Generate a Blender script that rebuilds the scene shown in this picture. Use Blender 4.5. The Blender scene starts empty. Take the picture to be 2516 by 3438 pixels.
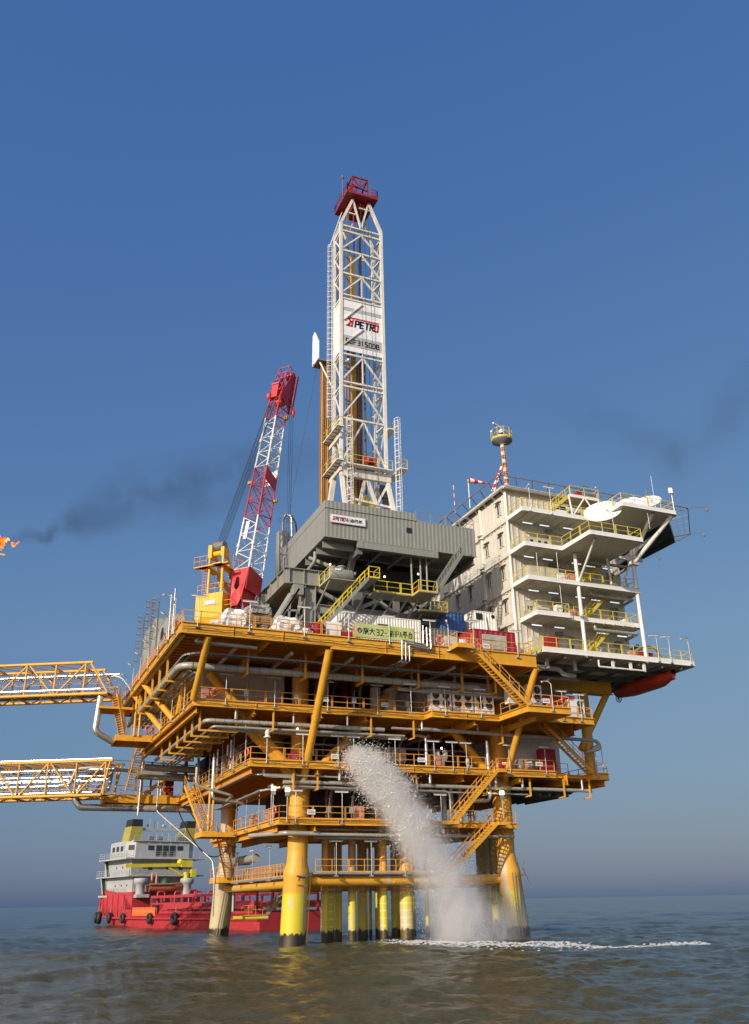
import bpy, math, random
import numpy as np
from mathutils import Vector as V
random.seed(7)
SC = bpy.context.scene
COL = SC.collection
Z = V((0, 0, 1))
ORD = ['first', 'second', 'third', 'fourth', 'fifth', 'sixth', 'seventh', 'eighth', 'ninth', 'tenth', 'eleventh',
       'twelfth', 'thirteenth', 'fourteenth', 'fifteenth', 'sixteenth']

# ------------------------------------------------------------------ mesh builder
class MB:
    def __init__(s):
        s.v = []; s.f = []; s.sm = []; s.mi = []; s.cur = 0
    def add(s, vs, fs, smooth=False):
        o = len(s.v)
        s.v.extend([tuple(p) for p in vs])
        for f in fs:
            s.f.append(tuple(i + o for i in f)); s.sm.append(smooth); s.mi.append(s.cur)
        return s
    def obox(s, c, ax, ay, az):
        c = V(c); ax = V(ax); ay = V(ay); az = V(az)
        vs = [c + ax * i + ay * j + az * k for k in (-1, 1) for j in (-1, 1) for i in (-1, 1)]
        return s.add(vs, [(0, 2, 3, 1), (4, 5, 7, 6), (0, 1, 5, 4), (2, 6, 7, 3), (0, 4, 6, 2), (1, 3, 7, 5)])
    def box(s, x0, y0, z0, x1, y1, z1):
        return s.obox(((x0 + x1) / 2, (y0 + y1) / 2, (z0 + z1) / 2), ((x1 - x0) / 2, 0, 0), (0, (y1 - y0) / 2, 0), (0, 0, (z1 - z0) / 2))
    def bar(s, p0, p1, w, h, up=Z):
        p0 = V(p0); p1 = V(p1); d = (p1 - p0)
        L = d.length
        if L < 1e-6: return s
        d /= L
        u = V(up); u = u - d * u.dot(d)
        if u.length < 1e-4:
            u = V((1, 0, 0)) - d * d.x
            if u.length < 1e-4: u = V((0, 1, 0))
        u.normalize(); r = d.cross(u)
        return s.obox((p0 + p1) / 2, d * L / 2, r * w / 2, u * h / 2)
    def tube(s, p0, p1, r, n=8, r1=None, cap=True):
        p0 = V(p0); p1 = V(p1); d = p1 - p0
        if d.length < 1e-6: return s
        d.normalize(); r1 = r if r1 is None else r1
        a = d.orthogonal().normalized(); b = d.cross(a)
        vs = []
        for p, q in ((p0, r), (p1, r1)):
            for i in range(n):
                t = 2 * math.pi * i / n
                vs.append(p + (a * math.cos(t) + b * math.sin(t)) * q)
        s.add(vs, [(i, (i + 1) % n, n + (i + 1) % n, n + i) for i in range(n)], n > 4)
        if cap:
            s.add(vs[:n], [tuple(range(n))[::-1]]); s.add(vs[n:], [tuple(range(n))])
        return s
    def path(s, pts, r, n=8, bend=0.0):
        pts = [V(p) for p in pts]
        if bend:
            q = [pts[0]]
            for i in range(1, len(pts) - 1):
                a, b, c = pts[i - 1], pts[i], pts[i + 1]
                u = (a - b); w = (c - b)
                k = min(bend, u.length * .45, w.length * .45)
                A = b + u.normalized() * k; B = b + w.normalized() * k
                for j in range(5):
                    t = j / 4
                    q.append(A * (1 - t) ** 2 + b * 2 * t * (1 - t) + B * t * t)
            q.append(pts[-1]); pts = q
        m = len(pts); rings = []
        pa = None
        for i, p in enumerate(pts):
            d = (pts[min(i + 1, m - 1)] - pts[max(i - 1, 0)])
            if d.length < 1e-7: d = V((0, 0, 1))
            d.normalize()
            if pa is None: a = d.orthogonal().normalized()
            else:
                a = pa - d * pa.dot(d)
                a = a.normalized() if a.length > 1e-4 else d.orthogonal().normalized()
            pa = a; b = d.cross(a)
            rings.append([p + (a * math.cos(2 * math.pi * k / n) + b * math.sin(2 * math.pi * k / n)) * r for k in range(n)])
        vs = [v for R in rings for v in R]
        fs = [(i * n + k, i * n + (k + 1) % n, (i + 1) * n + (k + 1) % n, (i + 1) * n + k) for i in range(m - 1) for k in range(n)]
        s.add(vs, fs, True)
        s.add(rings[0], [tuple(range(n))[::-1]]); s.add(rings[-1], [tuple(range(n))])
        return s
    def ibeam(s, p0, p1, h, w, t=.03):
        p0 = V(p0); p1 = V(p1); d = Z
        s.bar(p0 - d * t / 2, p1 - d * t / 2, w, t)
        s.bar(p0 - d * (h - t / 2), p1 - d * (h - t / 2), w, t)
        s.bar(p0 - d * h / 2, p1 - d * h / 2, t, h - 2 * t)
        return s
    def prism(s, poly, ext):
        poly = [V(p) for p in poly]; e = V(ext); n = len(poly)
        nn = V((0, 0, 0))
        for i in range(n): nn += poly[i].cross(poly[(i + 1) % n])
        if nn.dot(e) < 0: poly = poly[::-1]
        s.add(poly, [tuple(range(n))[::-1]]); s.add([p + e for p in poly], [tuple(range(n))])
        vs = poly + [p + e for p in poly]
        return s.add(vs, [(i, (i + 1) % n, n + (i + 1) % n, n + i) for i in range(n)])
    def slab(s, poly, z0, z1):
        return s.prism([(x, y, z0) for x, y in poly], (0, 0, z1 - z0))
    def lathe(s, prof, o=(0, 0, 0), ax=Z, n=16):
        o = V(o); d = V(ax).normalized(); a = d.orthogonal().normalized(); b = d.cross(a)
        vs = []
        for r, h in prof:
            for k in range(n):
                t = 2 * math.pi * k / n
                vs.append(o + d * h + (a * math.cos(t) + b * math.sin(t)) * r)
        m = len(prof)
        fs = [(i * n + k, i * n + (k + 1) % n, (i + 1) * n + (k + 1) % n, (i + 1) * n + k) for i in range(m - 1) for k in range(n)]
        return s.add(vs, fs, True)
    def torus(s, c, nrm, R, r, n=20, m=8):
        c = V(c); d = V(nrm).normalized(); a = d.orthogonal().normalized(); b = d.cross(a)
        vs = []
        for i in range(n):
            t = 2 * math.pi * i / n; e = a * math.cos(t) + b * math.sin(t)
            for j in range(m):
                q = 2 * math.pi * j / m
                vs.append(c + e * (R + r * math.cos(q)) + d * r * math.sin(q))
        return s.add(vs, [(i * m + j, ((i + 1) % n) * m + j, ((i + 1) % n) * m + (j + 1) % m, i * m + (j + 1) % m) for i in range(n) for j in range(m)], True)
    def ball(s, c, r, n=10, m=6, sc=(1, 1, 1)):
        vs = []; c = V(c)
        for i in range(m + 1):
            p = math.pi * i / m
            for k in range(n):
                t = 2 * math.pi * k / n
                vs.append(c + V((r * sc[0] * math.sin(p) * math.cos(t), r * sc[1] * math.sin(p) * math.sin(t), r * sc[2] * math.cos(p))))
        return s.add(vs, [(i * n + k, (i + 1) * n + k, (i + 1) * n + (k + 1) % n, i * n + (k + 1) % n) for i in range(m) for k in range(n)], True)

WLOC = {}
def wl(o):
    return WLOC.get(o.name, V((0, 0, 0))) if o else V((0, 0, 0))
def link(o, parent=None):
    COL.objects.link(o)
    if parent is not None: o.parent = parent
    return o
def mesh(mb, name, mats, off=V((0, 0, 0))):
    me = bpy.data.meshes.new(name)
    vs = [(p[0] - off.x, p[1] - off.y, p[2] - off.z) for p in mb.v]
    me.from_pydata(vs, [], mb.f)
    me.polygons.foreach_set('use_smooth', mb.sm)
    for m in (mats if isinstance(mats, (list, tuple)) else [mats]): me.materials.append(m)
    if max(mb.mi, default=0): me.polygons.foreach_set('material_index', mb.mi)
    me.update()
    return me
def build(mb, name, mat, parent=None, label=None):
    """link the builder's world-space shape as one mesh object under parent"""
    o = bpy.data.objects.new(name, mesh(mb, name, mat, wl(parent)))
    link(o, parent); WLOC[o.name] = wl(parent)
    if label: o['label'] = label
    return o
def tag(o, label, cat, group=None):
    o['label'] = label; o['category'] = cat
    if group: o['group'] = group
    return o
def thing(name, label, cat, loc=(0, 0, 0), group=None):
    o = bpy.data.objects.new(name, None); link(o)
    o.empty_display_size = .3; o.location = loc; WLOC[o.name] = V(loc)
    return tag(o, label, cat, group)
def single(mb, name, mat, label, cat, group=None):
    return tag(build(mb, name, mat), label, cat, group)
def struct(o):
    o['kind'] = 'structure'; return o
def inst(name, me, parent, loc, rot=None):
    """another object on shared mesh data, loc in world space"""
    o = bpy.data.objects.new(name, me); link(o, parent)
    o.location = V(loc) - wl(parent)
    if rot: o.rotation_euler = rot
    return o

# ------------------------------------------------------------------ materials
def newmat(name):
    m = bpy.data.materials.new(name); m.use_nodes = True
    nt = m.node_tree; b = nt.nodes['Principled BSDF']
    return m, nt, b
def N(nt, t, **kw):
    n = nt.nodes.new(t)
    for k, v in kw.items():
        if hasattr(n, k): setattr(n, k, v)
        else: n.inputs[k.replace('_', ' ')].default_value = v
    return n
def ramp(nt, fac, stops, interp='LINEAR'):
    r = nt.nodes.new('ShaderNodeValToRGB'); e = r.color_ramp; e.interpolation = interp
    while len(e.elements) > 1: e.elements.remove(e.elements[0])
    for i, (p, c) in enumerate(stops):
        el = e.elements[0] if i == 0 else e.elements.new(p)
        el.position = p; el.color = c if len(c) == 4 else (*c, 1)
    nt.links.new(fac, r.inputs[0]); return r.outputs[0]
def mixc(nt, f, a, b):
    m = nt.nodes.new('ShaderNodeMix'); m.data_type = 'RGBA'
    for s, v in ((0, f), (6, a), (7, b)):
        if hasattr(v, 'is_output') or hasattr(v, 'links'): nt.links.new(v, m.inputs[s])
        else: m.inputs[s].default_value = v if s == 0 else (*v, 1)
    return m.outputs[2]
def worldpos(nt, scale=(1, 1, 1)):
    g = nt.nodes.new('ShaderNodeNewGeometry'); mp = nt.nodes.new('ShaderNodeMapping')
    mp.inputs['Scale'].default_value = scale
    nt.links.new(g.outputs['Position'], mp.inputs[0]); return mp.outputs[0]
def paint(name, rgb, rough=.45, dirt=(.16, .10, .06), amt=.35, metal=0., var=.12, streak=1.0, bump=.15):
    """painted steel: slight tone variation, rain streaks and rust specks running down"""
    m, nt, b = newmat(name); L = nt.links.new
    n1 = N(nt, 'ShaderNodeTexNoise', Scale=.9, Detail=4.); L(worldpos(nt), n1.inputs[0])
    c = ramp(nt, n1.outputs[0], [(.3, tuple(x * (1 - var) for x in rgb)), (.7, tuple(min(1, x * (1 + var)) for x in rgb))])
    n2 = N(nt, 'ShaderNodeTexNoise', Scale=1.0, Detail=6., Roughness=.65); L(worldpos(nt, (4.5, 4.5, .45)), n2.inputs[0])
    f = ramp(nt, n2.outputs[0], [(.50, (0, 0, 0)), (.78, (amt * streak,) * 3)])
    c = mixc(nt, f, c, dirt)
    n3 = N(nt, 'ShaderNodeTexNoise', Scale=7.0, Detail=5.); L(worldpos(nt), n3.inputs[0])
    f = ramp(nt, n3.outputs[0], [(.62, (0, 0, 0)), (.8, (amt * 1.2,) * 3)])
    c = mixc(nt, f, c, dirt)
    L(c, b.inputs['Base Color'])
    r = ramp(nt, n3.outputs[0], [(.3, (rough * .8,) * 3), (.8, (min(1, rough * 1.5),) * 3)]); L(r, b.inputs['Roughness'])
    b.inputs['Metallic'].default_value = metal
    if bump:
        bp = N(nt, 'ShaderNodeBump', Strength=bump, Distance=.02); L(n3.outputs[0], bp.inputs['Height']); L(bp.outputs[0], b.inputs['Normal'])
    return m
YEL = paint('yellow_ochre_paint', (.68, .345, .026), .42, (.24, .11, .03), .34)
YELD = paint('yellow_deck_beam_paint', (.66, .29, .02), .5, (.2, .08, .02), .45)
LEM = paint('lemon_rail_paint', (.62, .50, .07), .45, (.30, .2, .06), .3)
RAILP = paint('orange_rail_paint', (.66, .31, .045), .5, (.30, .14, .05), .4)
CRY = paint('crane_yellow_paint', (.72, .40, .012), .4, (.25, .14, .03), .25)
GREY = paint('grey_rig_paint', (.25, .258, .228), .5, (.17, .14, .1), .28, var=.07)
GREYD = paint('dark_grey_steel', (.15, .155, .145), .55, (.09, .06, .04), .3)
GALV = paint('galvanised_steel', (.42, .42, .39), .38, (.2, .16, .11), .3, metal=.55)
PIPE = paint('clad_pipe_grey', (.40, .395, .345), .42, (.2, .16, .1), .35, metal=.25)
SHINE = paint('bright_steel_cladding', (.66, .65, .62), .25, (.3, .25, .18), .2, metal=.85)
CREAM = paint('cream_cabin_paint', (.60, .575, .49), .5, (.34, .28, .2), .18, var=.05, bump=.05)
WHITE = paint('white_paint', (.74, .72, .66), .45, (.32, .25, .16), .3)
WHITE2 = paint('clean_white_paint', (.74, .735, .70), .4, (.4, .36, .3), .14, var=.05)
MASTW = paint('mast_white_paint', (.70, .67, .57), .5, (.30, .20, .11), .5)
RED = paint('red_paint', (.32, .018, .024), .4, (.2, .02, .015), .25)
REDC = paint('crane_red_paint', (.50, .025, .035), .42, (.2, .02, .02), .25)
REDM = paint('dark_red_crown_paint', (.28, .015, .018), .5, (.1, .02, .02), .3)
CONTR = paint('container_red_paint', (.31, .02, .03), .5, (.16, .03, .02), .4)
ORNG = paint('orange_plastic', (.72, .12, .03), .5, (.4, .08, .03), .2)
PINK = paint('faded_pink_box', (.52, .25, .19), .6, (.35, .15, .1), .3)
BLUE = paint('container_blue_paint', (.03, .10, .30), .5, (.05, .06, .1), .35)
GREEND = paint('dark_green_paint', (.015, .08, .045), .5, (.03, .05, .03), .3)
BLACK = paint('black_rubber', (.018, .018, .018), .6, (.05, .04, .03), .2)
DARK = paint('dark_opening', (.012, .013, .014), .8, (.02, .02, .02), .1)
BROWN = paint('rusty_pipe_rack', (.22, .085, .025), .55, (.08, .03, .015), .5)
BROWNY = paint('worn_yellow_beam', (.44, .26, .03), .5, (.16, .08, .03), .5)
MODW = paint('dim_module_wall', (.50, .48, .41), .6, (.16, .12, .08), .4)
MODD = paint('shade_and_dark_steel', (.02, .021, .022), .8, (.04, .03, .02), .3)  # shade between the decks put into the colour; also plain dark kit
MODB = paint('brown_shade_wall', (.045, .026, .014), .7, (.02, .015, .01), .3)  # very dark brown, deck shade mixed into the wall colour
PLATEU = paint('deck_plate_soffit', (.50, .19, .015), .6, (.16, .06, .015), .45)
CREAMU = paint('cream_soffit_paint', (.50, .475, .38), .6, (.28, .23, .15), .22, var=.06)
NET = paint('net_frame_steel', (.17, .15, .12), .5, (.1, .07, .05), .3)
TARP = paint('white_tarpaulin', (.72, .70, .66), .55, (.4, .36, .3), .2)
TARPG = paint('grey_tarpaulin', (.30, .28, .24), .6, (.2, .16, .12), .2)
WOOD = paint('crate_timber', (.30, .19, .10), .7, (.14, .09, .05), .4)
GLASS, _nt, _b = newmat('dark_window_glass')
_b.inputs['Base Color'].default_value = (.03, .04, .045, 1); _b.inputs['Roughness'].default_value = .08
def plain(name, rgb, rough=.5, metal=0., emit=None, es=0.):
    m, nt, b = newmat(name)
    n = N(nt, 'ShaderNodeTexNoise', Scale=3., Detail=4.); nt.links.new(worldpos(nt), n.inputs[0])
    nt.links.new(ramp(nt, n.outputs[0], [(.3, tuple(x * .88 for x in rgb)), (.7, tuple(min(1, x * 1.1) for x in rgb))]), b.inputs['Base Color'])
    b.inputs['Roughness'].default_value = rough; b.inputs['Metallic'].default_value = metal
    if emit: b.inputs['Emission Color'].default_value = (*emit, 1); b.inputs['Emission Strength'].default_value = es
    return m
TUBE = plain('lamp_diffuser', (.82, .82, .78), .3)
TUBEON = plain('lit_lamp_tube', (.85, .88, .9), .3, emit=(.8, .9, 1), es=.9)
FLOOD = plain('lit_floodlight', (.9, .8, .5), .3, emit=(1, .82, .4), es=7.)
BULB = plain('lit_bulb', (.9, .8, .7), .3, emit=(1, .8, .6), es=9.)
INKB = plain('black_lettering', (.02, .02, .022), .5)
INKR = plain('red_lettering', (.55, .02, .03), .5)
SIGNW = plain('sign_white', (.78, .78, .78), .45)
SIGNG = plain('sign_grey_band', (.42, .42, .42), .5)
SIGNBL = plain('sign_blue', (.04, .07, .30), .5)
MUSTARD = paint('mustard_funnel_paint', (.34, .31, .06), .5, (.2, .15, .05), .2)
SHIPW = paint('ship_white_paint', (.38, .40, .40), .5, (.34, .3, .24), .3)  # white greyed down, distance haze put into the base colour
SHIPR = paint('ship_red_paint', (.42, .032, .038), .5, (.24, .05, .045), .45)
SHIPO = plain('bright_orange_board', (.85, .13, .03), .5)
SHIPY = paint('ship_crane_yellow', (.60, .53, .03), .5, (.3, .2, .05), .2)
GREEN = plain('green_sign', (.05, .4, .12), .5)
def bannermat():
    m, nt, b = newmat('weathered_green_banner'); L = nt.links.new
    n = N(nt, 'ShaderNodeTexNoise', Scale=1.2, Detail=8., Roughness=.7); L(worldpos(nt, (.6, 1, 2.2)), n.inputs[0])
    L(ramp(nt, n.outputs[0], [(.34, (.30, .42, .06)), (.47, (.44, .50, .16)), (.6, (.54, .54, .30)), (.75, (.36, .36, .22))]), b.inputs['Base Color'])
    b.inputs['Roughness'].default_value = .6; return m
BANNER = bannermat()
def legmat(name, rgb=(.68, .345, .03), wear=-1.6):
    """splash-zone paint: ochre above, lemon below, weathered patches, dark marine growth at the waterline"""
    m, nt, b = newmat(name); L = nt.links.new
    pos = worldpos(nt); sep = nt.nodes.new('ShaderNodeSeparateXYZ'); L(pos, sep.inputs[0])
    nz = N(nt, 'ShaderNodeTexNoise', Scale=2.2, Detail=6., Roughness=.7); L(worldpos(nt, (1.3, 1.3, .5)), nz.inputs[0])
    ns = N(nt, 'ShaderNodeTexNoise', Scale=.8, Detail=5.); L(worldpos(nt, (1.2, 1.2, .25)), ns.inputs[0])
    def mad(a, k, c):
        x = N(nt, 'ShaderNodeMath', operation='MULTIPLY_ADD'); L(a, x.inputs[0]); x.inputs[1].default_value = k
        if isinstance(c, float): x.inputs[2].default_value = c
        else: L(c, x.inputs[2])
        return x.outputs[0]
    z1 = mad(nz.outputs[0], .12, sep.outputs[2])
    c = mixc(nt, ramp(nt, mad(z1, .1, 0.0), [(.398, (0, 0, 0)), (.402, (1, 1, 1))]), (.60, .50, .03), rgb)
    w = mad(ns.outputs[0], 4.2, mad(sep.outputs[2], -.16, wear))
    c = mixc(nt, ramp(nt, w, [(.25, (0, 0, 0)), (.4, (.75, .75, .75))]), c, (.50, .44, .33))
    st = N(nt, 'ShaderNodeTexNoise', Scale=1., Detail=6., Roughness=.7); L(worldpos(nt, (5, 5, .4)), st.inputs[0])
    c = mixc(nt, ramp(nt, st.outputs[0], [(.55, (0, 0, 0)), (.8, (.5, .5, .5))]), c, (.26, .15, .06))
    g = mad(nz.outputs[0], 1.3, sep.outputs[2])
    gf = ramp(nt, mad(g, .25, 0.0), [(.345, (1, 1, 1)), (.375, (0, 0, 0))])
    gr = ramp(nt, ns.outputs[0], [(.35, (.014, .012, .008)), (.6, (.07, .05, .015)), (.75, (.16, .13, .02))])
    c = mixc(nt, gf, c, gr)
    L(c, b.inputs['Base Color']); b.inputs['Roughness'].default_value = .5
    bp = N(nt, 'ShaderNodeBump', Strength=.3, Distance=.05); L(nz.outputs[0], bp.inputs['Height']); L(bp.outputs[0], b.inputs['Normal'])
    return m
LEG = legmat('splash_zone_paint')
LEGW = legmat('weathered_splash_zone_paint', wear=-1.05)
LEGG = legmat('bare_weathered_leg_paint', wear=-.1)
COND = legmat('conductor_paint', rgb=(.40, .24, .06))

# ------------------------------------------------------------------ generic fittings
_post = {}
def rail(name, pts, mat, label, group='guard railings of the platform', h=1.1, closed=False, toe=True, cat='railing', step=1.6, top=None):
    """guard railing along a polyline of deck-level points: top rail, mid rail, toe board, each post a part"""
    pts = [V(p) for p in pts]
    t = thing(name, label, cat, pts[0], group)
    if closed: pts = pts + [pts[0]]
    key = (mat.name, h)
    if key not in _post: _post[key] = mesh(MB().box(-.03, -.03, 0, .03, .03, h), 'post', mat)
    a = MB(); b = MB(); c = MB()
    for p, q in zip(pts[:-1], pts[1:]):
        a.bar(p + Z * h, q + Z * h, .055, .055); b.bar(p + Z * h * .52, q + Z * h * .52, .04, .04)
        c.bar(p + Z * .06, q + Z * .06, .02, .12)
    build(a, 'top_rail', mat, t); build(b, 'mid_rail', mat, t)
    if toe: build(c, 'toe_board', mat, t)
    done = 0; last = None
    for p, q in zip(pts[:-1], pts[1:]):
        L = (q - p).length; n = max(1, round(L / step))
        for i in range(n + 1):
            w = p.lerp(q, i / n)
            if last is not None and (w - last).length < .3: continue
            last = w; done += 1
            if done > 95: break
            inst('post', _post[key], t, w)
            if i % 2 == 0 and 0 < i < n: inst('post', _post[key], t, w + (q - p).normalized() * .12)
    return t
def stair(name, p0, p1, wdir, width, mat, label, railmat=None, step=.24, rails=(1, 1), group='open stairs between the decks'):
    """open stair from p0 (low) to p1 (high); wdir is the sideways unit vector"""
    p0 = V(p0); p1 = V(p1); w = V(wdir) * width / 2
    railmat = railmat or mat
    t = thing(name, label, 'stairs', p0, group)
    d = p1 - p0
    for s in (-1, 1): build(MB().bar(p0 + w * s, p1 + w * s, .07, .3), 'stringer', mat, t)
    n = max(3, round(d.z / step)); f = V((d.x, d.y, 0)).normalized()
    me = mesh(MB().obox((0, 0, 0), f * .12, V(wdir) * (width / 2 - .05), (0, 0, .02)), 'tread', mat)
    for i in range(1, n): inst('tread', me, t, p0.lerp(p1, i / n))
    for s, k in ((-1, rails[0]), (1, rails[1])):
        if not k: continue
        r = MB(); a = p0 + w * s * 1.03; b = p1 + w * s * 1.03
        r.bar(a + Z * 1.05, b + Z * 1.05, .06, .06); r.bar(a + Z * .58, b + Z * .58, .04, .04)
        m = max(2, round(d.length / 1.3))
        for i in range(m + 1):
            q = a.lerp(b, i / m); r.bar(q, q + Z * 1.05, .055, .055, V((1, 0, 0)))
        build(r, 'handrail', railmat, t)
    return t
_lampme = {}
def polelamp(p, ang, label, h=2.45, name='deck_lamp', group='pole lamps along the deck edges', on=False, arm=0., tilt=0.):
    """tube lamp on a thin pole clamped outside a deck edge; ang = direction of the tube in the XY plane"""
    key = (h, on, arm, tilt)
    if key not in _lampme:
        P = MB(); P.path([(0, 0, -.25), (0, 0, h - .35), (0, arm * .6 + .02, h - .05), (0, arm + .1, h)], .04, 6)
        B = MB(); B.box(-.16, -.10, -.34, .16, .22, -.24); B.bar((-.1, .1, -.3), (.1, .1, -.1), .08, .1); B.bar((.12, .04, -.28), (-.05, .3, -.28), .05, .06)
        Hd = MB(); D = MB(); c = V((0, arm + .12, h + .05)); ax = V((math.cos(tilt), 0, math.sin(tilt)))
        Hd.bar(c - ax * .66 + Z * .05, c + ax * .66 + Z * .05, .17, .07)
        Hd.path([c + ax * .5 + Z * .08, c + ax * .75 + Z * .2, c + ax * .95 + Z * .1, c + ax * .8 - Z * .05, c + ax * .6], .012, 4)
        D.bar(c - ax * .62 - Z * .03, c + ax * .62 - Z * .03, .13, .08)
        _lampme[key] = (mesh(P, 'pole', GALV), mesh(B, 'clamp', GALV), mesh(Hd, 'housing', GALV), mesh(D, 'tube', TUBEON if on else TUBE))
    t = thing(name, label, 'lamp', p, group)
    t.rotation_euler = (0, 0, ang)
    for nm, me in zip(('pole', 'clamp', 'housing', 'tube'), _lampme[key]): inst(nm, me, t, p)
    return t
def hanglamp(p, label, L=1.25, ang=0., drop=.45, group='tube lamps hanging under the cabin balconies'):
    t = thing('hanging_lamp', label, 'lamp', p, group); t.rotation_euler = (0, 0, ang)
    if 'h' not in _lampme:
        a = MB().bar((-L / 2, 0, .06), (L / 2, 0, .06), .18, .06)
        for s in (-.35, .35): a.bar((s, 0, .06), (s, 0, drop), .02, .02)
        _lampme['h'] = (mesh(a, 'housing', GALV), mesh(MB().bar((-L / 2 + .05, 0, 0), (L / 2 - .05, 0, 0), .13, .07), 'tube', TUBEON))
    for nm, me in zip(('housing', 'tube'), _lampme['h']): inst(nm, me, t, p)
    return t
def lifering(p, nrm, label):
    t = thing('life_ring', label, 'life ring', p, 'life rings hung on the railings')
    build(MB().torus(p, nrm, .33, .085, 22, 8), 'ring', ORNG, t)
    d = V(nrm).normalized(); a = d.orthogonal().normalized(); b = d.cross(a)
    m = MB()
    for k in range(4):
        t0 = math.pi / 4 + k * math.pi / 2; e = a * math.cos(t0) + b * math.sin(t0)
        m.torus(V(p) + e * .33, d.cross(e), .10, .012, 10, 4)
    build(m, 'rope_band', SIGNW, t)
    return t
def cageladder(name, p, h, out, mat, label, w=.5, cage=True, start=2.2, group='caged ladders'):
    """vertical ladder with hoop cage; out = unit vector from wall to climber"""
    p = V(p); o = V(out).normalized(); s = V((-o.y, o.x, 0))
    t = thing(name, label, 'ladder', p, group)
    a = MB()
    for k in (-1, 1): a.bar(p + s * k * w / 2, p + s * k * w / 2 + Z * h, .06, .06, o)
    build(a, 'side_rail', mat, t)
    b = MB(); n = int(h / .3)
    for i in range(1, n): b.bar(p - s * w / 2 + Z * i * .3, p + s * w / 2 + Z * i * .3, .03, .03)
    build(b, 'rungs', mat, t)
    if cage:
        c = MB(); k = int((h - start) / .75) + 1; ring = []
        for j in range(9):
            q = math.pi * j / 8; ring.append(s * (-math.cos(q) * .36) + o * (.08 + math.sin(q) * .66))
        for i in range(k + 1):
            z = min(h, start + i * .75)
            for u, v_ in zip(ring[:-1], ring[1:]): c.bar(p + u + Z * z, p + v_ + Z * z, .035, .05, Z)
        for u in ring[1:-1:2]: c.bar(p + u + Z * start, p + u + Z * h, .03, .03)
        build(c, 'safety_cage', mat, t)
    return t
def pipe(pts, r, mat, label, name='pipe', bend=.5, group='pipe runs under the decks', n=10, cat='pipe', bands=0):
    t = thing(name, label, cat, pts[0], group)
    m = MB().path(pts, r, n, bend)
    if bands:
        P = [V(q) for q in pts]; m.cur = 1
        for a, b in zip(P[:-1], P[1:]):
            L = (b - a).length; d = (b - a).normalized()
            for i in range(1, int(L / bands)):
                c = a + d * i * bands
                if min((c - a).length, (b - c).length) > .7: m.tube(c - d * .025, c + d * .025, r + .012, n)
    build(m, 'pipe_run', [mat, GREYD] if bands else mat, t)
    return t
# ------------------------------------------------------------------ camera, sun, sky
CAMP = V((-26.456, -81.549, 3.2))
def setup_camera():
    cam = bpy.data.cameras.new('camera'); o = bpy.data.objects.new('camera', cam); COL.objects.link(o)
    th, ro, ya = math.radians(23.5786), math.radians(1.01374), math.radians(22.9481)
    F = V((math.sin(ya) * math.cos(th), math.cos(ya) * math.cos(th), math.sin(th)))
    r0 = V((math.cos(ya), -math.sin(ya), 0)); d0 = F.cross(r0)
    r = r0 * math.cos(ro) + d0 * math.sin(ro); d = d0 * math.cos(ro) - r0 * math.sin(ro)
    from mathutils import Matrix
    M = Matrix((r, -d, -F)).transposed().to_4x4(); M.translation = CAMP
    o.matrix_world = M
    cam.sensor_fit = 'VERTICAL'; cam.sensor_height = 36; cam.sensor_width = 36
    cam.lens = 2994.29 / 3438 * 36
    cam.clip_start = .5; cam.clip_end = 30000
    SC.camera = o
setup_camera()
SUND = V((1, .63, -.45)).normalized()          # direction the light travels
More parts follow.
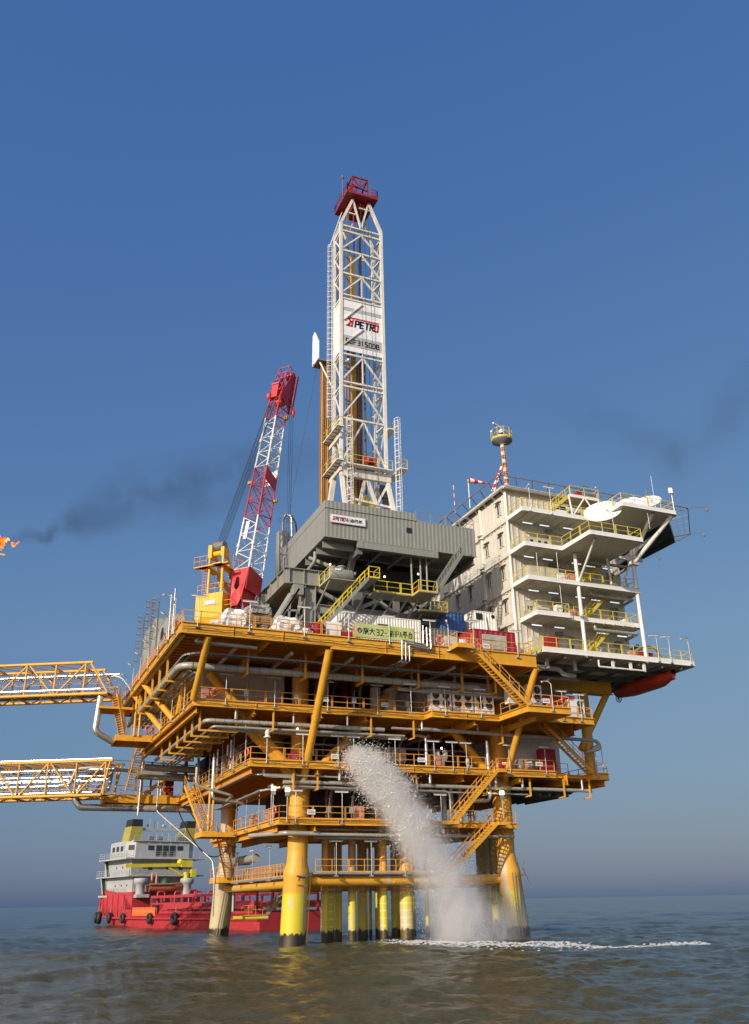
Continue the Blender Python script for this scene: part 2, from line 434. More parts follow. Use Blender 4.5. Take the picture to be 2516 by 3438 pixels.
def setup_light():
    l = bpy.data.lights.new('sun', 'SUN'); l.energy = 4.3; l.angle = math.radians(.55); l.color = (1, .90, .75)
    o = bpy.data.objects.new('sun', l); COL.objects.link(o); o.location = (-60, -60, 80)
    o.rotation_euler = SUND.to_track_quat('-Z', 'Y').to_euler()
    w = bpy.data.worlds.new('World'); SC.world = w; w.use_nodes = True
    nt = w.node_tree; bg = nt.nodes['Background']
    s = nt.nodes.new('ShaderNodeTexSky'); s.sky_type = 'NISHITA'; s.sun_disc = False
    d = -SUND
    s.sun_elevation = math.asin(d.z); s.sun_rotation = math.atan2(d.x, d.y)
    s.altitude = 0; s.air_density = SKY[0]; s.dust_density = SKY[1]; s.ozone_density = SKY[2]
    # hazy day: each channel of the sky compressed, dimmer towards the horizon
    sp_ = nt.nodes.new('ShaderNodeSeparateColor'); nt.links.new(s.outputs[0], sp_.inputs[0]); cb = nt.nodes.new('ShaderNodeCombineColor')
    for i, (pw, k) in enumerate(((.90, 1.58), (.58, 1.26), (.22, 2.16))):
        a = nt.nodes.new('ShaderNodeMath'); a.operation = 'POWER'; a.inputs[1].default_value = pw; nt.links.new(sp_.outputs[i], a.inputs[0])
        b = nt.nodes.new('ShaderNodeMath'); b.operation = 'MULTIPLY'; b.inputs[1].default_value = k; nt.links.new(a.outputs[0], b.inputs[0]); nt.links.new(b.outputs[0], cb.inputs[i])
    tc = nt.nodes.new('ShaderNodeTexCoord'); sx = nt.nodes.new('ShaderNodeSeparateXYZ'); nt.links.new(tc.outputs['Generated'], sx.inputs[0])
    r = nt.nodes.new('ShaderNodeValToRGB'); r.color_ramp.elements[0].position = 0; r.color_ramp.elements[0].color = (.40, .58, .62, 1); r.color_ramp.elements[1].position = .26; r.color_ramp.elements[1].color = (1, 1, 1, 1); e_ = r.color_ramp.elements.new(.12); e_.color = (.70, .83, .90, 1)
    nt.links.new(sx.outputs[2], r.inputs[0])
    mx = nt.nodes.new('ShaderNodeMix'); mx.data_type = 'RGBA'; mx.blend_type = 'MULTIPLY'; mx.inputs[0].default_value = 1
    nt.links.new(cb.outputs[0], mx.inputs[6]); nt.links.new(r.outputs[0], mx.inputs[7])
    # fill light: broad warm glow added to the sky round the sun, out of view
    dp = nt.nodes.new('ShaderNodeVectorMath'); dp.operation = 'DOT_PRODUCT'; nt.links.new(tc.outputs['Generated'], dp.inputs[0]); dp.inputs[1].default_value = d
    ga = nt.nodes.new('ShaderNodeMath'); ga.operation = 'MAXIMUM'; ga.inputs[1].default_value = 0; nt.links.new(dp.outputs['Value'], ga.inputs[0])
    gb = nt.nodes.new('ShaderNodeMath'); gb.operation = 'POWER'; gb.inputs[1].default_value = 2.2; nt.links.new(ga.outputs[0], gb.inputs[0])
    gc = nt.nodes.new('ShaderNodeVectorMath'); gc.operation = 'SCALE'; gc.inputs[0].default_value = (7.5, 6.9, 6.0); nt.links.new(gb.outputs[0], gc.inputs['Scale'])
    gd = nt.nodes.new('ShaderNodeVectorMath'); gd.operation = 'ADD'; nt.links.new(mx.outputs[2], gd.inputs[0]); nt.links.new(gc.outputs[0], gd.inputs[1])
    nt.links.new(gd.outputs[0], bg.inputs[0]); bg.inputs[1].default_value = SKY[3]
    SC.view_settings.view_transform = 'Standard'; SC.view_settings.look = 'None'
    SC.view_settings.gamma = 1; SC.view_settings.exposure = 0
    SC.view_settings.use_curve_mapping = False
SKY = (1.0, 1.0, 10.0, .15)
setup_light()
SC.cycles.max_bounces = 7; SC.cycles.diffuse_bounces = 3; SC.cycles.glossy_bounces = 3
SC.cycles.transparent_max_bounces = 24; SC.cycles.volume_bounces = 3

# ------------------------------------------------------------------ sea
def sea_height(x, y, cell):
    rng = np.random.RandomState(5); h = np.zeros_like(x)
    for i in range(84):
        lam = .55 * (20 / .55) ** rng.rand()
        a = .0062 * lam ** .66 * (.6 + .8 * rng.rand())
        th = math.radians(70) + rng.randn() * .75
        k = 2 * math.pi / lam; ph = rng.rand() * 6.28
        fade = np.clip(lam / (2.5 * cell) - .6, 0, 1)
        q = k * (x * math.cos(th) + y * math.sin(th)) + ph + .6 * np.sin(.11 * x + .07 * y + i)
        h += a * fade * (np.sin(q) + .28 * np.cos(2 * q))
    return h
def make_sea():
    R = [0.0, 3.0]
    while R[-1] < 14000: R.append(R[-1] * (1.0062 if 20 < R[-1] < 120 else 1.02) + .02)
    R = np.array(R); nA = 520
    head = math.radians(90 - 22.95)
    A = np.concatenate([np.linspace(head - .62, head + .62, nA), np.linspace(head + .62, head + 2 * math.pi - .62, 62)[1:]])
    rr, aa = np.meshgrid(R, A, indexing='ij')
    x = CAMP.x + rr * np.cos(aa); y = CAMP.y + rr * np.sin(aa)
    cell = np.maximum(rr * 1.24 / nA, rr * np.where(rr < 120, .0062, .02) * .45)
    cell = np.where(np.abs(((aa - head + np.pi) % (2 * np.pi)) - np.pi) > .63, rr * .09, cell)
    z = sea_height(x, y, cell) - .1
    z[rr > 2500] = -.1
    z -= (np.maximum(rr - 3000, 0) / 12000) ** 2 * 0
    n0, n1 = rr.shape
    vs = np.stack([x, y, z], -1).reshape(-1, 3)
    i, j = np.meshgrid(np.arange(n0 - 1), np.arange(n1), indexing='ij')
    j2 = (j + 1) % n1
    f = np.stack([i * n1 + j, (i + 1) * n1 + j, (i + 1) * n1 + j2, i * n1 + j2], -1).reshape(-1, 4)
    me = bpy.data.meshes.new('sea')
    me.vertices.add(len(vs)); me.vertices.foreach_set('co', vs.astype(np.float32).ravel())
    me.loops.add(f.size); me.loops.foreach_set('vertex_index', f.astype(np.int32).ravel())
    me.polygons.add(len(f)); me.polygons.foreach_set('loop_start', np.arange(0, f.size, 4, dtype=np.int32))
    me.polygons.foreach_set('loop_total', np.full(len(f), 4, dtype=np.int32))
    me.polygons.foreach_set('use_smooth', np.ones(len(f), dtype=bool)); me.update(); me.validate()
    m, nt, b = newmat('sea_water'); L = nt.links.new
    b.inputs['Base Color'].default_value = (.040, .037, .015, 1)
    b.inputs['IOR'].default_value = 1.333; b.inputs['Roughness'].default_value = .17
    hs = None
    for sc, w in ((.9, .6), (2.6, .42), (7., .2)):
        n = N(nt, 'ShaderNodeTexNoise', Scale=sc, Detail=3., Roughness=.6, Distortion=.4); L(worldpos(nt, (.75, 1.25, 1)), n.inputs[0])
        mu = N(nt, 'ShaderNodeMath', operation='MULTIPLY'); L(n.outputs[0], mu.inputs[0]); mu.inputs[1].default_value = w
        if hs is None: hs = mu.outputs[0]
        else:
            ad = N(nt, 'ShaderNodeMath', operation='ADD'); L(hs, ad.inputs[0]); L(mu.outputs[0], ad.inputs[1]); hs = ad.outputs[0]
    bp = N(nt, 'ShaderNodeBump', Strength=.7, Distance=.2); L(hs, bp.inputs['Height']); L(bp.outputs[0], b.inputs['Normal'])
    # base colour is browner round the platform, bluer far out
    n = N(nt, 'ShaderNodeTexNoise', Scale=.02, Detail=3.); L(worldpos(nt), n.inputs[0])
    c = ramp(nt, n.outputs[0], [(.3, (.056, .058, .030)), (.7, (.044, .050, .030))])
    g = nt.nodes.new('ShaderNodeNewGeometry'); vm = N(nt, 'ShaderNodeVectorMath', operation='DISTANCE'); L(g.outputs['Position'], vm.inputs[0]); vm.inputs[1].default_value = (5, -20, 0)
    dv = N(nt, 'ShaderNodeMath', operation='DIVIDE'); L(vm.outputs['Value'], dv.inputs[0]); dv.inputs[1].default_value = 500
    f = ramp(nt, dv.outputs[0], [(.12, (0, 0, 0)), (.9, (1, 1, 1))])
    L(mixc(nt, f, c, (.020, .034, .040)), b.inputs['Base Color'])
    me.materials.append(m)
    o = bpy.data.objects.new('sea', me); COL.objects.link(o); struct(o)
make_sea()
# ------------------------------------------------------------------ jacket: four legs, braces, conductors
XB, YC = 21.4, 26.0
def leg(sx, sy, label, x, y, mt=LEG):
    b = V((x + sx * .55, y + sy * .55, -1.0)); k = V((x, y, 7.4))
    t = thing('support_column', label, 'leg', (x, y, 0), 'four main legs of the platform')
    m = MB(); ax = (k - b).normalized(); L = (k - b).length
    m.lathe([(1.12, 0), (1.12, L - 2.3), (1.14, L - 2.25), (1.14, L - 1.7), (.92, L - .9), (.90, L)], b, ax, 28)
    m.lathe([(.90, 7.4), (.92, 9), (.94, 13.2), (.80, 15.2), (.80, 23.95)], (x, y, 0), Z, 28)
    build(m, 'leg_tube', mt, t)
    r = MB()
    for z in (9.2, 13.3, 18.7): r.lathe([(.8, z - .09), (1.02, z - .07), (1.02, z + .07), (.8, z + .09)], (x, y, 0), Z, 28)
    build(r, 'stiffener_ring', YEL, t)
    return t
lA = leg(-1, -1, 'nearest platform leg, lemon yellow at its foot above a dark waterline, left of the conductor pipes', 0, 0)
lB = leg(1, -1, 'right front platform leg with two dark conduits down its weathered yellow foot', XB, 0, LEGW)
lC = leg(-1, 1, 'grey weathered platform leg standing in front of the red ship', 0, YC, LEGG)
lD = leg(1, 1, 'dark rear platform leg half hidden behind the falling water', XB, YC)
m = MB(); m.tube((XB - .35, -1.62, 5.5), (XB - .1, -1.75, .0), .05, 6); m.tube((XB - .08, -1.66, 5.5), (XB + .18, -1.78, .0), .05, 6); build(m, 'conduit', GREYD, lB)
m = MB(); m.tube((-.3, YC - 1.35, 5.2), (-1.1, YC - 1.0, -.4), .07, 6); m.tube((-.05, YC - 1.35, 5.2), (-.85, YC - 1.1, -.4), .05, 6); build(m, 'conduit', GREYD, lC)
m = MB().tube((.55, YC - 1.5, 5.1), (.55, YC - 1.5, 2.4), .16, 8); build(m, 'drain_pipe', PIPE, lC)
m = MB().tube((1.05, -.6, 5.6), (.62, -1.0, -.3), .06, 6); build(m, 'conduit', YEL, lA)
m = MB(); m.tube((.0, -1.35, 6.9), (.02, -1.5, 5.25), .04, 6); m.bar((-.5, -1.35, 5.35), (.5, -1.35, 5.3), .3, .08); m.bar((-.3, -1.3, 4.95), (-.2, -1.3, 5.4), .06, .06); m.bar((.3, -1.3, 4.95), (.2, -1.3, 5.4), .06, .06); m.bar((-.45, -1.4, 4.6), (.45, -1.4, 4.6), .06, .06)
build(m, 'davit_bracket', GREYD, lA)
m = MB(); m.bar((XB + .9, -.6, 6.4), (XB + 1.1, -.6, 5.1), .06, .06); m.bar((XB + 1.4, -.6, 6.0), (XB + 2.2, -.6, 4.5), .07, .07); m.bar((XB + .9, -.6, 5.3), (XB + 1.8, -.6, 5.3), .1, .06); m.bar((XB + 1.6, -.6, 5.3), (XB + 1.6, -.6, 6.6), .05, .05)
m.bar((XB + .9, -.6, 6.9), (XB + 1.0, -.6, 5.2), .05, .05); m.bar((XB + .5, -.9, 6.6), (XB + .7, -.9, 5.0), .05, .05)
build(m, 'davit_bracket', GREYD, lB)
single(MB().tube((.8, 0, 4.96), (20.6, 0, 4.96), .45, 20), 'brace_pipe', LEG, 'long horizontal ochre brace pipe between the two front legs', 'brace pipe')
m = MB().tube((-.1, .9, 4.75), (-.1, YC - .8, 4.75), .42, 18); single(m, 'brace_pipe', LEG, 'horizontal ochre brace pipe with a white end running back to the grey leg', 'brace pipe')
single(MB().tube((XB, .9, 4.75), (XB, YC - .8, 4.75), .42, 18), 'brace_pipe', LEG, 'shaded brace pipe running back from the right front leg', 'brace pipe')
single(MB().tube((.8, YC, 4.75), (20.6, YC, 4.75), .42, 18), 'brace_pipe', LEG, 'rear brace pipe seen between the conductor pipes', 'brace pipe')
# conductors and caissons hanging to the sea  (x, y, r, label)
CND = [(3.25, 1.6, .22, 'slim dark conductor pipe beside the nearest leg'),
       (4.1, 3.4, .62, 'thick dark-footed conductor pipe with white level rings, right of the nearest leg'),
       (5.6, 4.6, .36, 'yellow conductor pipe half hidden behind the slim grey and yellow one'),
       (6.0, 2.0, .38, 'grey and yellow conductor pipe with a blackened foot'),
       (8.3, 5.2, .50, 'shaded olive conductor pipe deep in the middle of the row'),
       (9.6, 6.4, .16, 'thin bright yellow caisson in the middle of the row'),
       (10.0, 5.0, .46, 'olive conductor pipe with a rusty foot right of a thin yellow caisson'),
       (8.9, 1.4, .38, 'slender grey conductor pipe with lemon foot and white rings'),
       (12.2, 6.2, .45, 'grey shaded conductor pipe behind the slender lemon-footed one'),
       (13.7, 5.6, .34, 'conductor pipe with a black hose down its side'),
       (11.4, 1.8, .66, 'thick pale conductor pipe with lemon foot at the right of the row'),
       (16.5, 8.0, .22, 'thin dark caisson just right of the thick pale conductor'),
       (25.0, 11.0, .85, 'misty thick pale caisson behind the spray, left of the right front leg'),
       (24.0, 7.0, .48, 'misty ochre caisson pipe immediately left of the right front leg'),
       (26.3, 12.5, .30, 'misty slim caisson beside the thick pale one')]
for i, (x, y, r, lab) in enumerate(CND):
    t = thing('conductor_pipe', lab, 'conductor pipe', (x, y, 0), 'conductor pipes and caissons under the decks')
    m = MB().lathe([(r, -1.2), (r, 6.0), (r * .96, 6.05), (r * .96, 10)], (x, y, 0), Z, 18)
    build(m, 'pipe_run', COND if i not in (7, 10, 0) else LEG, t)
    if r > .33:
        w = MB()
        for k in range(6):
            z = 1.0 + k * .62 + (i % 3) * .15; w.lathe([(r + .004, z - .02), (r + .008, z), (r + .004, z + .02)], (x, y, 0), Z, 18)
        build(w, 'level_rings', SIGNW if i in (1, 7, 10) else LEM, t)
m = MB().path([(13.4, 5.3, 5), (13.45, 5.2, 3), (13.3, 5.2, 1.6), (13.4, 5.2, .2)], .06, 6); single(m, 'hose', BLACK, 'black hose hanging down beside a conductor pipe', 'hose')
# ------------------------------------------------------------------ decks
def deck(name, label, poly, zt, depth, girx, yr, step=.9, plate=PLATEU, inset=.25, deepest=.95):
    x0 = min(p[0] for p in poly); y0 = min(p[1] for p in poly)
    t = thing(name, label, 'deck', (poly[0][0], poly[0][1], zt))
    build(MB().slab(poly, zt - .08, zt - .012), 'deck_plate', plate, t)
    n = len(poly)
    for i in range(n):
        a = V((*poly[i], zt)); b = V((*poly[(i + 1) % n], zt)); d = (b - a).normalized()
        nr = V((d.y, -d.x, 0)); dd = depth[i] if isinstance(depth, (list, tuple)) else depth
        m = MB()
        e = nr * .02
        m.bar(a + e - Z * .02, b + e - Z * .02, .30, .04); m.bar(a - Z * dd / 2, b - Z * dd / 2, .05, dd - .08)
        m.bar(a + e - Z * (dd - .02), b + e - Z * (dd - .02), .26, .04)
        L = (b - a).length
        for k in range(1, int(L / 6.2) + 1):
            c = a + d * k * L / (int(L / 6.2) + 1) + nr * .06
            m.bar(c - Z * .04, c - Z * (dd - .04), .03, .13, nr)
        build(m, 'edge_beam', YEL, t)
    for gx in girx:
        build(MB().ibeam((gx, yr[0] + inset, zt - .09), (gx, yr[1] - inset, zt - .09), deepest, .32), 'girder', YELD, t)
    xa, xb = girx[0], girx[-1]
    me = mesh(MB().ibeam((0, 0, 0), (xb - xa, 0, 0), .34, .15, .025), 'joist', YELD)
    y = yr[0] + 1.0; k = 0
    while y < yr[1] - .4 and k < 48:
        inst('joist', me, t, (xa, y, zt - .085)); y += step; k += 1
    return t
UP = [(-13.3, -8.45), (0.0, -8.45), (21.4, -8.45), (21.4, 30), (-13.3, 30)]
dU = deck('upper_deck', 'broad ochre top deck carrying the crane, drill house and containers', UP, 25.05, [.95, 1.22, 1.22, .95, .95], (-13.0, -5.6, 0, 5.4, 10.7, 16, 21.1), (-8.3, 29.8), 1.0)
MID = [(-10.85, -3.5), (11.45, -3.5), (11.5, -5.0), (18.85, -4.95), (18.9, -10.15), (23.6, -10.15), (23.6, -6.25), (29.0, -6.25), (29.0, 26), (-10.85, 26)]
dM = deck('middle_deck', 'ochre middle deck with white fan units and jutting stair landing', MID, 19.7, .6, (-10.5, -5.4, 0.9, 5.4, 11.3, 16.2, 21.2, 28.7), (-3.4, 25.8), .95, deepest=1.05)
LOW = [(-5.4, -2.6), (26.4, -2.55), (26.4, -.9), (30.9, -.9), (30.9, -2.55), (32.8, -2.55), (32.8, 30), (-5.4, 30)]
dL = deck('lower_deck', 'ochre lower deck from which the white water jet falls', LOW, 14.9, .62, (-5.1, 1.05, 5.4, 10.7, 16, 22.5, 28, 32.5), (-2.4, 29.8), 1.0, deepest=1.1)
CEL = [(-2.5, -2.15), (14.3, -2.2), (14.3, -1.3), (22.1, -1.3), (22.1, 24), (-2.5, 24)]
dC = deck('cellar_deck', 'lowest full ochre deck with salt-stained edge above the conductor pipes', CEL, 10.0, .5, (-2.2, 1.0, 5.4, 10.7, 16, 21.9), (-1.1, 23.8), 1.0, deepest=.95)
# brackets carrying deck edges out from the legs
for dk, nm, x, z, y0 in ((dM, 'a', .95, 18.75, -3.45), (dL, 'b', .95, 13.85, -2.55), (dC, 'c', .9, 9.05, -2.1), (dM, 'd', XB - .7, 18.75, -8.6), (dL, 'e', XB + .8, 13.85, -2.5), (dC, 'f', XB - .8, 9.1, -1.25), (dM, 'g', -5.4, 18.75, -3.4), (dM, 'h', 5.4, 18.75, -3.4), (dL, 'i', 10.7, 13.9, -2.5), (dC, 'j', 10.7, 9.1, -2.1), (dM, 'k', 16.2, 18.7, -4.8)):
    m = MB(); m.prism([(x, y0, z + .35), (x, y0, z), (x, -.4, z - .25), (x, -.4, z + .35)], (.04, 0, 0)); m.bar((x + .02, y0 - .05, z - .02), (x + .02, -.4, z - .27), .32, .04)
    build(m, 'bracket', YEL, dk)
# small platforms on top of the deck system
def platform(name, label, poly, zt, dd=.35, mat=YEL, cat='platform', group='small steel landings', plate=None):
    t = thing(name, label, cat, (poly[0][0], poly[0][1], zt), group)
    build(MB().slab(poly, zt - .07, zt), 'floor_plate', plate or YELD, t)
    n = len(poly); m = MB()
    for i in range(n):
        a = V((*poly[i], zt)); b = V((*poly[(i + 1) % n], zt)); m.bar(a - Z * (dd / 2 - .03), b - Z * (dd / 2 - .03), .09, dd)
    build(m, 'edge_beam', mat, t)
    x0, x1 = min(p[0] for p in poly), max(p[0] for p in poly); y0, y1 = min(p[1] for p in poly), max(p[1] for p in poly)
    j = MB(); y = y0 + .4
    while y < y1 - .1: j.bar((x0 + .06, y, zt - .14), (x1 - .06, y, zt - .14), .07, .14); y += .5
    build(j, 'floor_joists', mat, t)
    return t
platform('stair_landing', 'small ochre landing jutting from the top deck at the head of the long stair', [(11.9, -10.1), (13.5, -10.1), (13.5, -8.62), (11.9, -8.62)], 25.0)
rail('guard_railing', [(11.9, -8.6, 25.0), (11.9, -10.1, 25.0), (13.5, -10.1, 25.0)], RAILP, 'orange railing round the small landing at the head of the long stair')
platform('brace_walkway', 'grey grating walkway on the front brace pipe', [(1.3, -.95), (14.0, -.95), (14.0, .55), (1.3, .55)], 5.62, .16, GALV, plate=GALV)
platform('leg_platform', 'ochre landing above the grey weathered leg at the foot of the lowest stair', [(-2.2, 20.5), (.6, 20.5), (.6, 24.6), (-2.2, 24.6)], 5.75, .5)
platform('brace_walkway', 'narrow walkway along the side brace pipe toward the grey leg', [(-.85, 1.2), (.55, 1.2), (.55, 20.4), (-.85, 20.4)], 5.35, .18, GALV, plate=GALV)
# V braces and long raking struts
BR = [((0, -.6, 13.4), (-8.9, 0.0, 22.9), .42, 'raking ochre brace in front of the pale wall, left of the nearest leg'),
      ((0, -.3, 13.2), (-5.6, 0.0, 18.6), .45, 'short ochre brace leaning left below the middle deck at the nearest leg'),
      ((.3, -.3, 12.9), (10.6, 0.2, 23.4), .45, 'long ochre brace leaning right from the nearest leg'),
      ((XB - .2, -.2, 13.5), (16.0, 0, 19.2), .42, 'ochre brace leaning left from the right front leg'),
      ((XB, -.8, 14.0), (XB, -8.3, 23.85), .33, 'slim raking strut from the right front leg up to the top deck corner'),
      ((0, -.7, 12.4), (0, -8.2, 23.85), .36, 'long slim raking strut crossing all decks in front of the nearest leg'),
      ((-10.9, -3.4, 19.7), (-10.9, -8.2, 24.1), .30, 'raking strut at the left front corner between middle and top deck'),
      ((0, 1, 13.5), (0, 8, 19), .4, 'shaded brace leaning back behind the nearest leg'),
      ((-10.6, 5, 19.7), (-10.7, 1, 24.1), .3, 'lone strut near the corner on the left side, leaning toward the front'),
      ((-10.6, 7, 19.7), (-13.0, 12, 24.1), .3, 'strut on the left side leaning out behind the pipe bundle'),
      ((-10.6, 13, 19.7), (-13.0, 18, 24.1), .3, 'farthest leaning strut on the left side under the top deck'),
      ((33.0, -.5, 20.0), (35.3, -.5, 23.7), .36, 'leaning strut under the far right beam below the white cabin block'),
      ((29.5, -.5, 14.9), (33.0, -.5, 20.0), .34, 'lower half of the leaning strut below the white cabin block')]
for a, b, r, lab in BR[:-2]: single(MB().tube(a, b, r, 18), 'raking_brace', YEL, lab, 'brace', 'raking braces and struts')
single(MB().tube((31.2, -.5, 17.6), (35.3, -.5, 23.7), .36, 18), 'raking_brace', YEL, BR[-2][3], 'brace', 'raking braces and struts')
COLS = [(11.9, 8, .55, 10, 24, 'ochre inner column right of the falling water'), (32.2, -.5, .55, 14.9, 23.7, 'ochre column at the far right end of the decks'), (5.0, 12, .5, 10, 24, 'shaded inner column deep under the decks'),
        (13.5, .4, .1, 19.7, 24.1, 'thin post between middle and top deck'), (6.7, 5.5, .4, 19.7, 24.1, 'dark red inner column under the top deck'), (-9.7, 6, .33, 19.7, 24.1, 'ochre column nearest the front on the left side under the top deck'), (-9.7, 11, .33, 19.7, 24.1, 'ochre column in the middle of the left side under the top deck'), (-9.7, 17, .33, 19.7, 24.1, 'ochre column farthest back on the left side under the top deck')]
for x, y, r, z0, z1, lab in COLS: single(MB().tube((x, y, z0), (x, y, z1), r, 18), 'deck_column', CONTR if 'dark red' in lab else YEL, lab, 'column', 'columns between the decks')
t = thing('box_beam', 'heavy ochre beam reaching out under the white cabin block on the far right', 'beam', (21.6, -.5, 23.7))
build(MB().box(21.6, -1.0, 23.72, 35.7, 0, 25.0), 'beam_web', YEL, t)
m = MB().box(21.6, -1.15, 23.66, 35.8, .15, 23.715)
for x in (24, 26, 28, 30, 32, 33.5): m.box(x, -1.03, 23.75, x + .06, -1.003, 24.96)
build(m, 'beam_flange', YEL, t)
# ------------------------------------------------------------------ railings
zU, zM, zL, zC = 25.05, 19.7, 14.9, 10.0
rail('guard_railing', [(-13.25, -8.4, zU), (2.2, -8.4, zU)], RAILP, 'orange railing along the front of the top deck before the tarpaulins')
rail('guard_railing', [(8.3, -8.4, zU), (11.9, -8.4, zU)], RAILP, 'short orange railing with a life ring right of the green banner')
rail('guard_railing', [(13.55, -8.4, zU), (20.9, -8.4, zU)], RAILP, 'orange railing in front of the red container')
rail('guard_railing', [(-13.25, -8.0, zU), (-13.25, 29.5, zU)], RAILP, 'orange railing down the left side of the top deck')
rail('guard_railing', [(-10.8, -3.45, zM), (11.45, -3.45, zM), (11.55, -4.95, zM)], RAILP, 'long orange railing along the front of the middle deck')
rail('guard_railing', [(11.55, -4.95, zM), (18.3, -4.9, zM)], RAILP, 'orange railing in front of the three white fan units')
rail('guard_railing', [(18.95, -5.2, zM), (18.95, -8.6, zM)], RAILP, 'short orange railing beside the foot of the long stair')
rail('guard_railing', [(19.6, -10.1, zM), (23.55, -10.1, zM), (23.55, -6.3, zM)], RAILP, 'orange railing round the jutting stair landing')
rail('guard_railing', [(23.7, -6.2, zM), (28.95, -6.2, zM), (28.95, -1, zM)], RAILP, 'orange railing at the far right end of the middle deck')
rail('guard_railing', [(-10.8, -3.4, zM), (-10.8, 25.5, zM)], RAILP, 'orange railing down the left side of the middle deck')
rail('guard_railing', [(-5.35, -2.55, zL), (3.8, -2.55, zL), (4.1, -1.9, zL)], RAILP, 'orange railing at the lower deck corner left of the water jet')
rail('guard_railing', [(6.0, -2.5, zL), (18.4, -2.5, zL)], RAILP, 'orange railing along the lower deck right of the water jet')
rail('guard_railing', [(19.6, -2.5, zL), (26.3, -2.5, zL)], RAILP, 'orange railing on the lower deck in front of the white tank wall')
rail('guard_railing', [(26.4, -.95, zL), (29.0, -.95, zL)], RAILP, 'short recessed orange railing by the lower stair foot')
rail('guard_railing', [(30.6, -2.5, zL), (32.75, -2.5, zL), (32.75, 6, zL)], RAILP, 'orange railing round the lower deck right end with bent lamps')
rail('guard_railing', [(-5.35, -2.5, zL), (-5.35, 20, zL)], RAILP, 'orange railing down the left side of the lower deck')
rail('guard_railing', [(-2.45, -2.1, zC), (12.9, -2.15, zC)], RAILP, 'orange railing along the cellar deck behind the falling water')
rail('guard_railing', [(14.6, -1.35, zC), (18.9, -1.35, zC)], RAILP, 'orange railing on the cellar deck between the two crossing stairs')
rail('guard_railing', [(19.4, -1.35, zC), (22.05, -1.35, zC), (22.05, 4, zC)], RAILP, 'orange railing at the cellar deck corner by the right front leg')
rail('guard_railing', [(-2.45, -2.1, zC), (-2.45, 14, zC)], RAILP, 'orange railing down the left side of the cellar deck')
rail('guard_railing', [(1.4, -.9, 5.62), (13.9, -.9, 5.62)], RAILP, 'orange railing on the walkway just above the brace pipe')
rail('guard_railing', [(-.8, 1.5, 5.35), (-.8, 20, 5.35)], RAILP, 'dense orange railing on the low walkway between two legs', step=1.0)
rail('guard_railing', [(.5, 1.5, 5.35), (.5, 20, 5.35)], RAILP, 'inner orange railing on the low walkway between two legs', step=1.0)
rail('guard_railing', [(-2.15, 24.5, 5.75), (-2.15, 20.6, 5.75), (-1.0, 20.6, 5.75)], RAILP, 'orange railing round the landing above the grey leg')
# ------------------------------------------------------------------ stairs
stair('stairs', (19.35, -9.3, zM + .05), (13.5, -9.3, 25.0), (0, 1, 0), 1.0, YEL, 'long ochre stair from the top deck down to the jutting landing', RAILP)
stair('stairs', (30.2, -3.0, zL), (24.6, -3.6, zM - .4), (0, 1, 0), 1.0, YEL, 'ochre stair at the far right from middle deck to lower deck', RAILP)
stair('stairs', (14.3, -3.0, zC - .05), (19.2, -3.0, zL - .15), (0, 1, 0), 1.0, YEL, 'ochre stair from lower deck down to cellar deck, right of the spray', RAILP)
stair('stairs', (13.8, -2.6, 5.5), (19.0, -2.6, zC - .1), (0, 1, 0), 1.0, YEL, 'lowest front stair running into the spray beside the right front leg', RAILP)
platform('stair_landing', 'small landing at the head of the lowest front stair', [(19.0, -3.15), (20.2, -3.15), (20.2, -1.32), (19.0, -1.32)], zC - .04, .3)
platform('stair_landing', 'small landing under the stair foot beside the spray', [(12.9, -3.5), (14.6, -3.5), (14.6, -1.35), (12.9, -1.35)], zC - .08, .3)
platform('stair_landing', 'small landing where the stair to the cellar deck leaves the lower deck', [(19.15, -3.55), (20.1, -3.55), (20.1, -2.65), (19.15, -2.65)], zL - .1, .3)
# ------------------------------------------------------------------ pole lamps
def lamps(xs, y, z, where, **kw):
    for i, x in enumerate(xs):
        polelamp((x, y, z - .1), 0, '%s from left of the tube lamps on %s' % (ORD[i].capitalize(), where), **kw)
lamps([-12.0, -7.5, -2.5, 1.7, 5.7, 9.9], -8.62, zU, 'the top deck front edge')
lamps([-8.1, -3.6, 1.5, 6.5], -3.66, zM, 'the middle deck front edge')
lamps([9.3, 12.9, 16.8], -5.15, zM, 'the deck edge before the fan units')
lamps([-.55, 2.85, 4.4, 8.6], -2.76, zL, 'the lower deck left of the jet')
lamps([12.7, 14.7, 16.2, 21.0, 25.2], -2.72, zL, 'the lower deck right of the jet')
lamps([-1.0, 3.4, 13.4], -2.34, zC, 'the cellar deck front edge')
lamps([3.3, 6.7, 10.05], -1.1, 5.7, 'the low brace walkway', h=2.6)
polelamp((11.8, -8.62, zU - .1), math.radians(60), 'tube lamp turned away beside the life ring on the top deck', h=2.4)
polelamp((13.6, -10.2, zU - .1), 0, 'tube lamp at the head of the long ochre stair', h=2.3, tilt=.02)
polelamp((19.3, -8.62, zU - .1), 0, 'tube lamp in front of the red container', h=2.3, tilt=.03)
polelamp((-13.5, -6.0, zU - .1), math.radians(70), 'bent lamp at the left front corner of the top deck', h=3.2, arm=.9, tilt=.3)
polelamp((21.6, -10.3, zM - .1), math.radians(25), 'bent lamp at the tip of the jutting stair landing', h=2.6, arm=.5, tilt=.25)
polelamp((25.4, -6.4, zM - .1), 0, 'tube lamp at the far right of the middle deck', h=2.6)
polelamp((27.5, -6.4, zM - .1), 0, 'last tube lamp on the right end of the middle deck, by the fan unit', h=2.4)
polelamp((31.4, -2.7, zL - .1), math.radians(25), 'nearer bent lamp at the lower deck right end', h=2.4, arm=.6, tilt=.3)
polelamp((32.7, -2.0, zL - .1), math.radians(25), 'farther bent lamp at the lower deck right end', h=3.0, arm=.6, tilt=.3)
